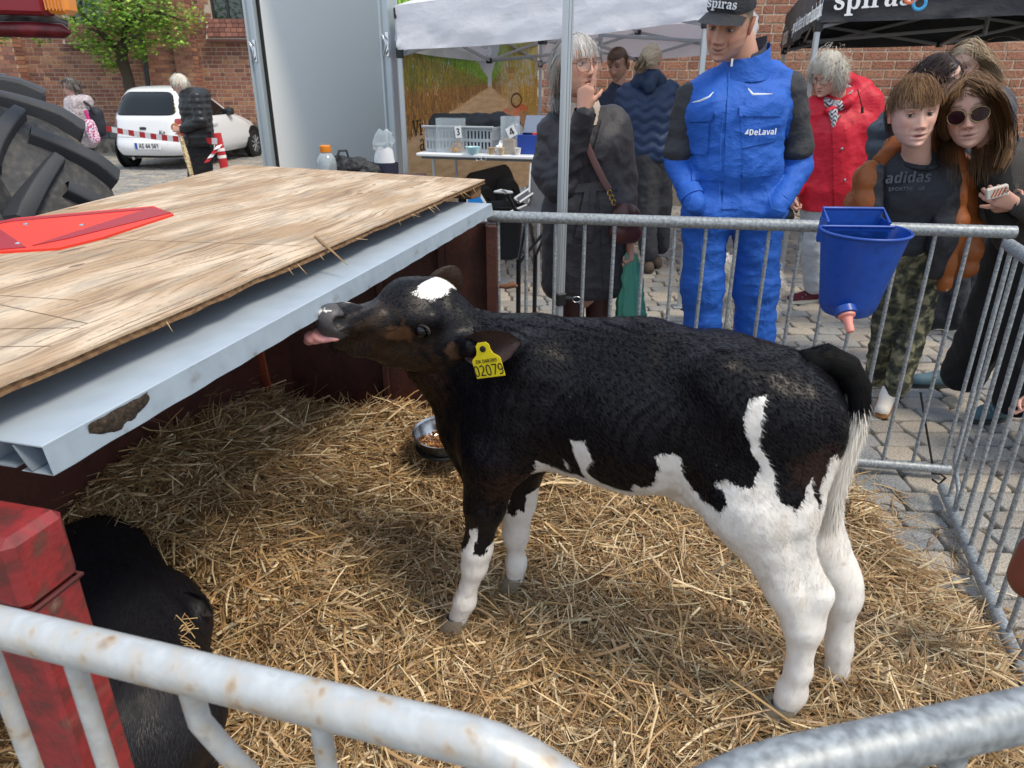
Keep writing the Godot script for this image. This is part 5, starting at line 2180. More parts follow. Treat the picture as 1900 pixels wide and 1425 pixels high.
func build_calf() -> void:
	coat_image()
	var w := thing("standing_calf","black and white spotted calf with yellow ear tag licking the metal sheet","calf",CO)
	var sd := SD.new()
	var c := func(u1,v1,o1,r1,u2,v2,o2,r2,k := 0.06,flat := 1.0) -> void:
		sd.cap(calf_at(u1,v1,o1),calf_at(u2,v2,o2),r1,r2,k,CN if flat != 1.0 else Vector3.ZERO,flat)
	c.call(950,735,0.0,0.185,1180,762,0.0,0.205,0.06,0.82)
	c.call(1180,764,0.0,0.20,1335,760,0.0,0.172,0.06,0.84)
	c.call(1335,757,0.0,0.165,1440,765,0.0,0.125,0.06,0.85)
	c.call(1000,640,0.0,0.07,1200,650,0.0,0.07,0.06)
	c.call(1200,660,0.0,0.06,1420,695,0.0,0.05,0.06)
	c.call(1420,690,0.0,0.045,1495,685,0.0,0.03,0.05)
	c.call(1330,690,0.10,0.045,1335,680,-0.10,0.045,0.08)
	c.call(1400,750,0.07,0.10,1470,765,0.055,0.085,0.06)
	c.call(1420,735,-0.06,0.10,1490,750,-0.045,0.085,0.06)
	c.call(985,690,0.10,0.09,925,830,0.115,0.10,0.06,0.75)
	c.call(1000,690,-0.10,0.09,960,820,-0.105,0.10,0.06,0.75)
	c.call(880,800,0.0,0.10,900,870,0.0,0.075,0.07)
	c.call(945,690,0.0,0.165,868,640,0.03,0.105,0.07,0.72)
	c.call(890,770,0.0,0.10,795,670,0.06,0.075,0.06,0.75)
	c.call(915,850,0.11,0.082,900,935,0.115,0.058,0.05)
	c.call(900,935,0.115,0.053,886,1015,0.12,0.038,0.03)
	c.call(885,1020,0.12,0.042,881,1046,0.12,0.038,0.03)
	c.call(880,1052,0.12,0.032,863,1112,0.12,0.028,0.03)
	c.call(862,1116,0.12,0.032,850,1146,0.12,0.030,0.03)
	c.call(968,850,-0.11,0.078,962,930,-0.115,0.052,0.05)
	c.call(962,930,-0.115,0.05,957,990,-0.12,0.042,0.03)
	c.call(957,990,-0.12,0.032,958,1044,-0.12,0.028,0.03)
	c.call(958,1046,-0.12,0.032,955,1072,-0.12,0.030,0.03)
	c.call(1430,790,0.075,0.125,1400,930,0.105,0.095,0.06,0.7)
	c.call(1330,860,0.10,0.06,1385,960,0.11,0.07,0.07,0.8)
	c.call(1470,810,0.06,0.10,1462,950,0.095,0.072,0.06,0.7)
	c.call(1405,945,0.105,0.085,1460,1090,0.10,0.052,0.05)
	c.call(1462,1090,0.10,0.052,1484,1150,0.10,0.043,0.025)
	c.call(1480,980,0.10,0.020,1522,1104,0.095,0.026,0.03)
	c.call(1522,1102,0.095,0.028,1500,1165,0.10,0.032,0.025)
	c.call(1489,1165,0.10,0.040,1482,1240,0.10,0.030,0.03)
	c.call(1481,1245,0.10,0.030,1468,1285,0.10,0.034,0.025)
	c.call(1468,1285,0.10,0.034,1455,1312,0.10,0.031,0.025)
	c.call(1460,800,-0.06,0.11,1488,930,-0.08,0.08,0.06,0.75)
	c.call(1490,930,-0.08,0.08,1548,1060,-0.07,0.046,0.05)
	c.call(1548,1060,-0.07,0.045,1566,1105,-0.07,0.044,0.03)
	c.call(1532,980,-0.075,0.02,1576,1080,-0.07,0.025,0.04)
	c.call(1563,1110,-0.07,0.038,1557,1200,-0.07,0.030,0.03)
	c.call(1557,1200,-0.07,0.030,1552,1256,-0.07,0.034,0.03)
	c.call(1310,905,0.07,0.05,1380,925,0.09,0.05,0.06)
	sd.cap(calf_at(1225,690,0.20),calf_at(1245,700,0.20),0.035,0.02,0.06,Vector3.ZERO,1.0,true)
	sd.cap(calf_at(1030,665,0.20),calf_at(1022,700,0.20),0.028,0.02,0.05,Vector3.ZERO,1.0,true)
	sd.cap(calf_at(1480,1015,0.165),calf_at(1500,1085,0.155),0.016,0.013,0.025,Vector3.ZERO,1.0,true)
	c.call(1255,905,0.0,0.03,1275,930,0.0,0.02,0.05)
	var body := MB.new()
	sd.build(body,0.0115,1)
	var hd := SD.new()
	var h := func(u1,v1,o1,r1,u2,v2,o2,r2,k := 0.03,flat := 1.0,cut := false) -> void:
		hd.cap(calf_at(u1,v1,o1),calf_at(u2,v2,o2),r1,r2,k,CN if flat != 1.0 else Vector3.ZERO,flat,cut)
	h.call(868,640,0.03,0.10,815,610,0.06,0.085,0.05,0.8)
	h.call(812,585,0.06,0.082,765,580,0.11,0.078,0.04,0.92)
	h.call(800,550,0.06,0.048,752,556,0.12,0.050,0.04)
	h.call(765,582,0.11,0.072,700,600,0.19,0.050,0.04,0.9)
	h.call(700,600,0.19,0.049,640,596,0.285,0.040,0.03)
	h.call(640,594,0.285,0.040,618,592,0.32,0.037,0.02)
	h.call(800,640,0.07,0.07,730,645,0.14,0.045,0.04,0.8)
	h.call(730,648,0.14,0.042,660,640,0.25,0.026,0.035)
	h.call(660,640,0.25,0.026,625,632,0.30,0.020,0.02)
	h.call(825,625,0.06,0.075,790,640,0.08,0.065,0.05)
	h.call(800,592,0.15,0.018,758,594,0.178,0.018,0.04)
	h.call(785,613,0.20,0.022,780,614,0.205,0.022,0.012,1.0,true)
	h.call(630,600,0.336,0.016,650,600,0.318,0.010,0.006,1.0,true)
	h.call(606,590,0.350,0.008,602,586,0.34,0.007,0.006,1.0,true)
	h.call(600,622,0.33,0.006,668,624,0.30,0.004,0.012,1.0,true)
	var ear := func(list: Array) -> void:
		for k in list.size() - 1:
			var a: Array = list[k]
			var b: Array = list[k + 1]
			hd.cap(calf_at(a[0],a[1],a[2]),calf_at(b[0],b[1],b[2]),a[3],b[3],0.035,a[4],0.30)
	var ea := Vector3(0.1,0.25,1.0).normalized()
	hd.cap(calf_at(846,640,0.08),calf_at(876,646,0.15),0.030,0.022,0.03)
	var eb := Vector3(0.55,-0.25,0.75).normalized()
	ear.call([[800,560,-0.02,0.024,eb],[815,535,-0.05,0.046,eb],[830,527,-0.07,0.048,eb],[842,530,-0.08,0.024,eb]])
	var head_v := body.v.size()
	var far_ear := calf_at(832,525,-0.07)
	hd.build(body,0.0055,1)
	var ear_v := body.v.size()
	add_ear(body,[calf_at(866,646,0.14),calf_at(890,648,0.165),calf_at(918,644,0.178),calf_at(944,637,0.178),calf_at(964,634,0.170)],[0.026,0.041,0.044,0.032,0.006])
	var nz := FastNoiseLite.new()
	nz.frequency = 22.0
	nz.fractal_octaves = 3
	for k in body.v.size():
		var p := body.v[k]
		body.t[k] = calf_uv(p)
		if k >= ear_v:
			body.t[k] = Vector2(0.02,0.02)
			body.c[k] = Color(0,0,0,0)
		elif k >= head_v and (p - far_ear).length() < 0.085:
			body.t[k] = calf_uv(calf_at(760,660,0.1))
			body.c[k] = Color(0,0,0,0)
		if k < ear_v:
			body.v[k] = p + body.n[k] * nz.get_noise_3d(p.x,p.y * 0.7,p.z) * (0.0015 if k >= head_v or p.y < 0.5 else 0.004)
	body.smooth()
	var cm := mat("ffffff",0.4)
	cm.albedo_texture = ImageTexture.create_from_image(coat)
	cm.metallic_specular = 0.35
	part(w,"body",body,cm)
	var mz := SD.new()
	mz.cap(calf_at(632,594,0.298),calf_at(616,592,0.323),0.0395,0.0375,0.02)
	mz.cap(calf_at(606,612,0.335),calf_at(625,618,0.32),0.014,0.014,0.02)
	mz.cap(calf_at(630,600,0.336),calf_at(650,600,0.318),0.016,0.010,0.006,Vector3.ZERO,1.0,true)
	var mm := MB.new()
	mz.build(mm,0.004,1)
	for k in mm.v.size():
		mm.t[k] = calf_uv(mm.v[k])
		var base := lin("4a474a")
		var q := coat_color(mm.v[k])
		if (mm.v[k] - calf_at(638,600,0.322)).length() < 0.021:
			mm.c[k] = Color(0.008,0.006,0.006)
			continue
		mm.c[k] = q if q.r > 0.3 else base * (1.0 + 0.25 * nz.get_noise_3dv(mm.v[k] * 6.0))
	part(w,"muzzle",mm,vmat(0.5))
	var tg := SD.new()
	var q := [calf_at(618,622,0.325),calf_at(598,622,0.335),calf_at(582,626,0.34),calf_at(572,634,0.335)]
	for k in 3:
		tg.cap(q[k],q[k + 1],[0.020,0.022,0.020][k],[0.022,0.020,0.012][k],0.01,Vector3(0.3,0.9,0.3).normalized(),0.5)
	var tm := MB.new()
	tg.build(tm,0.0035,1)
	var tmat := mat("d99a98",0.3)
	tmat.subsurf_scatter_enabled = true
	tmat.subsurf_scatter_strength = 0.1
	part(w,"tongue",tm,tmat)
	var ec := calf_at(783,613,0.168)
	var ey := MB.new()
	ey.lathe(Transform3D(Basis(),ec),sphere_profile(0.0205),20)
	var eo := part(w,"eye",ey,mat("0b0a0c",0.06))
	var lid := MB.new()
	var view := (Vector3(0,EYE,0) - ec).normalized()
	var ex := CD
	var arc := []
	for k in 9:
		var a := lerpf(-0.35,PI + 0.35,k / 8.0)
		arc.append(ec + view * 0.0155 + Vector3(CD.x,0,CD.z) * cos(a) * 0.0205 + Vector3.UP * (sin(a) * 0.0135 - 0.001))
	lid.tube(arc,0.0042,6)
	part(eo,"eyelid",lid,mat("17110f",0.55))
	var hm := mat("8b8274",0.5)
	for hv in [[847,1156,0.12,1.0],[954,1080,-0.12,0.95],[1447,1320,0.10,1.1],[1549,1266,-0.07,1.05]]:
		var base := calf_at(hv[0],hv[1],hv[2])
		for s in [-1.0,1.0]:
			var cl := MB.new()
			var x := Transform3D(Basis(CD,Vector3.UP,CN).scaled(Vector3.ONE * hv[3]),base + CN * s * 0.018 - Vector3.UP * 0.025)
			var rows := []
			for j in 5:
				var t := j / 4.0
				var row := []
				for k in 12:
					var a := TAU * k / 12.0
					row.append(x * Vector3(cos(a) * lerpf(0.040,0.028,t) + lerpf(0.014,-0.004,t),t * 0.06,sin(a) * lerpf(0.020,0.018,t)))
				rows.append(row)
			for row in rows:
				row.reverse()
			cl.sheet(rows,true)
			part(w,"hoof_claw",cl,hm)
	var tail_b := MB.new()
	tail_b.col = Color(0.0065,0.006,0.0075)
	var tl := [calf_at(1462,700,0.0),calf_at(1500,676,0.0),calf_at(1532,668,-0.02),calf_at(1568,685,-0.03),calf_at(1588,720,-0.03),calf_at(1590,760,-0.02),calf_at(1582,800,-0.01),calf_at(1565,860,0.0),calf_at(1550,920,0.01),calf_at(1540,980,0.01)]
	tail_b.tube(tl,[0.03,0.036,0.038,0.036,0.033,0.028,0.026,0.024,0.02,0.008],12)
	for k in tail_b.v.size():
		var p := tail_b.v[k]
		var px := pixel_of(p)
		tail_b.c[k] = Color(0.0065,0.006,0.0075) if p.y > calf_at(1588,765,0.0).y else Color(0.7,0.66,0.6)
	var tlm := vmat(0.6)
	tlm.metallic_specular = 0.2
	part(w,"tail",tail_b,tlm)
	calf_hair(w,body,head_v,tl)
	var tc := calf_at(902,668,0.222)
	var tr := calf_at(929,664,0.222) - calf_at(877,671,0.222)
	var tx := tr.normalized()
	var tu := (calf_at(904,640,0.222) - calf_at(901,697,0.222)).normalized()
	tu = (tu - tx * tu.dot(tx)).normalized()
	var tz := tx.cross(tu)
	var wd := tr.length()
	var ht := (calf_at(904,635,0.222) - calf_at(901,698,0.222)).length()
	var pts := []
	for e in [[-0.5,-0.5],[0.5,-0.5],[0.5,0.0],[0.46,0.06],[0.30,0.16],[0.24,0.28],[0.23,0.42],[0.14,0.5],[-0.14,0.5],[-0.23,0.42],[-0.24,0.28],[-0.30,0.16],[-0.46,0.06],[-0.5,0.0]]:
		pts.append(tc + tx * e[0] * wd + tu * e[1] * ht)
	var tag_m := MB.new()
	tag_m.plate(pts,tz,0.002)
	var to := part(w,"ear_tag",tag_m,mat("dcc81a",0.45))
	var st := MB.new()
	st.lathe(Transform3D(Basis(tx,tz,-tu),tc + tu * ht * 0.32),[Vector2(0.0075,0.0),Vector2(0.007,0.004),Vector2(0.0,0.005)],14)
	part(to,"stud",st,mat("151515",0.5))
	var ink := mat("1a1913",0.6)
	lettering(to,"lettering","DK 048389",tc - tu * ht * 0.02 + tz * 0.001,tx,tu,0.0085,ink,"Droid Sans",false,1.0,0.0008)
	lettering(to,"lettering","02079",tc - tu * ht * 0.29 + tz * 0.001,tx,tu,0.0265,ink,"Droid Sans",false,0.80,0.0008)
func add_ear(mb: MB,path: Array,wd: Array) -> void:
	for side in 2:
		var rows := []
		for j in 17:
			var t := j / 16.0 * (path.size() - 1.001)
			var k := int(t)
			var c: Vector3 = path[k].lerp(path[k + 1],t - k)
			var hw: float = lerpf(wd[k],wd[k + 1],t - k)
			var al: Vector3 = (path[k + 1] - path[k]).normalized()
			var face := Vector3(0.05,0.3,1.0).normalized()
			var up := face.cross(al).normalized()
			face = al.cross(up)
			var row := []
			for s in 13:
				var a := (s / 12.0 * 2.0 - 1.0)
				row.append(c + up * a * hw + face * ((a * a - 0.45) * hw * 0.6 - (0.004 if side == 1 else 0.0) * (1.0 - a * a)))
			if side == 1:
				row.reverse()
			rows.append(row)
		mb.sheet(rows)
func sphere_profile(r: float,n := 12) -> Array:
	var out := []
	for k in n + 1:
		var a := -PI * 0.5 + PI * k / n
		out.append(Vector2(maxf(cos(a),0.0) * r,sin(a) * r))
	return out
func calf_hair(w: Node3D,body: MB,head_v: int,tail: Array) -> void:
	var r := RandomNumberGenerator.new()
	r.seed = 31
	var mb := MB.new()
	var tri_n := body.i.size() / 3
	for t in tri_n:
		var a := body.i[t * 3]
		var b := body.i[t * 3 + 1]
		var c := body.i[t * 3 + 2]
		var nn := (body.n[a] + body.n[b] + body.n[c]).normalized()
		var mid := (body.v[a] + body.v[b] + body.v[c]) / 3.0
		var away := nn.dot((Vector3(0,EYE,0) - mid).normalized()) < -0.35
		var head := a >= head_v
		var cnt := (1 if r.randf() < 0.35 else 0) if away else ((1 if r.randf() < 0.55 else 0) if head else 3)
		for k in cnt:
			var x := r.randf()
			var y := r.randf() * (1.0 - x)
			var p := body.v[a] * (1.0 - x - y) + body.v[b] * x + body.v[c] * y
			var flow := -CD * 0.75 + Vector3.DOWN * 0.65
			if head:
				flow = -CD * 0.8 + Vector3.UP * 0.2
			if p.y < 0.55:
				flow = Vector3.DOWN
			flow = (flow - nn * flow.dot(nn)).normalized()
			var wob := flow.cross(nn) * r.randfn() * 0.28
			var leg := p.y < 0.52
			var len := r.randf_range(0.009,0.018) * (0.6 if head else 1.0) * (0.55 if leg else 1.0)
			var d := (flow + wob + nn * r.randf_range(0.06,0.15 if leg else 0.3)).normalized()
			var sdv := d.cross(nn).normalized() * r.randf_range(0.00045,0.0009)
			var col := coat_color(p) if body.c[a].a > 0.5 else Color(0.03,0.018,0.013)
			if col.r < 0.2:
				col *= r.randf_range(0.5,1.35)
			else:
				col *= r.randf_range(0.88,1.08)
			mb.col = col
			var tw := sdv.normalized() * r.randf_range(-0.4,0.4)
			var k0 := mb.vert(p - nn * 0.0005 + sdv,(nn + tw).normalized())
			mb.vert(p - nn * 0.0005 - sdv,(nn + tw).normalized())
			mb.vert(p + d * len,nn)
			if (mb.v[k0 + 1] - mb.v[k0]).cross(mb.v[k0 + 2] - mb.v[k0]).dot(nn) > 0:
				mb.i.append_array(PackedInt32Array([k0,k0 + 1,k0 + 2]))
			else:
				mb.i.append_array(PackedInt32Array([k0,k0 + 2,k0 + 1]))
	for k in 5200:
		var s := r.randf() * (tail.size() - 1.01)
		var j := int(s)
		var p: Vector3 = tail[j].lerp(tail[j + 1],s - j)
		var along: Vector3 = (tail[j + 1] - tail[j]).normalized()
		var o := Vector3(r.randfn(),r.randfn(),r.randfn())
		o = (o - along * o.dot(along)).normalized()
		var rad := lerpf(0.036,0.016,s / tail.size())
		var d := (along + o * r.randf_range(0.08,0.42)).normalized()
		var len := r.randf_range(0.012,0.03)
		var white := p.y < calf_at(1588,765,0.0).y + r.randfn() * 0.012
		len *= 1.7 if white else 1.3
		mb.col = Color(0.72,0.68,0.62) * r.randf_range(0.85,1.05) if white else Color(0.0065,0.006,0.0075) * r.randf_range(0.7,1.8)
		hair_blade(mb,p + o * rad * 0.95,d,o,len,r.randf_range(0.0006,0.0012))
	for k in 260:
		var p := calf_at(r.randf_range(610,690),r.randf_range(634,652),r.randf_range(0.24,0.33))
		mb.col = Color(0.02,0.018,0.018)
		hair_blade(mb,p,(Vector3.DOWN + CD * r.randf_range(-0.2,0.7) + CN * r.randfn() * 0.3).normalized(),CN,r.randf_range(0.012,0.035),0.0006)
	var m := vmat(0.6)
	m.metallic_specular = 0.12
	part(w,"coat_hair",mb,m).set_meta("kind","stuff")
func hair_blade(mb: MB,p: Vector3,d: Vector3,out: Vector3,len: float,wd: float) -> void:
	var sdv := d.cross(out).normalized() * wd
	var nn := (out - d * out.dot(d)).normalized()
	var k0 := mb.vert(p + sdv,nn)
	mb.vert(p - sdv,nn)
	mb.vert(p + d * len,nn)
	if (mb.v[k0 + 1] - mb.v[k0]).cross(mb.v[k0 + 2] - mb.v[k0]).dot(nn) > 0:
		mb.i.append_array(PackedInt32Array([k0,k0 + 1,k0 + 2]))
	else:
		mb.i.append_array(PackedInt32Array([k0,k0 + 2,k0 + 1]))
# ================================================================ black calf lying behind the red post
func build_lying_calf() -> void:
	var sd := SD.new()
	var y := 0.24
	var a := on(185,1075,0.27)
	var b := on(265,1330,0.22)
	var w := thing("lying_calf","all black calf lying curled up in the straw behind the red post","calf",Vector3((a.x + b.x) * 0.5,0.05,(a.z + b.z) * 0.5))
	sd.cap(a,b,0.165,0.185,0.06)
	sd.cap(on(165,1040,0.30),on(230,1170,0.30),0.12,0.13,0.06)
	sd.cap(on(240,1110,0.28),on(300,1130,0.27),0.10,0.085,0.05)
	sd.cap(on(305,1120,0.28),on(340,1150,0.27),0.075,0.068,0.05)
	sd.cap(on(340,1150,0.27),on(355,1215,0.19),0.062,0.042,0.04)
	sd.cap(on(318,1138,0.35),on(335,1160,0.34),0.02,0.018,0.03)
	var ax := Vector3(0.2,0.9,0.3).normalized()
	sd.cap(on(330,1118,0.33),on(362,1122,0.33),0.02,0.036,0.015,ax,0.35)
	sd.cap(on(362,1122,0.33),on(384,1135,0.31),0.036,0.014,0.015,ax,0.35)
	sd.cap(on(300,1165,0.36),on(282,1200,0.36),0.018,0.03,0.015,ax,0.35)
	sd.cap(on(300,1300,0.15),on(350,1340,0.10),0.10,0.07,0.05)
	sd.cap(on(340,1330,0.09),on(380,1420,0.07),0.05,0.035,0.04)
	sd.cap(on(310,1230,0.14),on(365,1235,0.08),0.06,0.035,0.04)
	var mb := MB.new()
	sd.build(mb,0.013,1)
	var nz := FastNoiseLite.new()
	nz.frequency = 9.0
	for k in mb.v.size():
		mb.v[k] += mb.n[k] * nz.get_noise_3dv(mb.v[k]) * 0.006
	mb.smooth()
	var m := mat("17161b",0.55)
	m.metallic_specular = 0.4
	part(w,"body",mb,m)
	var r := RandomNumberGenerator.new()
	r.seed = 8
	var hair := MB.new()
	for t in mb.i.size() / 3:
		var v0 := mb.i[t * 3]
		var nn := mb.n[v0]
		if nn.y < -0.3:
			continue
		for k in 2:
			var p: Vector3 = mb.v[v0].lerp(mb.v[mb.i[t * 3 + 1]],r.randf()).lerp(mb.v[mb.i[t * 3 + 2]],r.randf() * 0.5)
			var fl := Vector3(0.3,-0.4,0.8)
			fl = (fl - nn * fl.dot(nn)).normalized()
			hair.col = Color(0.014,0.014,0.018) * r.randf_range(0.6,1.7)
			hair_blade(hair,p,(fl + nn * 0.25 + fl.cross(nn) * r.randfn() * 0.25).normalized(),nn,r.randf_range(0.010,0.018),0.0007)
	var hm := vmat(0.5)
	hm.metallic_specular = 0.45
	part(w,"coat_hair",hair,hm).set_meta("kind","stuff")
	var le := MB.new()
	add_ear(le,[on(338,1118,0.31),on(356,1116,0.33),on(374,1122,0.335),on(394,1140,0.32)],[0.018,0.034,0.033,0.006])
	part(w,"ear",le,mat("2a2322",0.7))
	var ey := MB.new()
	ey.lathe(Transform3D(Basis(),on(347,1165,0.315)),sphere_profile(0.017),14)
	part(w,"eye",ey,mat("0c0b0d",0.08))
	var ss := MB.new()
	for k in 46:
		var c := on(r.randf_range(285,350),r.randf_range(1145,1205),0.355)
		var d := Vector3(r.randfn(),r.randfn() * 0.25,r.randfn()).normalized() * r.randf_range(0.03,0.09)
		ss.col = [lin("c9ab78"),lin("b8966a"),lin("a07e54")][k % 3]
		ss.tube([c - d * 0.5,c + Vector3.UP * 0.008,c + d * 0.5],0.0013,4)
	part(w,"stray_straw",ss,vmat(0.7)).set_meta("kind","stuff")
# ================================================================ people: heads, hair, hands, clothes
const HEAD_T := [[-0.118,0.004,0.060,0.015],[-0.112,0.024,0.075,0.028],[-0.10,0.042,0.085,0.036],[-0.085,0.053,0.087,0.044],[-0.06,0.064,0.089,0.062],[-0.03,0.0705,0.088,0.086],[0.0,0.0745,0.087,0.098],[0.04,0.0765,0.090,0.102],[0.07,0.070,0.083,0.092],[0.095,0.054,0.065,0.072],[0.108,0.034,0.042,0.048],[0.115,0.0,0.0,0.0]]
static func gau(x: float,y: float) -> float:
	return exp(-(x * x + y * y))
func head_row(y: float) -> Vector3:
	for k in HEAD_T.size() - 1:
		if y <= HEAD_T[k + 1][0]:
			var t: float = clampf((y - HEAD_T[k][0]) / (HEAD_T[k + 1][0] - HEAD_T[k][0]),0,1)
			t = t * t * (3.0 - 2.0 * t) * 0.3 + t * 0.7
			return Vector3(lerpf(HEAD_T[k][1],HEAD_T[k + 1][1],t),lerpf(HEAD_T[k][2],HEAD_T[k + 1][2],t),lerpf(HEAD_T[k][3],HEAD_T[k + 1][3],t))
	return Vector3.ZERO
func add_head(mb: MB,x: Transform3D,o: Dictionary) -> void:
	var skin: Color = o.get("skin",Color(0.52,0.33,0.25))
	var lips: Color = o.get("lips",skin * Color(0.85,0.52,0.52))
	var brow: Color = o.get("brow",Color(0.12,0.08,0.05))
	var scalp: Color = o.get("scalp",skin)
	var line: float = o.get("hairline",0.068)
	var jaw: float = o.get("jaw",1.0)
	var nose: float = o.get("nose",1.0)
	var mouth: float = o.get("mouth_open",0.0)
	var smile: float = o.get("smile",0.0)
	var stub: float = o.get("stubble",0.0)
	var nz := FastNoiseLite.new()
	nz.frequency = 40.0
	var ys := []
	for k in 53:
		ys.append(lerpf(-0.118,0.03,k / 52.0))
	for k in range(1,23):
		ys.append(lerpf(0.03,0.115,pow(k / 22.0,0.8)))
	var cols := 84
	var first := mb.v.size()
	var i0 := mb.i.size()
	for y: float in ys:
		var q := head_row(y)
		if y < -0.02:
			q.x *= lerpf(1.0,jaw,clampf((-0.02 - y) / 0.07,0,1))
		for k in cols:
			var s := float(k) / cols * 2.0 - 1.0
			var a := PI * s * (0.5 + 0.5 * s * s)
			var sn := sin(a)
			var cs := cos(a)
			var px := q.x * signf(sn) * pow(absf(sn),0.88)
			var pz := (q.y * pow(cs,0.9) if cs > 0 else q.z * cs) - 0.004
			var front := clampf(cs * 2.0,0.0,1.0)
			var ax := absf(px)
			var d := 0.0
			var col := skin
			if front > 0.0:
				var t := clampf((0.026 - y) / 0.062,0.0,1.0)
				var nh := 0.0
				if y > -0.036:
					nh = 0.0245 * pow(t,1.15)
				else:
					nh = 0.0245 * clampf(1.0 - (-0.036 - y) / 0.013,0.0,1.0)
				var sx := 0.0085 + 0.0065 * t
				d += nose * nh * exp(-pow(px / sx,2.0))
				d += nose * 0.0075 * gau((ax - 0.0135) / 0.007,(y + 0.040) / 0.0075)
				d -= 0.0145 * gau((ax - 0.031) / 0.016,(y - 0.004) / 0.0115)
				d += 0.0065 * gau((ax - 0.029) / 0.022,(y - 0.0245) / 0.008)
				d += 0.005 * gau((ax - 0.047) / 0.018,(y + 0.024) / 0.018)
				var yo := smile * 0.006 * pow(ax / 0.022,2.0)
				var ym := y - yo
				d += 0.0052 * gau(px / 0.021,(ym + 0.0625) / 0.0055)
				d += 0.006 * gau(px / 0.018,(ym + 0.0765 + mouth * 0.006) / 0.006)
				d -= (0.0055 + mouth * 0.012) * gau(px / (0.024 - mouth * 0.008),(ym + 0.0695) / (0.0028 + mouth * 0.005))
				d += 0.0085 * gau(px / 0.018,(y + 0.102) / 0.013)
				d -= 0.004 * gau(px / 0.02,(y + 0.0875) / 0.006)
				d -= (0.0028 + 0.003 * smile) * gau((ax - 0.029 - smile * 0.004) / 0.0035,(y + 0.052) / 0.016)
				d += 0.004 * smile * gau((ax - 0.040) / 0.010,(y + 0.040) / 0.012)
				if smile > 0.0:
					d -= 0.0016 * smile * maxf(0.0,sin(y * 900.0)) * gau((ax - 0.054) / 0.008,(y - 0.004) / 0.012)
				d -= 0.003 * gau(px / 0.004,(y + 0.054) / 0.006)
				d *= front
				col = col.lerp(skin * Color(1.08,0.78,0.76),0.55 * gau((ax - 0.042) / 0.02,(y + 0.028) / 0.018) + 0.6 * gau(px / 0.014,(y + 0.036) / 0.014))
				var lipm := clampf(1.9 * gau(px / 0.0225,(ym + 0.0695) / 0.0105) - 0.65,0,1)
				col = col.lerp(lips,lipm * front)
				var slit := gau(px / (0.021 - mouth * 0.007),(ym + 0.0695) / (0.0019 + mouth * 0.005))
				col = col.lerp(Color(0.06,0.015,0.015),clampf(slit * 1.5 - 0.35,0,1) * front)
				var by := 0.0265 + 0.004 * sin(clampf((ax - 0.012) / 0.04,0,1) * PI)
				var bm := clampf(2.0 * gau((ax - 0.031) / 0.019,(y - by) / 0.0048) - 0.5,0,1)
				col = col.lerp(brow,bm * front)
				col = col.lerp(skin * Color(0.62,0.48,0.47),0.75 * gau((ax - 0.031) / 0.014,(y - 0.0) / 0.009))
				col = col.lerp(Color(0.07,0.02,0.016),clampf(1.6 * gau((ax - 0.0085) / 0.0042,(y + 0.0455) / 0.003) - 0.4,0,1))
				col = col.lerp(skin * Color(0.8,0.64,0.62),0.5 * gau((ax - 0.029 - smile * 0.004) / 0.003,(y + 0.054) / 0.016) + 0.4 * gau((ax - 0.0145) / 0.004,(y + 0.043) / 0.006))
			if stub > 0.0 and y < -0.035 and pz > -0.03:
				col = col.lerp(o.get("beard",brow),stub * clampf((-0.035 - y) / 0.03,0,1) * (0.8 + 0.5 * nz.get_noise_3d(px * 8,y * 8,pz * 8)) * (1.0 if y < -0.05 else 0.4))
			var hl := line
			if pz < 0.035:
				hl = lerpf(line,0.02,clampf((0.035 - pz) / 0.03,0,1))
			if pz < 0.0:
				hl = lerpf(0.02,-0.055,clampf(-pz / 0.05,0,1))
			if y > hl:
				col = scalp
			var p := Vector3(px,y,pz + d)
			mb.col = col * (1.0 + 0.10 * nz.get_noise_3dv(p * 3.0) + 0.10 * nz.get_noise_3dv(p * 0.7))
			mb.vert(x * p,Vector3.ZERO)
	for j in ys.size() - 1:
		for k in cols:
			var a := first + j * cols + k
			var b := first + j * cols + (k + 1) % cols
			mb.i.append_array(PackedInt32Array([a,b,b + cols,a,b + cols,a + cols]))
	mb.smooth(first,i0)
	if o.get("ears",true):
		for s in [-1.0,1.0]:
			var ear := MB.new()
			var rows := []
			for j in 9:
				var t := j / 8.0
				var row := []
				var hw := 0.017 * sin(PI * lerpf(0.12,0.95,t)) * (0.75 + 0.4 * t)
				for k in 10:
					var a := TAU * k / 10.0
					row.append(Vector3(s * (0.074 + 0.007 * cos(a) + 0.010 * t),lerpf(-0.034,0.026,t),-0.012 - 0.012 * t + hw * sin(a)))
				rows.append(row)
			if s < 0:
				for row in rows:
					row.reverse()
			var e0 := mb.v.size()
			var ei := mb.i.size()
			mb.col = skin * Color(1.0,0.74,0.72)
			for j in 9:
				for k in 10:
					mb.vert(x * (rows[j][9 - k]),Vector3.ZERO)
			for j in 8:
				for k in 10:
					var a := e0 + j * 10 + k
					var b := e0 + j * 10 + (k + 1) % 10
					mb.i.append_array(PackedInt32Array([a,b,b + 10,a,b + 10,a + 10]))
			mb.smooth(e0,ei)
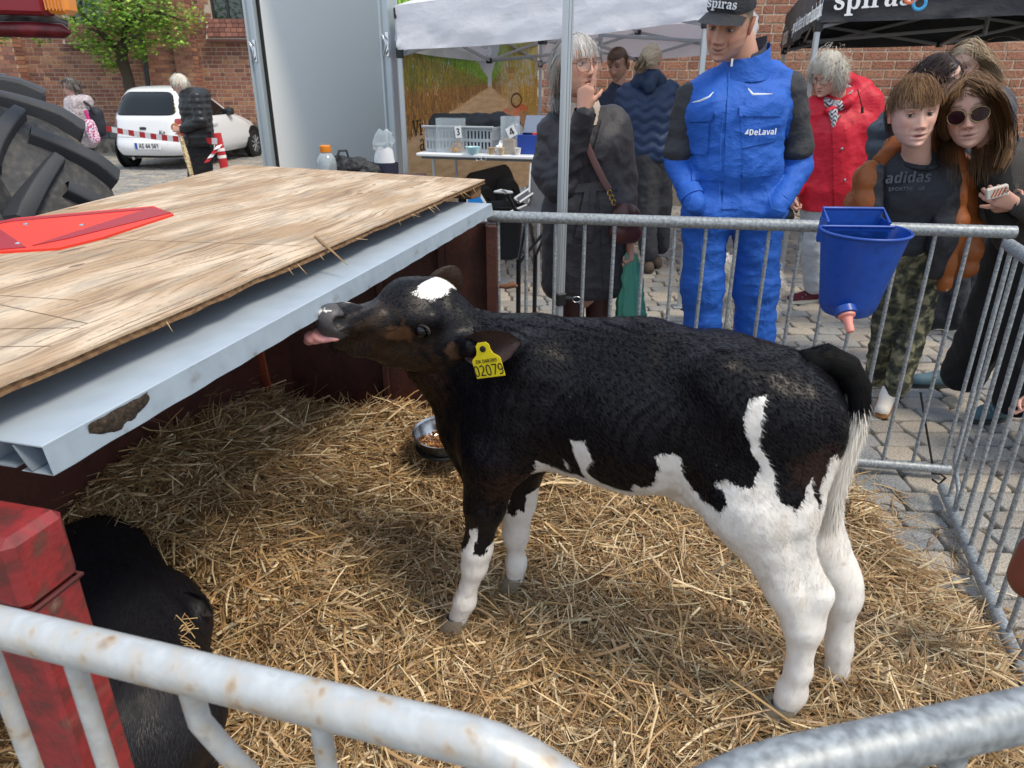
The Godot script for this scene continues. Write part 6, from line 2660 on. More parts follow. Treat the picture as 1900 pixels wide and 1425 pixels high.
func add_eyes(w: Node3D,x: Transform3D,o: Dictionary) -> void:
	var iris: Color = o.get("iris",Color(0.06,0.10,0.14))
	var skin: Color = o.get("skin",Color(0.52,0.33,0.25))
	var open: float = o.get("open",0.5)
	var look: Vector3 = o.get("look",Vector3(0,0,1))
	for s in [-1.0,1.0]:
		var c := Vector3(s * 0.0315,0.0035,0.0635)
		var mb := MB.new()
		mb.col = Color(0.62,0.60,0.57)
		mb.lathe(x * Transform3D(Basis(),c),sphere_profile(0.0120,10),16)
		var lz := look.normalized()
		var lx := Vector3.UP.cross(lz).normalized()
		var ib := Basis(lx,lz,lx.cross(lz))
		mb.col = iris
		mb.lathe(x * Transform3D(ib,c + lz * 0.0102),[Vector2(0.0064,0.0),Vector2(0.0055,0.0019),Vector2(0.0,0.0027)],14)
		mb.col = Color(0.006,0.006,0.006)
		mb.lathe(x * Transform3D(ib,c + lz * 0.0115),[Vector2(0.0028,0.0),Vector2(0.0024,0.0014),Vector2(0.0,0.0017)],12)
		var eye := part(w,"eye",mb,M.eye)
		var ld := MB.new()
		for up in [1.0,-1.0]:
			ld.col = skin * Color(0.82,0.68,0.66)
			var lim := lerpf(0.05,0.62,open) if up > 0 else 0.45
			var rows := []
			for j in 5:
				var e: float = lerpf(lim,1.35,j / 4.0) * up
				var row := []
				for k in 9:
					var a := lerpf(-1.25,1.25,k / 8.0)
					var ee: float = lerpf(e,0.1 * up,pow(absf(a) / 1.25,3.0) * 0.6)
					row.append(x * (c + Vector3(sin(a) * cos(ee),sin(ee),cos(a) * cos(ee)) * 0.0131))
				rows.append(row)
			if up < 0:
				rows.reverse()
			ld.sheet(rows)
		part(eye,"eyelid",ld,M.skin)
		var ls := MB.new()
		ls.col = Color(0.02,0.015,0.012)
		var arc := []
		for k in 9:
			var a := lerpf(-1.2,1.2,k / 8.0)
			var ee: float = lerpf(lerpf(0.05,0.62,open),0.1,pow(absf(a) / 1.25,3.0) * 0.6)
			arc.append(x * (c + Vector3(sin(a) * cos(ee),sin(ee),cos(a) * cos(ee)) * 0.0136))
		ls.tube(arc,0.0009 * x.basis.get_scale().x,5)
		part(eye,"lashes",ls,M.hair)
func add_hair(w: Node3D,called: String,x: Transform3D,o: Dictionary) -> void:
	var r := RandomNumberGenerator.new()
	r.seed = o.get("seed",1)
	var n: int = o.n
	var l0: float = o.len[0]
	var l1: float = o.len[1]
	var c0: Color = o.col[0]
	var c1: Color = o.col[1]
	var vol: float = o.get("vol",0.010)
	var grav: float = o.get("grav",0.5)
	var comb: Vector3 = o.get("comb",Vector3.ZERO)
	var away: float = o.get("away",0.6)
	var crown: Vector3 = o.get("crown",Vector3(0,0.1,-0.05))
	var curl: float = o.get("curl",0.0)
	var wid: float = o.get("wid",0.0022)
	var line: float = o.get("hairline",0.066)
	var bangs: float = o.get("bangs",0.0)
	var nape: float = o.get("nape",-0.06)
	var side_low: float = o.get("side_low",0.01)
	var tie: Vector3 = o.get("tie",Vector3.INF)
	var part_x: float = o.get("part_x",0.0)
	var parted: float = o.get("parted",0.0)
	var keep: bool = o.get("keep",false)
	var lock_n := FastNoiseLite.new()
	lock_n.frequency = 26.0
	var mb := MB.new()
	var rad := Vector3(0.0755,0.1135,0.0985)
	var ctr := Vector3(0,0,-0.008)
	var made := 0
	var tries := 0
	while made < n and tries < n * 12:
		tries += 1
		var d := Vector3(r.randfn(),r.randfn() + 0.5,r.randfn() - 0.15).normalized()
		var p := ctr + d * rad
		var hl := line
		if p.z < 0.035:
			hl = lerpf(line,side_low,clampf((0.035 - p.z) / 0.03,0,1))
		if p.z < -0.005:
			hl = lerpf(side_low,nape,clampf((-p.z - 0.005) / 0.05,0,1))
		if p.y < hl:
			continue
		made += 1
		var out := (d / rad).normalized()
		var len := r.randf_range(l0,l1)
		var is_front := p.z > 0.02 and p.y > 0.04
		if is_front and bangs > 0.0:
			len = bangs * r.randf_range(0.75,1.1)
		var lay := vol * r.randf_range(0.1,1.0)
		var segs := 7
		var q := p + out * lay * 0.3
		var t := (p - crown)
		t = (t - out * t.dot(out)).normalized() * away
		var dir := t + comb + Vector3.DOWN * grav * 0.4
		if is_front and bangs > 0.0:
			dir = Vector3(p.x * 6.0,-0.6,1.0)
		if keep and p.z > 0.0:
			dir += Vector3(signf(p.x - part_x) * 1.4,0,-0.7)
		if parted > 0.0:
			dir += Vector3(signf(p.x - part_x) * parted,0,0)
		if tie != Vector3.INF:
			dir = (tie - p)
			len = (tie - p).length() * 1.12
		dir += Vector3(lock_n.get_noise_3dv(p * 0.7),lock_n.get_noise_3dv(p * 0.7 + Vector3.ONE),lock_n.get_noise_3dv(p * 0.7 - Vector3.ONE)) * 0.7
		dir = (dir - out * dir.dot(out) * 0.9).normalized()
		if r.randf() < 0.06 and tie == Vector3.INF:
			lay *= 2.2
			dir = (dir + Vector3(r.randfn(),r.randfn(),r.randfn()) * 0.35).normalized()
		var shade := clampf(0.5 + 0.9 * lock_n.get_noise_3dv(p) + r.randfn() * 0.16,0,1)
		mb.col = c0.lerp(c1,shade) * r.randf_range(0.85,1.12)
		var first := mb.v.size()
		var ph := r.randf() * TAU
		var ww := wid * r.randf_range(0.6,1.3)
		var prev := q
		for s in segs + 1:
			var e := (q - ctr) / (rad + Vector3.ONE * lay)
			if e.length() < 1.0:
				q = ctr + e.normalized() * (rad + Vector3.ONE * lay)
			if keep and q.z > 0.02 and q.y < 0.05:
				var lim := lerpf(0.04,0.07,clampf((0.05 - q.y) / 0.04,0,1))
				if absf(q.x) < lim:
					q.x = signf(q.x - part_x) * (lim + lay)
				q.z = minf(q.z,0.06 - 0.04 * clampf((0.05 - q.y) / 0.05,0,1))
			var on := ((q - ctr) / rad).normalized()
			var c := q
			if curl > 0.0:
				var a := ph + s * 2.1
				c += (on * sin(a) + Vector3(cos(a),sin(a * 0.7),sin(a * 1.3)) * 0.7) * curl * minf(1.0,s / 2.0)
			var sdv := dir.cross(on).normalized() * ww * (1.0 if s < segs else 0.35)
			var nn := (x.basis * on).normalized()
			var sw := (x.basis * sdv).normalized()
			mb.vert(x * (c + sdv),(nn + sw * 0.5).normalized())
			mb.vert(x * (c - sdv),(nn - sw * 0.5).normalized())
			prev = q
			var step := len / segs
			if tie != Vector3.INF:
				dir = dir.lerp((tie - q).normalized(),0.5).normalized()
			else:
				dir = (dir + Vector3.DOWN * grav * 0.35 + Vector3(r.randfn(),r.randfn(),r.randfn()) * 0.05).normalized()
			q += dir * step
		for s in segs:
			var a := first + s * 2
			var fn := (mb.v[a + 1] - mb.v[a]).cross(mb.v[a + 3] - mb.v[a])
			if fn.dot(mb.n[a]) > 0:
				mb.i.append_array(PackedInt32Array([a,a + 1,a + 3,a,a + 3,a + 2]))
			else:
				mb.i.append_array(PackedInt32Array([a,a + 3,a + 1,a,a + 2,a + 3]))
	for lk in o.get("locks",[]):
		var path: Array = lk.path
		for k in lk.n:
			var off: Vector3 = Vector3(r.randfn(),r.randfn(),r.randfn()) * lk.r * 0.5
			mb.col = c0.lerp(c1,r.randf()) * r.randf_range(0.85,1.12)
			var first := mb.v.size()
			var on: Vector3 = (off + Vector3(0,0.2,0.001)).normalized()
			for s in path.size():
				var pp: Vector3 = path[s] + off * lk.w[s] + Vector3(r.randfn(),r.randfn(),r.randfn()) * 0.0015
				var dd: Vector3 = (path[mini(s + 1,path.size() - 1)] - path[maxi(s - 1,0)]).normalized()
				var sdv := dd.cross(on).normalized() * wid
				var nn := (x.basis * on).normalized()
				mb.vert(x * (pp + sdv),nn)
				mb.vert(x * (pp - sdv),nn)
			for s in path.size() - 1:
				var a := first + s * 2
				var fn := (mb.v[a + 1] - mb.v[a]).cross(mb.v[a + 3] - mb.v[a])
				if fn.dot(mb.n[a]) > 0:
					mb.i.append_array(PackedInt32Array([a,a + 1,a + 3,a,a + 3,a + 2]))
				else:
					mb.i.append_array(PackedInt32Array([a,a + 3,a + 1,a,a + 2,a + 3]))
	part(w,called,mb,M.hair)
func add_glasses(w: Node3D,x: Transform3D,m: Material,lens: Material,rx: float,ry: float,sq: float,th := 0.0012) -> void:
	var fr := MB.new()
	var s := x.basis.get_scale().x
	for sd in [-1.0,1.0]:
		var pts := []
		var poly := []
		for k in 25:
			var a := TAU * k / 24.0
			var e := sq
			var p := Vector3(sd * 0.034 + signf(cos(a)) * pow(absf(cos(a)),e) * rx,-0.003 + signf(sin(a)) * pow(absf(sin(a)),e) * ry,0.098 - 5.0 * pow(sd * 0.034 + cos(a) * rx,2.0))
			pts.append(x * p)
			if k < 24:
				poly.append(x * p)
		fr.tube(pts,th * s,6,false)
		var ln := MB.new()
		ln.plate(poly,(x.basis.z).normalized(),0.0012)
		part(w,"lens",ln,lens)
		fr.tube([x * Vector3(sd * (0.034 + rx),0.006,0.089),x * Vector3(sd * 0.077,0.006,0.05),x * Vector3(sd * 0.080,0.004,-0.015)],th * s,6)
	fr.tube([x * Vector3(-0.012,0.004,0.0985),x * Vector3(0,0.007,0.102),x * Vector3(0.012,0.004,0.0985)],th * s,6)
	part(w,"glasses_frame",fr,m)
func add_hand(mb: MB,wrist: Vector3,fdir: Vector3,palm: Vector3,side: float,sc: float,curls: Array,skin: Color,arm := Vector3.ZERO,cell := 0.0042) -> void:
	var y := fdir.normalized()
	var z := (palm - y * palm.dot(y)).normalized()
	var xx := y.cross(z) * side
	var sd := SD.new()
	var pt := func(a: float,b: float,c: float) -> Vector3: return wrist + (xx * a + y * b + z * c) * sc
	if arm != Vector3.ZERO:
		sd.cap(arm,wrist,0.031 * sc,0.026 * sc,0.02 * sc,z,0.8)
	sd.cap(pt.call(0.012,0.0,0),pt.call(0.026,0.082,0),0.018 * sc,0.015 * sc,0.014 * sc)
	sd.cap(pt.call(0.0,0.0,0),pt.call(0.008,0.088,0),0.019 * sc,0.015 * sc,0.014 * sc)
	sd.cap(pt.call(-0.008,0.0,0),pt.call(-0.011,0.084,0),0.018 * sc,0.0145 * sc,0.014 * sc)
	sd.cap(pt.call(-0.014,0.004,0),pt.call(-0.028,0.075,0),0.016 * sc,0.013 * sc,0.014 * sc)
	sd.cap(pt.call(0.014,0.012,0.008),pt.call(0.034,0.045,0.012),0.016 * sc,0.013 * sc,0.012 * sc)
	var base := [Vector2(0.027,0.085),Vector2(0.0085,0.092),Vector2(-0.0105,0.087),Vector2(-0.0275,0.077)]
	var seg := [[0.042,0.025,0.020],[0.046,0.029,0.021],[0.043,0.027,0.020],[0.033,0.020,0.018]]
	for f in 4:
		var p: Vector3 = pt.call(base[f].x,base[f].y,0.0)
		var ang := 0.0
		for j in 3:
			ang += curls[f] * [0.9,1.1,0.8][j]
			var spread: Vector3 = xx * [0.10,0.02,-0.06,-0.14][f]
			var d := ((y + spread).normalized() * cos(ang) + z * sin(ang)).normalized()
			var q: Vector3 = p + d * seg[f][j] * sc
			var ra := [0.0092,0.0085,0.0076][j] * sc * (0.86 if f == 3 else 1.0) as float
			sd.cap(p,q,ra,ra * 0.92,0.004 * sc)
			p = q
	var tp: Vector3 = pt.call(0.034,0.045,0.012)
	var ta: float = curls[4]
	for j in 2:
		var d := (xx * cos(ta) * 0.75 + y * 0.75 + z * sin(ta) * 0.9 - xx * sin(ta) * 0.5 * j).normalized()
		var q: Vector3 = tp + d * [0.034,0.027][j] * sc
		sd.cap(tp,q,[0.0105,0.0092][j] * sc,[0.0094,0.0075][j] * sc,0.005 * sc)
		tp = q
	var v0 := mb.v.size()
	sd.build(mb,cell * sc,1)
	for k in range(v0,mb.v.size()):
		mb.c[k] = skin
func garment_prims(sd: SD,f0: float,prims: Array,grow := 0.0,scale := 1.0) -> void:
	for p in prims:
		var flat: float = p[8] if p.size() > 8 else 1.0
		var k: float = p[9] if p.size() > 9 else 0.05
		sd.cap(at(p[0],p[1],f0 + p[2]),at(p[4],p[5],f0 + p[6]),p[3] * scale + grow,p[7] * scale + grow,k,Vector3.BACK if flat != 1.0 else Vector3.ZERO,flat)
func garment(w: Node3D,called: String,m: Material,f0: float,prims: Array,o := {}) -> MB:
	var sd := SD.new()
	garment_prims(sd,f0,prims,o.get("grow",0.0))
	var mb := MB.new()
	sd.build(mb,o.get("cell",0.013),o.get("relax",1))
	var nz := FastNoiseLite.new()
	nz.seed = o.get("seed",3)
	nz.frequency = o.get("freq",7.0)
	nz.fractal_octaves = 3
	nz.fractal_type = FastNoiseLite.FRACTAL_RIDGED
	var amp: float = o.get("amp",0.007)
	var st: Vector3 = o.get("stretch",Vector3(1.0,0.75,1.0))
	var quilt: float = o.get("quilt",0.0)
	var qa: float = o.get("quilt_amp",0.010)
	var wave: float = o.get("wave",0.0)
	var bottom: float = o.get("hem",-1.0)
	for k in mb.v.size():
		var p := mb.v[k]
		var d := amp * (nz.get_noise_3d(p.x * st.x + p.y * 0.35,p.y * st.y - p.x * 0.3,p.z * st.z) - 0.1)
		if quilt > 0.0:
			d += qa * (absf(sin(PI * (p.y + wave * sin(p.x * 42.0)) / quilt)) - 0.6)
		mb.v[k] = p + mb.n[k] * d
		if p.y < bottom:
			mb.v[k].y = bottom
	mb.smooth()
	part(w,called,mb,m)
	return mb
func body(w: Node3D,f0: float,prims: Array,neck: Array,hx: Transform3D,o: Dictionary) -> MB:
	var mb := MB.new()
	var sd := SD.new()
	garment_prims(sd,f0,prims,-0.006,0.78)
	for p in neck:
		sd.cap(p[0],p[1],p[2],p[3],0.03)
	sd.build(mb,0.02,1)
	var skin: Color = o.get("skin",Color(0.52,0.33,0.25))
	for k in mb.v.size():
		mb.c[k] = skin
	add_head(mb,hx,o)
	for h in o.get("hands",[]):
		add_hand(mb,h[0],h[1],h[2],h[3],h[4],h[5],skin * Color(1.0,0.92,0.92),h[6] if h.size() > 6 else Vector3.ZERO)
	part(w,"body",mb,M.skin)
	add_eyes(w,hx,o)
	return mb
func head_place(c: Vector3,yaw: float,pitch: float,roll: float,sc: float) -> Transform3D:
	var b := Basis(Vector3.UP,deg_to_rad(yaw)) * Basis(Vector3.RIGHT,deg_to_rad(pitch)) * Basis(Vector3.BACK,deg_to_rad(roll))
	return Transform3D(b.scaled_local(Vector3.ONE * sc),c)
func shoe(w: Node3D,heel: Vector3,toe: Vector3,high: float,wide: float,upper: Material,sole: Material) -> MeshInstance3D:
	var d := toe - heel
	var l := d.length()
	var dn := Vector3(d.x,0,d.z).normalized()
	var sd := SD.new()
	sd.cap(heel + Vector3.UP * wide * 0.85 + dn * wide * 0.6,toe + Vector3.UP * wide * 0.62 - dn * wide * 0.7,wide * 0.85,wide * 0.8,0.02)
	sd.cap(heel + Vector3.UP * high * 0.62 + dn * wide * 0.8,heel.lerp(toe,0.55) + Vector3.UP * high * 0.40,wide * 0.8,wide * 0.75,0.03)
	var mb := MB.new()
	sd.build(mb,0.009,1)
	for k in mb.v.size():
		mb.v[k].y = maxf(mb.v[k].y,heel.y + 0.012)
	mb.smooth()
	var o := part(w,"shoe",mb,upper)
	var sl := MB.new()
	var sdv := dn.cross(Vector3.UP)
	var rows := []
	for y in [0.0,0.024]:
		var row := []
		for k in 20:
			var a := TAU * k / 20.0
			var along := cos(a) * l * 0.52
			var across := signf(sin(a)) * pow(absf(sin(a)),0.7) * wide * (1.02 + 0.12 * cos(a))
			row.append(heel.lerp(toe,0.5) + dn * along - sdv * across * 1.0 + Vector3.UP * y)
		rows.append(row)
	sl.sheet(rows,true)
	var cap := []
	for k in 20:
		cap.append(rows[1][k])
	sl.plate(cap,Vector3.UP,0.004)
	part(o,"sole",sl,sole)
	return o
func surface_hit(mb: MB,u: float,v: float,lift := 0.002) -> Vector3:
	if mb.grid.is_empty():
		for k in range(0,mb.i.size(),3):
			var q := pixel_of(mb.v[mb.i[k]])
			var key := Vector2i(int(q.x / 14.0),int(q.y / 14.0))
			if not mb.grid.has(key):
				mb.grid[key] = PackedInt32Array()
			mb.grid[key].append(k)
	var e := Vector3(0,EYE,0)
	var d := (at(u,v,1.0) - e).normalized()
	var best := 1e9
	var c := Vector2i(int(u / 14.0),int(v / 14.0))
	for dx in [-1,0,1]:
		for dy in [-1,0,1]:
			for k in mb.grid.get(c + Vector2i(dx,dy),PackedInt32Array()):
				var h = Geometry3D.ray_intersects_triangle(e,d,mb.v[mb.i[k]],mb.v[mb.i[k + 1]],mb.v[mb.i[k + 2]])
				if h != null:
					best = minf(best,(h - e).length())
	if best > 1e8:
		return Vector3.INF
	return e + d * (best - lift)
func cloth_patch(w: Node3D,called: String,mb: MB,quad_px: Array,m: Material,lift := 0.004,nx := 6,ny := 6,label := "") -> MeshInstance3D:
	var rows := []
	for y in ny + 1:
		var row := []
		var last := Vector3.INF
		for x in nx + 1:
			var s := float(x) / nx
			var t := float(y) / ny
			var a: Vector2 = quad_px[0].lerp(quad_px[1],s)
			var b: Vector2 = quad_px[3].lerp(quad_px[2],s)
			var q := a.lerp(b,t)
			var h := surface_hit(mb,q.x,q.y,lift)
			if h == Vector3.INF:
				h = last
			last = h
			row.append(h)
		for x in range(nx - 1,-1,-1):
			if row[x] == Vector3.INF:
				row[x] = row[x + 1]
		if row[0] == Vector3.INF:
			continue
		rows.append(row)
	if rows.size() < 2:
		return null
	var pm := MB.new()
	pm.sheet(rows)
	return part(w,called,pm,m,label)
func seam_line(mb: MB,out: MB,px: Array,r: float,steps := 8) -> void:
	var pts := []
	for k in px.size() - 1:
		for s in steps:
			var q: Vector2 = px[k].lerp(px[k + 1],float(s) / steps)
			var h := surface_hit(mb,q.x,q.y,0.0)
			if h != Vector3.INF:
				pts.append(h)
	if pts.size() > 2:
		out.tube(pts,r,5)
func V(a: float,b: float) -> Vector2:
	return Vector2(a,b)
func build_people() -> void:
	var t0 := Time.get_ticks_msec()
	for p in [person_blue,person_coat,person_quilt,person_behind,person_red,person_boy,person_shades,person_dark_hair,person_long_hair,person_far_man,person_far_woman,person_crouching]:
		p.call()
		print("  ",p.get_method()," ",Time.get_ticks_msec() - t0)
func person_blue() -> void:
	var f := 3.15
	var w := thing("person","tall man in blue and black coverall and dark cap, hands in pockets","person",Vector3(at(1360,500,f).x,0,-f))
	var skin := Color(0.50,0.27,0.19)
	var blue := cloth("1858b6",0.72,0.6,30.0)
	var dark := cloth("33353a",0.85,0.6,30.0)
	var torso := [
		[1306,168,0.03,0.055,1436,148,0.03,0.058,0.95],
		[1330,150,0.03,0.05,1425,140,0.03,0.05],
		[1320,205,0.0,0.095,1412,200,0.0,0.095,1.15],
		[1318,205,0.0,0.088,1322,300,0.0,0.084,1.2],
		[1414,205,0.0,0.088,1412,300,0.0,0.084,1.2],
		[1366,220,-0.02,0.11,1366,300,-0.03,0.11],
		[1322,322,0.0,0.082,1408,318,0.0,0.082,1.2],
		[1312,385,0.0,0.10,1412,382,0.0,0.10,1.2],
		[1375,135,0.03,0.07,1372,160,0.03,0.09],
		[1308,400,0.0,0.100,1304,530,0.0,0.086],
		[1304,530,0.0,0.086,1300,778,0.03,0.085],
		[1408,400,0.0,0.105,1402,530,0.0,0.094],
		[1402,530,0.0,0.094,1396,782,0.0,0.088]]
	var arms := [
		[1288,182,0.03,0.066,1260,280,0.06,0.056,1.0,0.025],
		[1260,280,0.06,0.056,1258,312,0.03,0.055,1.0,0.02],
		[1256,308,0.03,0.052,1290,378,-0.11,0.044,1.0,0.006],
		[1452,165,0.03,0.070,1480,275,0.06,0.060,1.0,0.025],
		[1480,275,0.06,0.060,1480,315,0.03,0.058,1.0,0.02],
		[1482,312,0.03,0.054,1438,386,-0.11,0.046,1.0,0.006]]
	var hx := head_place(at(1352,44,f - 0.06),-36,18,-8,1.07)
	body(w,f,torso + arms,[[at(1382,135,f + 0.03),at(1366,70,f),0.072,0.068]],hx,{"skin": skin,"brow": Color(0.16,0.10,0.06),"scalp": Color(0.16,0.12,0.08),"hairline": 0.05,"jaw": 1.08,"nose": 1.2,"stubble": 0.22,"beard": Color(0.22,0.16,0.12),"open": 0.12,"look": Vector3(0.0,-0.5,1),"smile": 1.0,"lips": Color(0.36,0.15,0.12)})
	add_hair(w,"hair",hx,{"n": 420,"len": [0.015,0.035],"col": [Color(0.14,0.10,0.06),Color(0.28,0.22,0.15)],"vol": 0.004,"grav": 0.5,"away": 0.5,"seed": 3,"hairline": 0.075,"side_low": -0.005,"nape": -0.07,"wid": 0.0016})
	var cov := garment(w,"coverall",blue,f,torso + arms,{"amp": 0.009,"freq": 8.0,"seed": 5,"cell": 0.0115,"stretch": Vector3(0.7,1.2,0.8)})
	for s in 2:
		var a: Array = [arms[0].duplicate(),arms[1].duplicate()] if s == 0 else [arms[3].duplicate(),arms[4].duplicate()]
		a[0][0] += -4 if s == 0 else 8
		a[0][1] += 2
		a[1][4] = a[1][0]
		a[1][5] = a[1][1] + 1
		garment(w,"upper_sleeve",dark,f,a,{"amp": 0.009,"freq": 8.0,"seed": 5,"grow": 0.0035,"cell": 0.0115,"stretch": Vector3(0.7,1.2,0.8)})
	for s in 2:
		var q: Array = arms[2 + s * 3]
		var c0 := at(q[0],q[1],f + q[2]).lerp(at(q[4],q[5],f + q[6]),0.62)
		var c1 := at(q[0],q[1],f + q[2]).lerp(at(q[4],q[5],f + q[6]),0.86)
		var cf := MB.new()
		cf.tube([c0,c0.lerp(c1,0.08),c1],[0.047,0.054,0.052],18)
		part(w,"cuff",cf,blue)
	var col := MB.new()
	var cb := at(1384,112,f + 0.02)
	var rows := []
	for j in 5:
		var row := []
		for k in 28:
			var a := TAU * k / 28.0
			var t := j / 4.0
			row.append(cb + Vector3(sin(a) * lerpf(0.105,0.088,t),lerpf(-0.045,0.045,t) + 0.022 * sin(a) * t - 0.035 * maxf(cos(a),0.0),cos(a) * lerpf(0.10,0.083,t)))
		rows.append(row)
	col.sheet(rows,true)
	part(w,"collar",col,blue)
	var col2 := MB.new()
	var rows2 := []
	for j in 4:
		var row := []
		for k in 28:
			var a := TAU * k / 28.0
			var t := j / 3.0
			row.append(cb + Vector3(sin(a) * lerpf(0.082,0.073,t),lerpf(-0.03,0.07,t) + 0.022 * sin(a) * t - 0.05 * maxf(cos(a),0.0),cos(a) * lerpf(0.08,0.068,t)))
		rows2.append(row)
	col2.sheet(rows2,true)
	part(w,"shirt_collar",col2,cloth("3c4150",0.85,0.8,60.0))
	cloth_patch(w,"placket",cov,[V(1340,388),V(1372,388),V(1382,128),V(1352,130)],blue,0.006,4,18)
	cloth_patch(w,"breast_pocket",cov,[V(1376,275),V(1440,262),V(1450,210),V(1374,212)],blue,0.008,6,6)
	cloth_patch(w,"pocket_flap",cov,[V(1372,216),V(1452,216),V(1450,192),V(1372,196)],blue,0.015,6,3)
	cloth_patch(w,"breast_pocket",cov,[V(1280,285),V(1312,288),V(1316,228),V(1276,228)],blue,0.008,6,6)
	cloth_patch(w,"pocket_flap",cov,[V(1276,226),V(1318,226),V(1328,202),V(1280,206)],blue,0.015,6,3)
	cloth_patch(w,"waistband",cov,[V(1284,334),V(1344,336),V(1344,318),V(1284,318)],blue,0.008,8,3)
	cloth_patch(w,"waistband",cov,[V(1378,332),V(1438,324),V(1436,308),V(1378,316)],blue,0.008,8,3)
	var st := MB.new()
	for ln in [[V(1352,135),V(1338,250),V(1334,385)],[V(1380,130),V(1368,250),V(1364,400)],[V(1376,212),V(1452,212)],[V(1280,226),V(1318,224)],[V(1300,400),V(1302,500)],[V(1368,400),V(1364,470)],[V(1420,340),V(1432,385),V(1450,392)],[V(1290,350),V(1276,392)],[V(1290,560),V(1288,612)],[V(1424,560),V(1418,612)]]:
		seam_line(cov,st,ln,0.0012,10)
	part(w,"stitching",st,mat("3f7fd6",0.8))
	var white := mat("dfe4ea",0.6)
	for mk in [[[V(1285,190),V(1300,187),V(1316,180),V(1326,168)],0.0035],[[V(1388,164),V(1397,175),V(1415,175),V(1438,174)],0.0035]]:
		var mb := MB.new()
		var pts := []
		for k in mk[0].size() - 1:
			for s in 5:
				var q: Vector2 = mk[0][k].lerp(mk[0][k + 1],s / 5.0)
				var h := surface_hit(cov,q.x,q.y,0.001)
				if h != Vector3.INF:
					pts.append(h)
		var rr := []
		for k in pts.size():
			rr.append(0.0012 + 0.0042 * sin(PI * (k + 0.5) / pts.size()))
		mb.tube(pts,rr,6,true,Vector3.BACK,0.35)
		part(w,"wing_mark",mb,white)
	var lp := surface_hit(cov,1415,245,0.024)
	lettering(w,"lettering","DeLaval",lp,Vector3(1,0.02,-0.12),Vector3.UP,0.022,white,"Droid Sans",true,1.0,0.002)
	var em := MB.new()
	var ep := surface_hit(cov,1386,245,0.024)
	em.plate([ep + Vector3(-0.009,-0.008,0),ep + Vector3(0.006,-0.008,0),ep + Vector3(0.004,0.013,0)],Vector3.BACK,0.001)
	em.lathe(Transform3D(Basis(Vector3.RIGHT,Vector3.BACK,Vector3.DOWN),ep + Vector3(0.013,-0.006,0)),[Vector2(0.0035,0),Vector2(0.0,0.001)],10)
	part(w,"emblem",em,white)
	var zp := MB.new()
	var za := surface_hit(cov,1363,122,0.01)
	if za == Vector3.INF:
		za = at(1361,116,f - 0.1)
	zp.box(Transform3D(Basis(),at(1358,116,f - 0.105)),Vector3(0.008,0.03,0.004),0.001)
	part(w,"zip_pull",zp,M.chrome)
	var sn := MB.new()
	for q in [[1382,213],[1490,372]]:
		var h := surface_hit(cov,q[0],q[1],0.014)
		if h != Vector3.INF:
			sn.lathe(Transform3D(Basis(Vector3.RIGHT,Vector3.BACK,Vector3.DOWN),h),[Vector2(0.005,0),Vector2(0.004,0.002),Vector2(0,0.003)],10)
	part(w,"snap",sn,mat("2f66b8",0.4))
	var cap_m := cloth("1d1f26",0.8,0.7,50.0)
	var cp := MB.new()
	var cr := []
	for j in 9:
		var t := j / 8.0
		var row := []
		for k in 32:
			var a := TAU * k / 32.0
			var rr := sqrt(maxf(0.0,1.0 - pow(t,2.4)))
			row.append(hx * Vector3(sin(a) * 0.083 * rr,0.054 + 0.082 * t,-0.006 + cos(a) * (0.106 if cos(a) < 0 else 0.100) * rr))
		cr.append(row)
	cp.sheet(cr,true)
	var co := part(w,"cap",cp,cap_m)
	var vz := MB.new()
	var vr := []
	for j in 6:
		var t := j / 5.0
		var row := []
		for k in 17:
			var a := lerpf(-1.15,1.15,k / 16.0)
			var reach := lerpf(0.0,0.095 * pow(cos(a * 0.95),0.6),t)
			row.append(hx * Vector3(sin(a) * (0.083 + 0.006 * t),0.060 - 0.012 * t - 0.022 * pow(a / 1.15,2.0),-0.006 + cos(a) * 0.100 + reach))
		vr.append(row)
	vz.sheet(vr)
	part(co,"visor",vz,cap_m)
	lettering(co,"lettering","spiras",hx * Vector3(0.0,0.088,0.092),hx.basis.x.normalized(),(hx.basis.y - hx.basis.z * 0.12).normalized(),0.030,white,"Droid Serif",true,0.9,0.003)
	for sx in [-1,1]:
		var p := Vector3(at(1306 if sx < 0 else 1396,780,f).x,0,-f - 0.03)
		shoe(w,p + Vector3(0,0,-0.1),p + Vector3(-0.02,0,0.17),0.1,0.05,mat("1c1c1e",0.6),mat("101010",0.8))
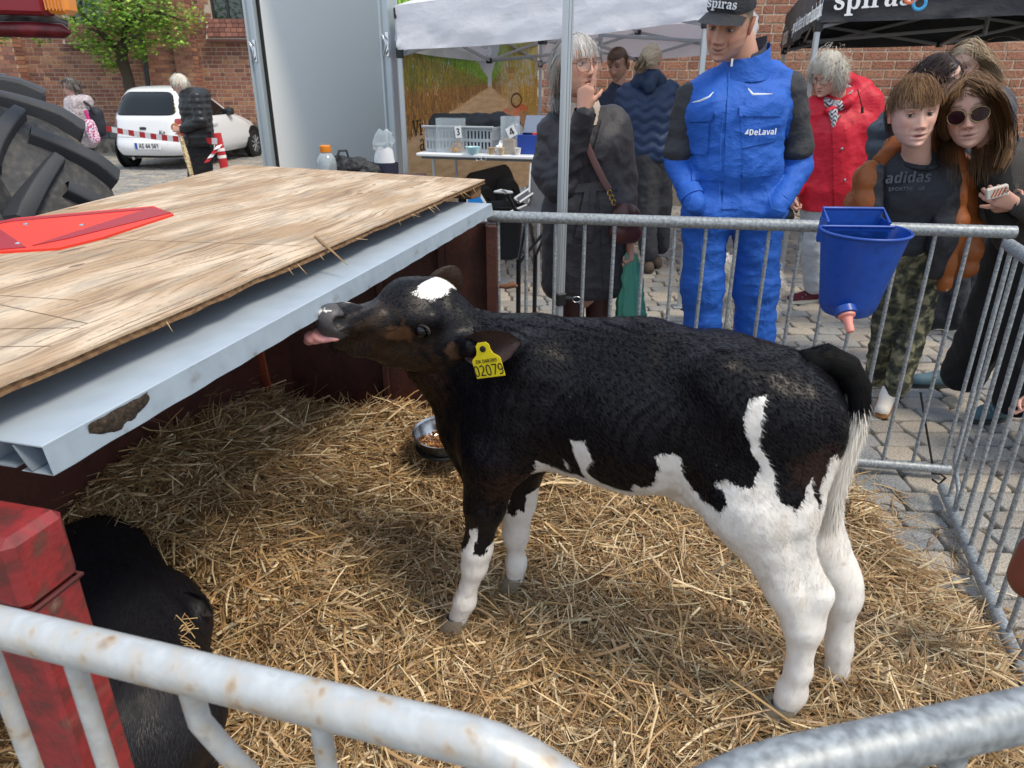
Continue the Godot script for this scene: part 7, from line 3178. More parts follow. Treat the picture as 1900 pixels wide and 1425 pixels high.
func person_coat() -> void:
	var f := 3.5
	var w := thing("person","grey haired woman in long dark coat holding one finger to her nose","person",Vector3(at(1085,500,f).x,0,-f))
	var skin := Color(0.52,0.30,0.22)
	var coat_m := cloth("2b2a30",0.62,0.3,30.0)
	var coat_p := [
		[1035,238,0.02,0.080,1130,228,0.02,0.078,0.9],
		[1058,275,0.0,0.115,1112,272,0.0,0.115,0.95],
		[1055,275,0.0,0.11,1056,380,0.0,0.105],
		[1115,275,0.0,0.11,1118,380,0.0,0.105],
		[1056,380,0.0,0.11,1120,380,0.0,0.11,0.9],
		[1052,400,0.0,0.115,1046,525,0.0,0.110,0.95],
		[1120,400,0.0,0.115,1124,520,0.0,0.110,0.95],
		[1085,420,0.0,0.12,1085,530,0.0,0.125,0.9]]
	var arm_r := [
		[1030,245,0.02,0.085,1020,318,0.0,0.078,1.0,0.04],
		[1020,318,0.0,0.078,1040,345,-0.06,0.074,1.0,0.04],
		[1040,345,-0.06,0.072,1086,214,-0.19,0.046,1.0,0.04]]
	var arm_l := [
		[1138,240,0.02,0.082,1155,330,0.04,0.066,1.0,0.04],
		[1155,330,0.04,0.066,1164,440,-0.02,0.050,1.0,0.03]]
	var legs := [[1064,480,0.0,0.085,1062,600,0.0,0.062],[1062,600,0.0,0.06,1060,735,0.0,0.05],[1112,480,0.0,0.085,1110,600,0.0,0.062],[1110,600,0.0,0.06,1108,735,0.0,0.05]]
	var hx := head_place(at(1072,122,f - 0.06),30,-4,3,1.10)
	var wr := at(1083,205,f - 0.20)
	var tip := at(1091,124,f - 0.19)
	var hl := at(1168,452,f - 0.05)
	body(w,f,coat_p + arm_r + arm_l + legs,[[at(1082,225,f),at(1075,150,f - 0.02),0.058,0.055]],hx,{"skin": skin,"brow": Color(0.30,0.24,0.2),"scalp": Color(0.45,0.43,0.41),"hairline": 0.055,"open": 0.35,"look": Vector3(0.2,-0.05,1),"mouth_open": 0.7,"lips": Color(0.36,0.10,0.12),"nose": 1.05,
		"hands": [[wr,tip - wr,Vector3(0.55,-0.1,-0.8),-1.0,1.0,[0.02,1.15,1.25,1.3,0.9]],[hl,Vector3(0.05,-1,0.1),Vector3(-1,0,0.2),1.0,0.95,[1.1,1.15,1.2,1.2,0.8]]]})
	add_hair(w,"hair",hx,{"n": 3000,"len": [0.10,0.16],"col": [Color(0.38,0.36,0.34),Color(0.72,0.70,0.67)],"vol": 0.012,"grav": 0.35,"away": 0.3,"comb": Vector3(0,-0.2,-0.8),"bangs": 0.062,"hairline": 0.062,"side_low": 0.01,"seed": 7,"wid": 0.0008,"locks": [{"path": [Vector3(-0.02,-0.06,-0.09),Vector3(-0.03,-0.09,-0.115),Vector3(-0.04,-0.13,-0.11),Vector3(-0.05,-0.17,-0.10)],"n": 160,"r": 0.035,"w": [0.7,1.2,1.2,0.6]},{"path": [Vector3(-0.06,0.05,0.01),Vector3(-0.085,0.0,0.0),Vector3(-0.085,-0.05,-0.02),Vector3(-0.07,-0.09,-0.05)],"n": 90,"r": 0.015,"w": [0.6,1.0,1.0,0.7]}]})
	add_glasses(w,hx,mat("8a6a5c",0.3,0.5),M.lens,0.027,0.024,0.75,0.0019)
	var ct := garment(w,"coat",coat_m,f,coat_p + arm_l,{"amp": 0.009,"freq": 7.0,"seed": 9,"hem": at(1085,548,f).y})
	garment(w,"sleeve",coat_m,f,arm_r,{"amp": 0.010,"freq": 9.0,"seed": 10,"stretch": Vector3(0.7,1.3,0.8)})
	var cuff := MB.new()
	var ca := at(1080,228,f - 0.18)
	var cbb := at(1086,208,f - 0.195)
	cuff.tube([ca,cbb],[0.052,0.050],18,false)
	part(w,"cuff",cuff,coat_m)
	var tn := MB.new()
	var nb := at(1080,205,f - 0.01)
	var rows := []
	for j in 5:
		var row := []
		for k in 72:
			var a := TAU * k / 72.0
			var rr := lerpf(0.085,0.070,j / 4.0) + 0.003 * (k % 2) + (0.006 if j == 3 else 0.0)
			row.append(nb + Vector3(sin(a) * rr,lerpf(-0.05,0.045,j / 4.0) - 0.012 * cos(a),cos(a) * rr))
		rows.append(row)
	tn.sheet(rows,true)
	part(w,"roll_neck",tn,mat("b9aa9c",0.9))
	cloth_patch(w,"lapel",ct,[V(1098,290),V(1120,300),V(1152,232),V(1118,218)],coat_m,0.016,5,6)
	cloth_patch(w,"belt",ct,[V(1058,358),V(1148,352),V(1148,334),V(1058,342)],coat_m,0.012,10,2)
	cloth_patch(w,"belt_end",ct,[V(1066,440),V(1084,444),V(1100,352),V(1086,350)],coat_m,0.014,3,8)
	cloth_patch(w,"belt_end",ct,[V(1088,448),V(1100,450),V(1106,352),V(1096,350)],coat_m,0.018,3,8)
	cloth_patch(w,"front_flap",ct,[V(1120,540),V(1150,536),V(1136,280),V(1108,290)],coat_m,0.006,4,16)
	var bt := MB.new()
	for q in [[1112,268],[1124,398],[1135,525]]:
		var h := surface_hit(ct,q[0],q[1],0.010)
		if h != Vector3.INF:
			bt.lathe(Transform3D(Basis(Vector3.RIGHT,Vector3.BACK,Vector3.DOWN),h),[Vector2(0.011,0),Vector2(0.010,0.004),Vector2(0.006,0.003),Vector2(0,0.003)],14)
	part(w,"button",bt,mat("1d1b20",0.4))
	for s in 2:
		var bo := MB.new()
		var u := 1062.0 if s == 0 else 1110.0
		bo.tube([at(u,545,f),at(u - 1,600,f + 0.01),at(u - 2,735,f + 0.02)],[0.066,0.062,0.05],16)
		part(w,"boot_leg",bo,mat("3a1f1c",0.4))
		var p := Vector3(at(u,740,f).x,0,-f - 0.02)
		shoe(w,p + Vector3(0,0,-0.08),p + Vector3(0.05,0,0.15),0.1,0.042,mat("3a1f1c",0.4),mat("151010",0.8))
	var hb := thing("handbag","small brown leather handbag on a long strap over the dark coat","bag",at(1160,450,f - 0.16))
	var bag := SD.new()
	bag.cap(at(1152,400,f - 0.16),at(1172,400,f - 0.14),0.045,0.045,0.03,Vector3.BACK,0.6)
	bag.cap(at(1150,432,f - 0.16),at(1172,432,f - 0.14),0.052,0.052,0.03,Vector3.BACK,0.6)
	var bm := MB.new()
	bag.build(bm,0.008,1)
	var lea := mat("4a2320",0.42)
	part(hb,"pouch",bm,lea)
	var fl := MB.new()
	var fp := []
	for j in 5:
		var row := []
		for k in 13:
			var a := lerpf(-1.0,1.0,k / 12.0)
			row.append(at(1161 + a * 19,382 + j * 9 - 6 * (1.0 - a * a) * (1 if j == 0 else 0) + (6.0 * (1.0 - a * a) if j == 4 else 0.0),f - 0.205 + 0.02 * a * a + (0.03 if j == 0 else 0.0)))
		fp.append(row)
	fp.reverse()
	fl.sheet(fp)
	part(hb,"flap",fl,mat("3d1c1a",0.4))
	var sp := MB.new()
	sp.tube([at(1088,268,f - 0.135),at(1102,300,f - 0.15),at(1122,340,f - 0.16),at(1130,352,f - 0.165)],0.017,8,true,Vector3.BACK,0.18)
	part(hb,"strap",sp,mat("4d2f2c",0.5))
	var ch := MB.new()
	for k in 3:
		var c := at(1131 + k * 4,358 + k * 9,f - 0.17)
		var pts := []
		for s in 13:
			var a := TAU * s / 12.0
			pts.append(c + Vector3(cos(a) * 0.009,sin(a) * 0.013,0.004 * sin(a * 2.0)))
		ch.tube(pts,0.0024,6,false)
	part(hb,"clasp",ch,mat("b8924a",0.3,1.0))
	var gb := thing("carrier_bag","thin green plastic carrier bag hanging from the woman's lowered hand","bag",at(1170,610,f - 0.08))
	var nzz := FastNoiseLite.new()
	nzz.frequency = 9.0
	var gm := MB.new()
	var gr := []
	for j in 19:
		var t := j / 18.0
		var row := []
		for k in 26:
			var a := TAU * k / 26.0
			var cu := lerpf(1168.0,1172.0,t)
			var cv := lerpf(468.0,640.0,t)
			var hw := lerpf(6.0,30.0,pow(t,0.45)) + 4.0 * sin(k * 2.3)
			var c := at(cu,cv,f - 0.07)
			var dd := Vector3(cos(a) * hw * 0.0026,0,sin(a) * hw * 0.0012)
			var n := nzz.get_noise_3d(cos(a) * 0.25 + j * 0.02,t * 0.8,sin(a) * 0.25) * 0.02
			row.append(c + dd * (1.0 + n * 14.0))
		gr.append(row)
	gr.reverse()
	gm.sheet(gr,true)
	var gmat := mat("4f9a86",0.35)
	gmat.backlight_enabled = true
	gmat.backlight = Color(0.2,0.4,0.33)
	part(gb,"film",gm,gmat)
	var gh := MB.new()
	gh.tube([at(1166,455,f - 0.06),at(1168,470,f - 0.07),at(1164,486,f - 0.07)],0.012,8,true,Vector3.BACK,0.3)
	part(gb,"handle",gh,gmat)
func person_quilt() -> void:
	var f := 6.3
	var w := thing("person","blonde woman with tied hair in quilted navy jacket, seen from behind","person",Vector3(at(1205,480,f).x,0,-f))
	var jk := [
		[1172,178,0.0,0.10,1236,172,0.0,0.10,0.85],
		[1185,205,0.0,0.15,1222,205,0.0,0.15,0.85],
		[1188,205,0.0,0.15,1192,275,0.0,0.15,0.85],
		[1218,205,0.0,0.15,1216,275,0.0,0.155,0.85],
		[1163,180,0.02,0.095,1160,240,0.03,0.085],
		[1160,240,0.03,0.085,1178,270,0.12,0.07],
		[1243,178,0.02,0.095,1246,240,0.0,0.085],
		[1246,240,0.0,0.085,1238,285,0.02,0.065]]
	var legs := [[1192,295,0.0,0.13,1196,390,0.0,0.10],[1196,390,0.0,0.095,1204,470,-0.02,0.075],[1222,295,0.05,0.13,1224,380,0.1,0.10],[1224,380,0.1,0.09,1226,455,0.15,0.075]]
	var hx := head_place(at(1208,112,f),148,12,0,1.05)
	body(w,f,jk + legs,[[at(1208,165,f),at(1207,125,f),0.06,0.055]],hx,{"skin": Color(0.55,0.36,0.28),"scalp": Color(0.45,0.38,0.27)})
	add_hair(w,"hair",hx,{"n": 750,"len": [0.1,0.16],"col": [Color(0.42,0.34,0.22),Color(0.68,0.60,0.46)],"vol": 0.008,"tie": Vector3(0.01,-0.035,-0.118),"hairline": 0.065,"seed": 13,"wid": 0.0024,"locks": [{"path": [Vector3(0.01,-0.035,-0.115),Vector3(0.015,-0.045,-0.14),Vector3(0.025,-0.075,-0.145),Vector3(0.04,-0.105,-0.135)],"n": 220,"r": 0.034,"w": [0.4,1.1,1.2,0.5]}]})
	var sc := MB.new()
	sc.lathe(hx * Transform3D(Basis(Vector3.RIGHT,-1.2),Vector3(0.01,-0.036,-0.12)),[Vector2(0.014,-0.008),Vector2(0.024,0.0),Vector2(0.014,0.008)],14)
	part(w,"hair_band",sc,mat("7a6a55",0.8))
	garment(w,"jacket",cloth("22395c",0.55,0.3,30.0),f,jk,{"amp": 0.006,"quilt": 0.085,"quilt_amp": 0.014,"wave": 0.018,"cell": 0.014,"seed": 15,"hem": at(1205,298,f).y})
	garment(w,"hood",cloth("1e3454",0.55,0.3,30.0),f,[[1180,158,-0.02,0.055,1225,150,-0.02,0.055],[1190,142,-0.06,0.05,1215,140,-0.06,0.05],[1205,155,-0.12,0.055,1205,162,-0.12,0.05]],{"amp": 0.008,"cell": 0.014})
	garment(w,"trousers",cloth("33353b",0.85,0.5,30.0),f,legs,{"amp": 0.012,"freq": 6.0,"cell": 0.016})
	for s in 2:
		var p := Vector3(at(1206 if s == 0 else 1228,470,f).x,0,-f + (0.0 if s == 0 else -0.18))
		shoe(w,p + Vector3(-0.02,0,0.10),p + Vector3(0.03,0,-0.18),0.11,0.05,mat("54483e",0.8),mat("3a342e",0.8))
	var lb := thing("blue_bag","light blue plastic bag hanging beside the quilted jacket woman","bag",at(1190,400,f + 0.1))
	var gm := MB.new()
	var rows := []
	for j in 8:
		var t := j / 7.0
		var row := []
		for k in 16:
			var a := TAU * k / 16.0
			row.append(at(1190 + 2 * t,330 + 75 * t,f + 0.12) + Vector3(cos(a) * 0.055 * pow(sin(PI * (0.08 + 0.8 * t)),0.5),0,sin(a) * 0.03))
		rows.append(row)
	rows.reverse()
	gm.sheet(rows,true)
	part(lb,"film",gm,mat("7fb3d6",0.4))
func person_behind() -> void:
	var f := 7.0
	var w := thing("person","short haired man in navy jacket looking down under the white tent","person",Vector3(at(1145,430,f).x,0,-f))
	var jk := [[1120,195,0.0,0.11,1172,190,0.0,0.11,0.85],[1130,215,0.0,0.16,1160,215,0.0,0.16,0.8],[1135,220,0.0,0.16,1138,290,0.0,0.15,0.85],[1155,220,0.0,0.16,1156,290,0.0,0.15,0.85],[1112,198,0.0,0.095,1108,262,0.0,0.08],[1178,195,0.0,0.095,1180,262,0.0,0.08],[1145,165,0.0,0.08,1145,180,0.0,0.11]]
	var legs := [[1135,295,0.0,0.13,1136,380,0.0,0.10],[1136,380,0.0,0.09,1136,455,0.0,0.075],[1156,295,0.0,0.13,1157,380,0.0,0.10],[1157,380,0.0,0.09,1157,455,0.0,0.075]]
	var hx := head_place(at(1146,117,f - 0.05),-32,26,0,1.12)
	body(w,f,jk + legs,[[at(1150,170,f),at(1148,130,f - 0.02),0.065,0.06]],hx,{"skin": Color(0.50,0.30,0.22),"brow": Color(0.1,0.06,0.04),"scalp": Color(0.09,0.05,0.03),"stubble": 0.3,"beard": Color(0.16,0.09,0.06),"open": 0.1,"jaw": 1.05,"hairline": 0.06})
	add_hair(w,"hair",hx,{"n": 1500,"len": [0.025,0.05],"col": [Color(0.07,0.04,0.025),Color(0.17,0.10,0.06)],"vol": 0.006,"grav": 0.2,"away": 0.3,"comb": Vector3(0.2,0.2,0.6),"hairline": 0.058,"seed": 17,"wid": 0.0014})
	garment(w,"jacket",cloth("1b2740",0.7,0.4,30.0),f,jk,{"amp": 0.010,"cell": 0.017,"quilt": 0.12,"quilt_amp": 0.008,"hem": at(1145,305,f).y})
	garment(w,"trousers",cloth("2c2d33",0.85,0.5,30.0),f,legs,{"amp": 0.012,"cell": 0.019})
	for s in 2:
		var p := Vector3(at(1136 if s == 0 else 1157,455,f).x,0,-f)
		shoe(w,p + Vector3(0,0,-0.1),p + Vector3(-0.02,0,0.17),0.1,0.05,mat("26211d",0.6),mat("151515",0.8))
func person_red() -> void:
	var f := 5.25
	var w := thing("person","curly white haired woman with glasses in bright red coat","person",Vector3(at(1545,500,f).x,0,-f))
	var skin := Color(0.60,0.36,0.28)
	var ct := [[1520,205,0.0,0.10,1602,185,0.0,0.10,0.85],[1535,240,0.0,0.15,1585,238,0.0,0.15,0.85],[1532,240,0.0,0.15,1526,345,0.0,0.155,0.85],[1588,240,0.0,0.15,1580,345,0.0,0.155,0.85],[1555,250,-0.06,0.13,1552,345,-0.04,0.14,0.85],[1528,345,0.0,0.15,1522,378,0.0,0.15,0.85],[1580,345,0.0,0.15,1582,372,0.0,0.15,0.85]]
	var arms := [[1508,208,0.0,0.092,1492,285,0.02,0.078,1.0,0.04],[1492,285,0.02,0.075,1474,350,-0.05,0.058,1.0,0.03],[1614,195,0.0,0.092,1632,270,0.05,0.078,1.0,0.04],[1632,270,0.05,0.075,1630,350,0.0,0.058,1.0,0.03]]
	var legs := [[1518,375,0.0,0.12,1508,455,0.0,0.088],[1508,455,0.0,0.085,1512,528,0.02,0.075],[1570,375,0.0,0.12,1568,455,0.0,0.088],[1568,455,0.0,0.085,1566,530,0.0,0.075]]
	var hx := head_place(at(1535,138,f - 0.08),-52,24,-6,1.08)
	var hw := at(1472,358,f - 0.06)
	body(w,f,ct + arms + legs,[[at(1560,190,f),at(1542,150,f - 0.04),0.06,0.055]],hx,{"skin": skin,"brow": Color(0.4,0.34,0.28),"scalp": Color(0.55,0.52,0.46),"open": 0.2,"look": Vector3(0,-0.4,1),"hairline": 0.06,"lips": Color(0.42,0.16,0.15),"hands": [[hw,Vector3(-0.05,-1,0.15),Vector3(0.9,0,0.3),1.0,1.0,[1.0,1.1,1.1,1.1,0.6]]]})
	add_hair(w,"hair",hx,{"n": 2600,"len": [0.09,0.15],"col": [Color(0.55,0.50,0.40),Color(0.80,0.78,0.74)],"vol": 0.030,"grav": 0.35,"away": 0.7,"curl": 0.009,"bangs": 0.03,"hairline": 0.058,"side_low": -0.03,"nape": -0.09,"seed": 19,"wid": 0.0010})
	add_glasses(w,hx,mat("4a3a34",0.3,0.4),M.lens,0.024,0.019,0.8,0.0013)
	var red := cloth("c4102e",0.6,0.35,30.0)
	var cm := garment(w,"coat",red,f,ct + arms,{"amp": 0.010,"freq": 4.5,"seed": 21,"cell": 0.015,"hem": at(1545,388,f).y})
	garment(w,"hood",red,f,[[1535,206,-0.12,0.018,1572,190,-0.10,0.026],[1572,190,-0.10,0.03,1600,165,0.02,0.055],[1600,165,0.02,0.06,1570,150,0.12,0.06]],{"amp": 0.006,"cell": 0.013})
	var scarf := MB.new()
	var pts := []
	for k in 17:
		var a := lerpf(-2.6,2.4,k / 16.0)
		pts.append(at(1552,185,f - 0.02) + Vector3(sin(a) * 0.088,-0.035 * cos(a) + 0.012 * absf(a) + 0.02 * sin(a),cos(a) * 0.085))
	scarf.tube(pts,0.034,12)
	scarf.tube([at(1545,205,f - 0.13),at(1548,220,f - 0.15),at(1546,236,f - 0.15)],[0.03,0.025,0.008],10)
	part(w,"scarf",scarf,zigzag_mat())
	cloth_patch(w,"front_flap",cm,[V(1548,384),V(1572,384),V(1566,232),V(1544,236)],red,0.008,4,12)
	var bt := MB.new()
	for q in [[1557,216],[1563,276],[1568,334]]:
		var h := surface_hit(cm,q[0],q[1],0.012)
		if h != Vector3.INF:
			bt.lathe(Transform3D(Basis(Vector3.RIGHT,Vector3.BACK,Vector3.DOWN),h),[Vector2(0.011,0),Vector2(0.009,0.004),Vector2(0,0.005)],12)
	part(w,"button",bt,M.chrome)
	var cord := MB.new()
	cord.tube([at(1591,165,f - 0.16),at(1596,185,f - 0.17),at(1600,200,f - 0.17)],0.004,6)
	cord.tube([at(1600,198,f - 0.17),at(1600,210,f - 0.17)],[0.008,0.010],8)
	part(w,"cord",cord,mat("1a1416",0.6))
	garment(w,"trousers",cloth("a9adb4",0.85,0.5,30.0),f,legs,{"amp": 0.010,"freq": 6.0,"cell": 0.015})
	var maroon := mat("5e1b2b",0.75)
	var sole := mat("d9d2c2",0.7)
	var s0 := on(1530,556,0.0)
	var s1 := on(1462,562,0.0)
	var so := shoe(w,Vector3(s0.x,0,s0.z),Vector3(s1.x,0,s1.z),0.115,0.05,maroon,sole)
	var lc := MB.new()
	for k in 4:
		var p := s0.lerp(s1,0.42 + k * 0.09) + Vector3.UP * (0.105 - k * 0.014)
		lc.tube([p + Vector3(0,-0.015,0.045),p + Vector3(0,0.004,0),p + Vector3(0,-0.012,-0.04)],0.004,5)
	part(so,"laces",lc,mat("8f8288",0.8))
	var s2 := on(1585,560,0.0)
	shoe(w,Vector3(s2.x,0,s2.z),Vector3(s2.x - 0.24,0,s2.z + 0.05),0.115,0.05,maroon,sole)
	var ls := thing("dog_leash","black retractable dog leash held by the woman in red","leash",at(1464,390,f - 0.08))
	var sd := SD.new()
	sd.cap(at(1462,395,f - 0.08),at(1466,402,f - 0.08),0.038,0.034,0.02,Vector3.BACK,0.6)
	sd.cap(at(1470,372,f - 0.07),at(1478,392,f - 0.07),0.013,0.014,0.015)
	sd.cap(at(1452,378,f - 0.07),at(1448,394,f - 0.07),0.012,0.012,0.015)
	var lm := MB.new()
	sd.build(lm,0.008,1)
	part(ls,"case",lm,mat("202124",0.35))
	var ring := MB.new()
	ring.lathe(Transform3D(Basis(Vector3.RIGHT,Vector3.BACK,Vector3.DOWN),at(1463,397,f - 0.105)),[Vector2(0.026,0),Vector2(0.024,0.004),Vector2(0.012,0.004),Vector2(0,0.005)],18)
	part(ls,"brake_dial",ring,mat("36383c",0.35))
	var cd := MB.new()
	cd.tube([at(1458,405,f - 0.08),at(1452,440,f - 0.15),at(1440,480,f - 0.3)],0.004,6)
	part(ls,"cord",cd,mat("2a2a2c",0.8))
func zigzag_mat() -> StandardMaterial3D:
	var im := Image.create(64,64,false,Image.FORMAT_RGB8)
	for y in 64:
		for x in 64:
			var zz := absi((x % 32) - 16)
			im.set_pixel(x,y,Color("d6d6da") if (y + zz) % 16 < 8 else Color("1c2236"))
	var m := mat("ffffff",0.9)
	m.albedo_texture = ImageTexture.create_from_image(im)
	tri_map(m,9.0)
	return m
func person_boy() -> void:
	var f := 3.1
	var w := thing("person","brown haired boy in open rust orange jacket and camouflage trousers","person",Vector3(at(1670,690,3.3).x,0,-3.3))
	var skin := Color(0.62,0.38,0.30)
	var shirt := [[1645,318,0.0,0.075,1750,312,0.0,0.075,0.85],[1672,350,0.0,0.105,1730,350,0.0,0.105,0.85],[1670,350,0.0,0.105,1662,440,0.05,0.10,0.85],[1732,350,0.0,0.105,1728,440,0.05,0.10,0.85],[1665,440,0.05,0.10,1725,440,0.05,0.10,0.85]]
	var legs := [[1662,462,0.06,0.088,1648,590,0.16,0.064,1.0,0.02],[1648,590,0.16,0.064,1626,700,0.26,0.050,1.0,0.02],[1708,462,0.06,0.09,1698,590,0.10,0.068,1.0,0.02],[1698,590,0.10,0.066,1666,715,0.06,0.052,1.0,0.02]]
	var arms := [[1622,330,0.02,0.078,1600,390,0.04,0.072,1.0,0.04],[1600,390,0.04,0.070,1606,470,0.02,0.058,1.0,0.03],[1772,325,0.03,0.080,1794,400,0.06,0.075,1.0,0.04],[1794,400,0.06,0.073,1790,490,0.06,0.06,1.0,0.03]]
	var hx := head_place(at(1696,208,f - 0.16),-10,6,6,1.07)
	body(w,f,shirt + legs,[[at(1700,315,f),at(1700,240,f - 0.1),0.058,0.052]],hx,{"skin": skin,"brow": Color(0.14,0.08,0.05),"scalp": Color(0.16,0.095,0.055),"open": 0.32,"iris": Color(0.07,0.06,0.05),"look": Vector3(-0.25,-0.15,1),"mouth_open": 0.28,"lips": Color(0.50,0.20,0.19),"nose": 0.78,"jaw": 0.92,"hairline": 0.055})
	add_hair(w,"hair",hx,{"n": 4600,"len": [0.035,0.062],"col": [Color(0.10,0.052,0.026),Color(0.27,0.155,0.08)],"vol": 0.020,"grav": 0.4,"away": 0.55,"bangs": 0.058,"hairline": 0.062,"side_low": 0.03,"nape": -0.05,"seed": 23,"wid": 0.0008,"crown": Vector3(0.0,0.11,-0.04)})
	var sm := garment(w,"sweatshirt",cloth("272b33",0.85,0.6,40.0),f,shirt,{"amp": 0.008,"freq": 6.0,"seed": 25,"cell": 0.012})
	var nk := MB.new()
	var np := []
	for k in 21:
		var a := TAU * k / 20.0
		np.append(at(1702,298,f - 0.02) + Vector3(sin(a) * 0.078,-0.022 * cos(a),cos(a) * 0.072))
	nk.tube(np,0.011,8,false)
	part(w,"neckband",nk,cloth("22262e",0.85,0.6,40.0))
	var pr := mat("4b505b",0.75)
	var lp := surface_hit(sm,1684,330,0.004)
	if lp != Vector3.INF:
		lettering(w,"lettering","adidas",lp + Vector3(0,0.002,0.004),Vector3(1,0.03,-0.06),Vector3.UP,0.042,pr,"Droid Sans",true,1.05,0.004)
		lettering(w,"lettering","SPORTSWEAR",lp + Vector3(0,-0.042,0.006),Vector3(1,0.03,-0.06),Vector3.UP,0.014,pr,"Droid Sans",true,1.25,0.004)
	var rust := cloth("8a4a1a",0.55,0.3,30.0)
	var lining := cloth("22242b",0.5,0.3,30.0)
	garment(w,"jacket",rust,f,[[1640,325,0.08,0.085,1755,318,0.08,0.085,0.9],[1660,360,0.10,0.12,1742,360,0.10,0.12,0.8],[1655,360,0.10,0.12,1655,470,0.14,0.12,0.8],[1745,360,0.10,0.12,1748,470,0.14,0.12,0.8]] + arms,{"amp": 0.008,"quilt": 0.105,"quilt_amp": 0.014,"cell": 0.0125,"seed": 27})
	garment(w,"jacket_front",rust,f,[[1612,318,-0.06,0.045,1600,420,-0.08,0.045,0.8]],{"amp": 0.006,"quilt": 0.09,"quilt_amp": 0.008,"cell": 0.011})
	garment(w,"jacket_front",rust,f,[[1782,300,-0.05,0.03,1776,420,-0.08,0.036,0.8],[1776,420,-0.08,0.036,1752,530,-0.06,0.03,0.8]],{"amp": 0.005,"quilt": 0.10,"quilt_amp": 0.006,"cell": 0.011,"hem": at(1752,545,f).y})
	garment(w,"lining",lining,f,[[1628,318,-0.075,0.03,1618,430,-0.085,0.045,0.7],[1762,320,-0.06,0.045,1752,440,-0.07,0.06,0.7],[1752,440,-0.07,0.055,1738,500,-0.05,0.045,0.7]],{"amp": 0.008,"cell": 0.011})
	garment(w,"jacket_collar",cloth("7d4218",0.9,0.4,30.0),f,[[1632,298,-0.03,0.03,1660,275,0.03,0.034],[1735,262,0.02,0.034,1762,285,-0.03,0.036],[1762,285,-0.03,0.034,1782,312,-0.06,0.028],[1660,272,0.05,0.035,1735,262,0.05,0.035]],{"amp": 0.005,"cell": 0.010})
	var sn := MB.new()
	for q in [[1784,352],[1780,416],[1757,538]]:
		sn.lathe(Transform3D(Basis(Vector3.RIGHT,Vector3.BACK,Vector3.DOWN),at(q[0],q[1],f - 0.125)),[Vector2(0.006,0),Vector2(0.005,0.003),Vector2(0,0.003)],10)
	part(w,"snap",sn,mat("b9a27a",0.3,0.8))
	var camo := mat("ffffff",0.85)
	var tex := noise_tex(256,0.022,[[0.0,"23261f"],[0.42,"23261f"],[0.43,"41463a"],[0.53,"41463a"],[0.54,"59573f"],[0.62,"59573f"],[0.63,"8a8468"],[1.0,"8a8468"]],FastNoiseLite.TYPE_SIMPLEX_SMOOTH,3,0.0,29)
	camo.albedo_texture = tex
	tri_map(camo,2.6)
	with_bump(camo,cloth_n,0.3)
	garment(w,"trousers",camo,f,legs,{"amp": 0.014,"freq": 7.0,"seed": 31,"cell": 0.012})
	var white := mat("d5d2cb",0.7)
	var gum := mat("9a6a3c",0.7)
	var t0 := on(1640,775,0.0)
	var h0 := on(1658,718,0.0)
	var so := shoe(w,Vector3(h0.x,0,h0.z),Vector3(t0.x - 0.02,0,t0.z),0.10,0.046,white,gum)
	var sp := MB.new()
	for k in 3:
		var p := h0.lerp(t0,0.38 + k * 0.13) + Vector3(0.046,0.045,0.01)
		sp.box(Transform3D(Basis(Vector3.RIGHT,0.5),p),Vector3(0.006,0.05,0.012))
	part(so,"side_stripe",sp,mat("17181a",0.6))
	var lc := MB.new()
	for k in 5:
		var p := h0.lerp(t0,0.35 + k * 0.085) + Vector3.UP * (0.098 - k * 0.010)
		lc.tube([p + Vector3(-0.03,-0.008,0.0),p + Vector3(0,0.003,0),p + Vector3(0.03,-0.01,0)],0.004,5)
	part(so,"laces",lc,mat("e4e2dd",0.8))
	var h1 := on(1625,690,0.0)
	var t1 := on(1604,722,0.0)
	shoe(w,Vector3(h1.x,0,h1.z),Vector3(t1.x,0,t1.z),0.10,0.045,mat("c7c6c2",0.7),white)
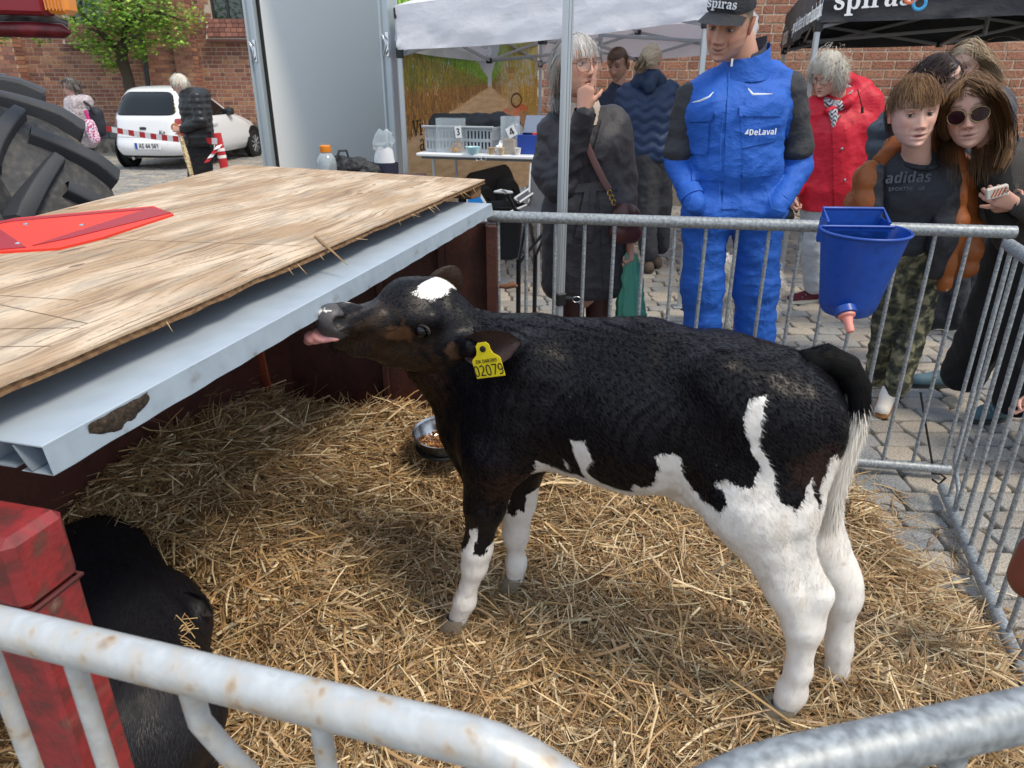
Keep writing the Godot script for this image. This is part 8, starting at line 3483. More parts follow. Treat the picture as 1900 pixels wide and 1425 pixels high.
func person_shades() -> void:
	var f := 3.05
	var w := thing("person","woman with sunglasses and long brown hair leaning in, dark checked blazer","person",Vector3(at(1880,720,3.3).x,0,-3.3))
	var skin := Color(0.52,0.31,0.24)
	var bz := [[1850,300,0.05,0.085,1985,290,0.1,0.10,0.9],[1890,340,0.05,0.12,1970,340,0.1,0.13,0.9],[1900,340,0.05,0.13,1905,430,0.12,0.13],[1965,340,0.1,0.13,1960,430,0.15,0.13],[1850,300,0.05,0.07,1862,380,-0.02,0.065]]
	var arms := [[1965,330,0.05,0.075,1960,420,-0.02,0.065,1.0,0.04],[1960,420,-0.02,0.062,1893,378,-0.16,0.045,1.0,0.03],[1852,310,0.02,0.075,1846,390,0.0,0.06,1.0,0.04]]
	var legs := [[1905,430,0.15,0.135,1850,570,0.25,0.115],[1850,570,0.25,0.112,1790,690,0.42,0.105],[1955,440,0.15,0.135,1912,590,0.12,0.115],[1912,590,0.12,0.112,1888,735,0.08,0.10]]
	var hx := head_place(at(1800,206,f - 0.10),-33,6,12,1.12)
	var hw := at(1880,378,f - 0.17)
	body(w,f,bz + arms + legs,[[at(1855,300,f),at(1822,235,f - 0.06),0.058,0.055]],hx,{"skin": skin,"brow": Color(0.16,0.10,0.07),"scalp": Color(0.15,0.10,0.07),"open": 0.3,"lips": Color(0.40,0.19,0.17),"jaw": 0.97,"hairline": 0.088,"hands": [[hw,Vector3(-1,0.35,0.25),Vector3(-0.1,0.35,-0.9),1.0,0.95,[0.75,0.85,0.95,1.0,0.5]],[at(1850,385,f - 0.10),Vector3(0.55,0.25,0.7),Vector3(0.3,0.9,-0.2),-1.0,0.95,[0.6,0.7,0.8,0.9,0.5]]]})
	add_hair(w,"hair",hx,{"n": 4200,"len": [0.14,0.22],"col": [Color(0.085,0.046,0.028),Color(0.32,0.19,0.10)],"vol": 0.013,"grav": 0.9,"away": 0.45,"keep": true,"parted": 0.3,"part_x": -0.01,"hairline": 0.058,"side_low": 0.0,"nape": -0.07,"seed": 33,"wid": 0.0009,"bangs": 0.0,"locks": [{"path": [Vector3(-0.01,0.105,0.05),Vector3(-0.045,0.075,0.085),Vector3(-0.07,0.03,0.075),Vector3(-0.082,-0.03,0.03),Vector3(-0.075,-0.08,0.0)],"n": 160,"r": 0.014,"w": [0.6,1.0,1.0,1.0,0.6]},{"path": [Vector3(0.0,0.105,0.05),Vector3(0.045,0.075,0.08),Vector3(0.075,0.02,0.06),Vector3(0.095,-0.06,0.03),Vector3(0.10,-0.13,0.02),Vector3(0.08,-0.20,0.02)],"n": 620,"r": 0.026,"w": [0.4,0.8,1.0,1.1,1.1,0.8]}]})
	var lens := mat("2a1218",0.06)
	lens.metallic_specular = 0.8
	add_glasses(w,hx,mat("a8946e",0.25,0.9),lens,0.0275,0.024,0.95,0.0014)
	var chk := mat("ffffff",0.9)
	var im := Image.create(32,32,false,Image.FORMAT_RGB8)
	for y in 32:
		for x in 32:
			var on_x := (x / 4) % 2 == 0
			var on_y := (y / 4) % 2 == 0
			im.set_pixel(x,y,Color("17161a") if on_x and on_y else (Color("4c4743") if on_x or on_y else Color("2a2829")))
	chk.albedo_texture = ImageTexture.create_from_image(im)
	tri_map(chk,26.0)
	var bm := garment(w,"blazer",chk,f,bz + arms,{"amp": 0.007,"freq": 5.0,"cell": 0.013})
	cloth_patch(w,"lapel",bm,[V(1868,388),V(1884,395),V(1900,285),V(1872,275)],chk,0.012,4,8)
	garment(w,"top",cloth("0f0f12",0.9,0.4,30.0),f,[[1840,300,-0.02,0.075,1862,400,-0.05,0.06,0.8]],{"cell": 0.012})
	garment(w,"trousers",cloth("0d0d12",0.85,0.4,30.0),f,legs,{"amp": 0.012,"freq": 5.0,"cell": 0.015})
	var teal := mat("4c6672",0.8)
	var sole := mat("2c3234",0.8)
	for s in [[1795,712,1690,716],[1870,775,1795,782]]:
		var h := on(s[0],s[1],0.0)
		var t := on(s[2],s[3],0.0)
		var so := shoe(w,Vector3(h.x,0,h.z),Vector3(t.x,0,t.z),0.11,0.05,teal,sole)
		var lc := MB.new()
		for k in 5:
			var p: Vector3 = Vector3(h.x,0,h.z).lerp(Vector3(t.x,0,t.z),0.38 + k * 0.09) + Vector3.UP * (0.108 - k * 0.012)
			lc.tube([p + Vector3(0,-0.014,0.04),p + Vector3(0,0.004,0),p + Vector3(0,-0.01,-0.04)],0.0035,5)
		part(so,"laces",lc,mat("7f97a3",0.8))
	var pk := thing("snack_packet","small white packet with orange stripes in the woman's hands","packet",at(1852,358,f - 0.2))
	var pb := MB.new()
	var px := Transform3D(Basis(Vector3(0.85,0.3,0.2).normalized(),Vector3(-0.3,0.9,0.1).normalized(),Vector3(0,-0.15,1).normalized()).orthonormalized(),at(1850,356,f - 0.21))
	pb.box(px,Vector3(0.075,0.045,0.018),0.004)
	part(pk,"wrapper",pb,mat("cfc8be",0.5))
	for k in 4:
		var sb := MB.new()
		sb.box(px * Transform3D(Basis(Vector3.BACK,-0.5),Vector3(-0.016 + k * 0.012,0.0,0.0095)),Vector3(0.005,0.034,0.001))
		part(pk,"stripe",sb,mat("b8562a",0.5))
	lettering(pk,"lettering","G",px * Vector3(0.029,0.0,0.0095),px.basis.x,px.basis.y,0.018,mat("8a5a40",0.5),"Droid Sans",true)
func person_dark_hair() -> void:
	var f := 3.95
	var w := thing("person","dark haired person in blue grey padded jacket standing behind the boy","person",Vector3(at(1725,600,f).x,0,-f))
	var jk := [[1665,240,0.0,0.10,1760,235,0.0,0.10,0.9],[1690,270,0.0,0.14,1750,270,0.0,0.14],[1690,270,0.0,0.14,1690,370,0.0,0.14],[1750,270,0.0,0.14,1752,370,0.0,0.14],[1650,248,0.0,0.105,1640,330,0.0,0.09],[1640,330,0.0,0.09,1655,400,0.0,0.07],[1772,245,0.0,0.105,1790,330,0.0,0.09],[1790,330,0.0,0.09,1790,400,0.0,0.07]]
	var legs := [[1700,385,0.0,0.125,1715,500,0.0,0.10],[1715,500,0.0,0.1,1722,585,0.03,0.085],[1748,385,0.0,0.125,1758,500,0.0,0.105],[1758,500,0.0,0.1,1768,585,0.0,0.09]]
	var hx := head_place(at(1742,150,f - 0.1),12,30,22,1.06)
	body(w,f,jk + legs,[[at(1728,225,f),at(1738,170,f - 0.07),0.06,0.055]],hx,{"skin": Color(0.60,0.38,0.30),"brow": Color(0.04,0.03,0.025),"scalp": Color(0.03,0.022,0.022),"open": 0.2,"hairline": 0.085})
	add_hair(w,"hair",hx,{"n": 2000,"len": [0.13,0.2],"col": [Color(0.022,0.016,0.017),Color(0.085,0.062,0.06)],"vol": 0.014,"grav": 0.5,"away": 0.4,"keep": true,"parted": 0.9,"part_x": 0.03,"hairline": 0.05,"side_low": -0.02,"seed": 35,"wid": 0.0013})
	garment(w,"jacket",cloth("2d3a48",0.45,0.25,30.0),f,jk,{"amp": 0.006,"quilt": 0.10,"quilt_amp": 0.016,"cell": 0.015})
	garment(w,"trousers",cloth("23262e",0.85,0.5,30.0),f,legs,{"amp": 0.010,"cell": 0.015})
	var s0 := on(1782,604,0.0)
	var s1 := on(1712,610,0.0)
	shoe(w,Vector3(s0.x,0,s0.z),Vector3(s1.x,0,s1.z),0.11,0.05,mat("c4bfb6",0.8),mat("d5d1c8",0.8))
	var s2 := on(1775,588,0.0)
	var s3 := on(1735,590,0.0)
	shoe(w,Vector3(s2.x,0,s2.z),Vector3(s3.x - 0.04,0,s3.z),0.11,0.05,mat("c4bfb6",0.8),mat("d5d1c8",0.8))
func person_long_hair() -> void:
	var f := 4.5
	var w := thing("person","person with long light brown hair behind the sunglasses woman","person",Vector3(at(1800,560,f).x,0,-f))
	var jk := [[1770,195,0.0,0.09,1840,190,0.0,0.09,0.9],[1785,220,0.0,0.13,1825,220,0.0,0.13],[1788,220,0.0,0.13,1790,320,0.0,0.13],[1825,220,0.0,0.13,1824,320,0.0,0.13],[1760,200,0.0,0.085,1755,280,0.0,0.075],[1850,196,0.0,0.085,1856,280,0.0,0.075]]
	var legs := [[1792,330,0.0,0.12,1794,440,0.0,0.09],[1794,440,0.0,0.085,1796,540,0.0,0.07],[1822,330,0.0,0.12,1824,440,0.0,0.09],[1824,440,0.0,0.085,1826,540,0.0,0.07]]
	var hx := head_place(at(1795,118,f - 0.06),-55,18,0,1.05)
	body(w,f,jk + legs,[[at(1805,185,f),at(1800,130,f - 0.04),0.058,0.055]],hx,{"skin": Color(0.58,0.36,0.28),"brow": Color(0.2,0.14,0.09),"scalp": Color(0.26,0.19,0.13),"open": 0.25})
	add_hair(w,"hair",hx,{"n": 1000,"len": [0.22,0.32],"col": [Color(0.22,0.15,0.09),Color(0.46,0.36,0.25)],"vol": 0.014,"grav": 0.7,"away": 0.5,"keep": true,"parted": 0.5,"hairline": 0.062,"side_low": 0.0,"seed": 37,"wid": 0.0024})
	garment(w,"jacket",cloth("303845",0.6,0.3,30.0),f,jk,{"amp": 0.008,"cell": 0.016})
	garment(w,"trousers",cloth("20222a",0.85,0.5,30.0),f,legs,{"amp": 0.010,"cell": 0.017})
	for s in 2:
		var p := Vector3(at(1796 if s == 0 else 1826,545,f).x,0,-f)
		shoe(w,p + Vector3(0,0,-0.1),p + Vector3(0,0,0.16),0.1,0.046,mat("bdbab4",0.8),mat("d0cdc6",0.8))
func person_far_man() -> void:
	var f := 11.3
	var w := thing("person","white haired man in black padded jacket with a patterned stick umbrella","person",Vector3(at(368,330,f).x,0,-f))
	var jk := [[350,180,0.0,0.13,374,180,0.0,0.13,1.1],[358,200,0.0,0.19,366,200,0.0,0.19],[360,205,0.0,0.19,364,258,0.0,0.175],[370,205,0.0,0.17,376,258,0.0,0.17]]
	var arms := [[364,182,-0.15,0.105,372,225,-0.2,0.095],[372,225,-0.2,0.09,340,240,-0.22,0.065]]
	var legs := [[362,270,0.0,0.14,364,330,0.0,0.11],[364,330,0.0,0.1,366,385,0.0,0.085],[378,270,0.05,0.14,380,330,0.05,0.11],[380,330,0.05,0.1,382,385,0.05,0.085]]
	var hx := head_place(at(333,156,f - 0.02),-78,24,0,1.20)
	var hw := at(336,240,f - 0.24)
	body(w,f,jk + arms + legs,[[at(350,182,f),at(338,160,f),0.07,0.065]],hx,{"skin": Color(0.56,0.33,0.26),"brow": Color(0.5,0.45,0.4),"scalp": Color(0.6,0.57,0.5),"stubble": 0.5,"beard": Color(0.5,0.46,0.42),"open": 0.2,"hands": [[hw,Vector3(-1,0.1,0),Vector3(0,-0.2,-1),1.0,1.15,[1.0,1.0,1.0,1.0,0.6]]]})
	add_hair(w,"hair",hx,{"n": 420,"len": [0.04,0.07],"col": [Color(0.6,0.55,0.45),Color(0.82,0.79,0.72)],"vol": 0.014,"grav": 0.3,"away": 0.5,"comb": Vector3(0,0.1,0.5),"seed": 39,"wid": 0.004,"hairline": 0.06,"side_low": 0.0})
	add_glasses(w,hx,mat("1d1d20",0.4),M.lens,0.024,0.017,0.7,0.002)
	garment(w,"jacket",cloth("15171b",0.4,0.2,20.0),f,jk + arms,{"amp": 0.008,"quilt": 0.085,"quilt_amp": 0.010,"cell": 0.02,"hem": at(365,272,f).y})
	garment(w,"trousers",cloth("14161c",0.85,0.4,20.0),f,legs,{"amp": 0.014,"cell": 0.024})
	for s in 2:
		var p := Vector3(at(366 if s == 0 else 382,385,f).x,0,-f + (0.0 if s == 0 else -0.1))
		shoe(w,p + Vector3(0.08,0,0),p + Vector3(-0.2,0,0),0.1,0.05,mat("1c1a18",0.6),mat("121212",0.8))
	var um := thing("umbrella","folded floral umbrella with curved orange handle held as a walking stick","umbrella",at(350,330,f - 0.25))
	var hd := MB.new()
	var pts := []
	for k in 11:
		var a := lerpf(PI * 1.15,0.0,k / 10.0)
		pts.append(at(325,237,f - 0.24) + Vector3(cos(a) * 0.05,sin(a) * 0.05,0))
	pts.append(at(334,250,f - 0.24))
	hd.tube(pts,0.014,8)
	part(um,"handle",hd,mat("b9742c",0.4))
	var sh := MB.new()
	var foot := Vector3(at(357,330,f - 0.3).x,0.0,-f + 0.3)
	sh.tube([at(334,250,f - 0.24),at(337,258,f - 0.24),at(346,290,f - 0.26),at(355,322,f - 0.3),foot],[0.012,0.028,0.04,0.03,0.008],10)
	var fm := mat("ffffff",0.7)
	fm.albedo_texture = noise_tex(128,0.06,[[0.0,"1c1a18"],[0.3,"5a5a3a"],[0.4,"d8cfa0"],[0.65,"ded2a4"],[0.7,"a83a34"],[1.0,"7a2a28"]],FastNoiseLite.TYPE_SIMPLEX_SMOOTH,2,0.0,45)
	tri_map(fm,3.0)
	part(um,"furled_canopy",sh,fm)
func person_far_woman() -> void:
	var f := 12.3
	var w := thing("person","short haired woman in pale checked jacket with a dark rucksack","person",Vector3(at(150,330,f).x,0,-f))
	var jk := [[135,190,0.0,0.12,158,190,0.0,0.12,1.0],[142,205,0.0,0.17,152,205,0.0,0.17],[144,210,0.0,0.17,148,258,0.0,0.18],[152,210,0.0,0.17,158,258,0.0,0.18],[140,190,-0.15,0.09,138,230,-0.18,0.08],[138,230,-0.18,0.08,150,250,-0.22,0.06]]
	var legs := [[146,265,0.0,0.14,142,320,0.0,0.1],[142,320,0.0,0.1,140,372,0.0,0.08],[158,265,0.0,0.14,162,320,0.0,0.1],[162,320,0.0,0.1,166,372,0.0,0.08]]
	var hx := head_place(at(131,161,f),-82,6,0,1.16)
	body(w,f,jk + legs,[[at(140,188,f),at(134,165,f),0.065,0.06]],hx,{"skin": Color(0.54,0.32,0.25),"brow": Color(0.15,0.12,0.1),"scalp": Color(0.10,0.09,0.085)})
	add_hair(w,"hair",hx,{"n": 420,"len": [0.05,0.08],"col": [Color(0.06,0.05,0.045),Color(0.28,0.25,0.23)],"vol": 0.018,"grav": 0.1,"away": 0.6,"comb": Vector3(0,0.2,-0.3),"seed": 41,"wid": 0.004,"side_low": 0.0})
	add_glasses(w,hx,mat("1d1d20",0.4),M.lens,0.024,0.017,0.7,0.002)
	var pm := mat("ffffff",0.8)
	pm.albedo_texture = noise_tex(128,0.08,[[0.0,"7f7478"],[0.45,"b3a8ac"],[0.55,"c9c0c4"],[1.0,"a39a9e"]],FastNoiseLite.TYPE_CELLULAR,1,0.0,47)
	tri_map(pm,3.0)
	garment(w,"jacket",pm,f,jk,{"amp": 0.012,"cell": 0.024})
	garment(w,"trousers",cloth("22242c",0.85,0.4,20.0),f,legs,{"amp": 0.012,"cell": 0.024})
	for s in 2:
		var p := Vector3(at(140 if s == 0 else 166,372,f).x,0,-f)
		shoe(w,p + Vector3(0.08,0,0),p + Vector3(-0.18,0,0),0.1,0.05,mat("2a2a2c",0.6),mat("151515",0.8))
	var rk := thing("rucksack","dark navy rucksack on the back of the woman in the pale jacket","bag",at(183,255,f))
	var sd := SD.new()
	sd.cap(at(178,212,f),at(182,240,f),0.115,0.125,0.03)
	sd.cap(at(188,232,f),at(188,244,f),0.075,0.075,0.03)
	var mb := MB.new()
	sd.build(mb,0.02,1)
	part(rk,"pack",mb,mat("20232e",0.7))
	var st := MB.new()
	st.tube([at(152,186,f - 0.1),at(166,196,f - 0.12),at(176,212,f - 0.1)],0.02,8)
	part(rk,"strap",st,mat("17181d",0.7))
	var tb := thing("tote_bag","pink and white patterned cloth bag hanging at the woman's side","bag",at(175,260,f - 0.2))
	var sm := SD.new()
	sm.cap(at(166,232,f - 0.22),at(176,256,f - 0.22),0.10,0.09,0.03,Vector3.BACK,0.5)
	var tm := MB.new()
	sm.build(tm,0.018,1)
	var pk := mat("ffffff",0.7)
	pk.albedo_texture = noise_tex(128,0.05,[[0.0,"c42a78"],[0.42,"c42a78"],[0.45,"ece6ea"],[0.8,"ece6ea"],[0.84,"8a3a8a"],[1.0,"8a3a8a"]],FastNoiseLite.TYPE_SIMPLEX_SMOOTH,1,0.0,49)
	tri_map(pk,3.0)
	part(tb,"pouch",tm,pk)
	var hl := MB.new()
	hl.tube([at(158,205,f - 0.22),at(162,215,f - 0.23),at(168,232,f - 0.24)],0.03,8,true,Vector3.BACK,0.3)
	part(tb,"handle",hl,mat("c42a78",0.7))
func person_crouching() -> void:
	var f := 2.75
	var w := thing("person","child crouching at the right fence, only the reaching hand in view","person",on(2080,800,0.0))
	var jk := [[2060,640,0.0,0.10,2150,640,0.0,0.10],[2080,680,0.0,0.13,2130,680,0.0,0.13],[2085,690,0.0,0.13,2090,780,0.1,0.14],[2125,690,0.0,0.13,2130,780,0.1,0.14]]
	var arm := [[2055,650,-0.02,0.075,2010,720,-0.10,0.06,1.0,0.03],[2010,720,-0.10,0.058,1945,745,-0.16,0.045,1.0,0.03]]
	var legs := [[2090,790,0.1,0.11,2050,780,-0.12,0.085],[2050,780,-0.12,0.08,2065,900,0.0,0.06],[2135,790,0.1,0.11,2110,780,-0.12,0.085],[2110,780,-0.12,0.08,2125,900,0.0,0.06]]
	var skin := Color(0.58,0.34,0.27)
	var hx := head_place(at(2100,545,f - 0.05),-40,20,0,0.98)
	var hw := at(1930,742,f - 0.17)
	body(w,f,jk + arm + legs,[[at(2105,640,f),at(2102,580,f),0.05,0.048]],hx,{"skin": skin,"scalp": Color(0.1,0.06,0.04),"hands": [[hw,Vector3(-1,0.05,0.1),Vector3(0.1,-0.5,0.8),-1.0,0.85,[0.35,0.45,0.5,0.55,0.3],hw + Vector3(0.08,0.0,0)]]})
	add_hair(w,"hair",hx,{"n": 500,"len": [0.08,0.12],"col": [Color(0.1,0.06,0.04),Color(0.25,0.16,0.1)],"vol": 0.015,"seed": 51,"wid": 0.003})
	garment(w,"jacket",cloth("2a3350",0.7,0.4,30.0),f,jk + arm,{"amp": 0.008,"cell": 0.018})
	garment(w,"trousers",cloth("23252d",0.85,0.4,30.0),f,legs,{"amp": 0.010,"cell": 0.02})
	var p := on(2065,905,0.0)
	shoe(w,p + Vector3(0,0,-0.08),p + Vector3(-0.03,0,0.13),0.09,0.042,mat("333333",0.7),mat("d0d0d0",0.7))
	var bg := thing("leather_bag","rounded reddish brown leather bag leaning on the right side fence","bag",on(1960,1130,0.3))
	var sd := SD.new()
	var c := at(1925,1060,1.45)
	sd.cap(c + Vector3(0,0.05,0),c - Vector3(0,0.02,0),0.055,0.06,0.03)
	sd.cap(c + Vector3(0.09,0.06,0),c + Vector3(0.09,-0.02,0),0.06,0.06,0.05)
	var mb := MB.new()
	sd.build(mb,0.009,1)
	part(bg,"pouch",mb,mat("6e372c",0.5))
	var st := MB.new()
	st.tube([c + Vector3(0.02,0.1,0),c + Vector3(0.05,0.35,-0.05),c + Vector3(0.09,0.1,0)],0.008,8)
	part(bg,"strap",st,mat("55291f",0.5))
# ================================================================ stall table and what stands on it
func build_stall_things() -> void:
	var f := 5.6
	var ty := at(900,287,f).y
	var a := at(772,290,f + 0.15)
	var b := at(1010,282,f - 0.15)
	var al := (Vector3(b.x,0,b.z) - Vector3(a.x,0,a.z)).normalized()
	var bk := al.cross(Vector3.UP)
	if bk.z > 0:
		bk = -bk
	var top_y := ty
	var w := thing("folding_table","white folding table with metal legs in front of the printed trailer","table",Vector3((a.x + b.x) * 0.5,0,(a.z + b.z) * 0.5) + bk * 0.3)
	var bas := Basis(al,Vector3.UP,-bk)
	var mid := Vector3((a.x + b.x) * 0.5,0,(a.z + b.z) * 0.5)
	var len := Vector2(b.x - a.x,b.z - a.z).length() + 0.25
	var tm := MB.new()
	tm.box(Transform3D(bas,mid + al * 0.125 + bk * 0.3 + Vector3.UP * (top_y - 0.012)),Vector3(len,0.024,0.6),0.006)
	part(w,"tabletop",tm,mat("e2e4e6",0.45))
	var rim := MB.new()
	rim.box(Transform3D(bas,mid + al * 0.125 + bk * 0.3 + Vector3.UP * (top_y - 0.034)),Vector3(len - 0.06,0.02,0.54),0.003)
	part(w,"frame",rim,mat("6d7276",0.4,0.5))
	for q in [[0.12,0.06],[0.12,0.54],[len - 0.3,0.06],[len - 0.3,0.54]]:
		var lg := MB.new()
		var p: Vector3 = Vector3(a.x,0,a.z) + al * q[0] + bk * q[1]
		lg.tube([p + Vector3.UP * (top_y - 0.03),p],0.012,8)
		part(w,"leg",lg,M.alu)
	var hook := MB.new()
	for k in 2:
		var c: Vector3 = at(888 + k * 9,292,f - 0.02)
		var pts := []
		for s in 13:
			var t := TAU * s / 12.0
			pts.append(c + Vector3(cos(t) * 0.022,sin(t) * 0.012 - 0.01,0))
		hook.tube(pts,0.002,5,false)
	part(w,"wire_hook",hook,M.chrome)
	var put := func(u: float,dep: float) -> Vector3:
		var best := 0.0
		var bd := 1e9
		for k in 200:
			var p: Vector3 = Vector3(a.x,top_y,a.z) + al * (len * k / 200.0) + bk * dep
			var d := absf(pixel_of(p).x - u)
			if d < bd:
				bd = d
				best = len * k / 200.0
		return Vector3(a.x,top_y,a.z) + al * best + bk * dep
	var px := func(u: float) -> float: return u * 5.35 / FOCAL
	var c0: Vector3 = put.call(792,0.12)
	var c1: Vector3 = put.call(912,0.12)
	var cr := thing("plastic_crate","grey slotted plastic crate on the white folding table","crate",(c0 + c1) * 0.5)
	var gp := mat("a4a9ae",0.55)
	var cl := (c1 - c0).length()
	var ch := 0.18
	for side in 4:
		var along := al if side % 2 == 0 else bk
		var lens: float = cl if side % 2 == 0 else 0.34
		var o: Vector3 = c0 + (bk * 0.34 if side == 2 else Vector3.ZERO) + (al * cl if side == 1 else Vector3.ZERO)
		var sm := MB.new()
		for yy in [0.012,0.092,0.172]:
			sm.box(Transform3D(Basis(along,Vector3.UP,along.cross(Vector3.UP)),o + along * lens * 0.5 + Vector3.UP * yy),Vector3(lens,0.024,0.012),0.003)
		part(cr,"side_frame",sm,gp)
		var n := int(lens / 0.028)
		for k in n + 1:
			var sl := MB.new()
			sl.box(Transform3D(Basis(along,Vector3.UP,along.cross(Vector3.UP)),o + along * (lens * k / n) + Vector3.UP * 0.092),Vector3(0.014,0.15,0.008),0.002)
			part(cr,"slat",sl,gp)
	var cb := MB.new()
	cb.box(Transform3D(bas,c0 + al * cl * 0.5 + bk * 0.17 + Vector3.UP * 0.006),Vector3(cl - 0.02,0.01,0.32))
	part(cr,"bottom",cb,gp)
	var rimm := MB.new()
	rimm.box(Transform3D(bas,c0 + al * cl * 0.5 - bk * 0.01 + Vector3.UP * 0.188),Vector3(cl + 0.05,0.016,0.03),0.004)
	part(cr,"rim",rimm,gp)
	var lb := thing("long_black_bag","long black fabric carrying bag lying behind the crate","bag",put.call(860,0.45))
	var sd := SD.new()
	var q0: Vector3 = put.call(790,0.46) + Vector3.UP * 0.19
	var q1: Vector3 = put.call(925,0.46) + Vector3.UP * 0.21
	var q2: Vector3 = put.call(955,0.46) + Vector3.UP * 0.20
	sd.cap(q0,q1,0.075,0.07,0.04)
	sd.cap(q1,q2,0.07,0.05,0.04)
	sd.cap(q0 - Vector3.UP * 0.11,q2 - Vector3.UP * 0.12,0.07,0.07,0.06)
	var bm := MB.new()
	sd.build(bm,0.016,1)
	var nz := FastNoiseLite.new()
	nz.frequency = 9.0
	for k in bm.v.size():
		bm.v[k] += bm.n[k] * nz.get_noise_3dv(bm.v[k]) * 0.02
	bm.smooth()
	part(lb,"cover",bm,cloth("26292d",0.6,0.4,30.0))
	for k in 2:
		var p: Vector3 = put.call(833.0 if k == 0 else 942.0,0.06)
		var wd: float = 0.20 if k == 0 else 0.115
		var hh: float = 0.25 if k == 0 else 0.27
		var bx := thing("sample_box",["clear sample box with card number 3 and bread pieces","clear sample box with card number 4 and grain"][k],"box",p)
		var gl := MB.new()
		for s in [[-1,0],[1,0],[0,-1],[0,1]]:
			var o: Vector3 = p + al * s[0] * wd * 0.5 + bk * (0.06 + s[1] * 0.055) + Vector3.UP * hh * 0.5
			gl.box(Transform3D(bas,o),Vector3(0.003 if s[0] != 0 else wd,hh,0.003 if s[0] == 0 else 0.11))
		part(bx,"acrylic_walls",gl,M.clear)
		var r := RandomNumberGenerator.new()
		r.seed = 60 + k
		if k == 1:
			var gr := MB.new()
			gr.box(Transform3D(bas,p + bk * 0.06 + Vector3.UP * 0.055),Vector3(wd - 0.008,0.11,0.1),0.012)
			var gmt := mat("ffffff",0.9)
			gmt.albedo_texture = noise_tex(128,0.2,[[0.0,"8a6a44"],[0.5,"c09a6c"],[1.0,"d8bc92"]],FastNoiseLite.TYPE_CELLULAR,1,0.0,55)
			tri_map(gmt,10.0)
			part(bx,"grain",gr,gmt)
		else:
			for j in 9:
				var bd := MB.new()
				var c := p + al * (0.06 + r.randf_range(-0.05,0.04)) + bk * r.randf_range(0.02,0.08) + Vector3.UP * (0.025 + 0.028 * (j / 4))
				bd.lathe(Transform3D(Basis(Vector3(r.randf(),r.randf(),r.randf()).normalized(),r.randf() * 3.0).scaled(Vector3(0.026,0.02,0.026)),c),sphere_profile(1.0,7),10)
				part(bx,"bread_piece",bd,mat("b98a4e",0.85))
		var cd := MB.new()
		var cp := p + Vector3.UP * (0.155 if k == 0 else 0.165) - bk * 0.006 + al * (0.085 if k == 0 else 0.03)
		var cbz := Basis(al,Vector3.UP,-bk).rotated(-bk,0.5 if k == 1 else 0.12)
		cd.box(Transform3D(cbz,cp),Vector3(0.07,0.075,0.002) if k == 1 else Vector3(0.05,0.085,0.002))
		var co := part(bx,"number_card",cd,mat("ecebe8",0.7))
		lettering(co,"lettering","3" if k == 0 else "4",cp - bk * 0.001,cbz.x,cbz.y,0.05,mat("1d2430",0.7),"Droid Sans",true,1.0 if k == 1 else 0.75)
	var bp: Vector3 = put.call(878,0.03)
	var bo := MB.new()
	bo.lathe(Transform3D(Basis(),bp),[Vector2(0.0,0.0),Vector2(0.03,0.0),Vector2(0.048,0.02),Vector2(0.058,0.05),Vector2(0.060,0.054),Vector2(0.056,0.05),Vector2(0.045,0.022),Vector2(0.0,0.008)],22)
	solo("bowl",bo,mat("a9d3dc",0.35),"small pale blue bowl on the white folding table","bowl","",bp)
	for k in 3:
		var cpp: Vector3 = put.call([912.0,930.0,960.0][k],[0.03,0.02,0.04][k])
		var cu := MB.new()
		cu.lathe(Transform3D(Basis(),cpp),[Vector2(0.0,0.0),Vector2(0.017,0.0),Vector2(0.025,0.05),Vector2(0.0265,0.052),Vector2(0.0235,0.05),Vector2(0.0,0.03)],16)
		solo("paper_cup",cu,mat(["b79b76","cdb693","dcd7cf"][k],0.8),["brown paper cup beside the pale blue bowl","light tan paper cup in front of the grain box","white paper cup beside the blue crate"][k],"cup","",cpp)
	var np: Vector3 = put.call(925,0.07)
	var nk := MB.new()
	for k in 3:
		nk.box(Transform3D(Basis(Vector3(0.3,1,0.2).normalized(),k * 0.7).rotated(Vector3.RIGHT,0.4 * k - 0.3),np + Vector3(0.008 * k,0.035 + 0.018 * k,0)),Vector3(0.06,0.03,0.03),0.004)
	solo("napkin",nk,mat("e9e9ea",0.8),"crumpled white napkins between the sample boxes","napkin","",np)
	var bc: Vector3 = put.call(985,0.12)
	var blc := thing("blue_crate","blue plastic crate at the right end of the white folding table","crate",bc)
	var b1 := MB.new()
	for s in [[-0.14,0.0,0.008,0.3],[0.14,0.0,0.008,0.3],[0.0,-0.15,0.28,0.008],[0.0,0.15,0.28,0.008]]:
		b1.box(Transform3D(bas,bc + al * s[0] + bk * (s[1] + 0.15) + Vector3.UP * 0.07),Vector3(s[2],0.14,s[3]),0.003)
	b1.box(Transform3D(bas,bc + bk * 0.15 + Vector3.UP * 0.006),Vector3(0.27,0.01,0.29))
	part(blc,"tub",b1,mat("1d3f94",0.45))
	var lid := MB.new()
	lid.box(Transform3D(bas.rotated(al,0.9),bc + bk * 0.3 + Vector3.UP * 0.2),Vector3(0.28,0.01,0.16),0.004)
	part(blc,"clear_lid",lid,mat("aab0bc",0.3))
	for k in 3:
		var rp := MB.new()
		rp.box(Transform3D(Basis(Vector3(0.2,1,0.3).normalized(),k * 1.1),bc + al * (0.02 + 0.04 * k) + bk * 0.06 + Vector3.UP * 0.14),Vector3(0.06,0.03,0.03),0.006)
		part(blc,"red_packet",rp,mat("c2403e" if k != 1 else "e6e2e0",0.4))
	var pbp: Vector3 = put.call(955,0.2)
	var pg := MB.new()
	pg.lathe(Transform3D(Basis(),pbp),[Vector2(0.0,0.0),Vector2(0.06,0.0),Vector2(0.065,0.1),Vector2(0.055,0.19),Vector2(0.03,0.22)],14)
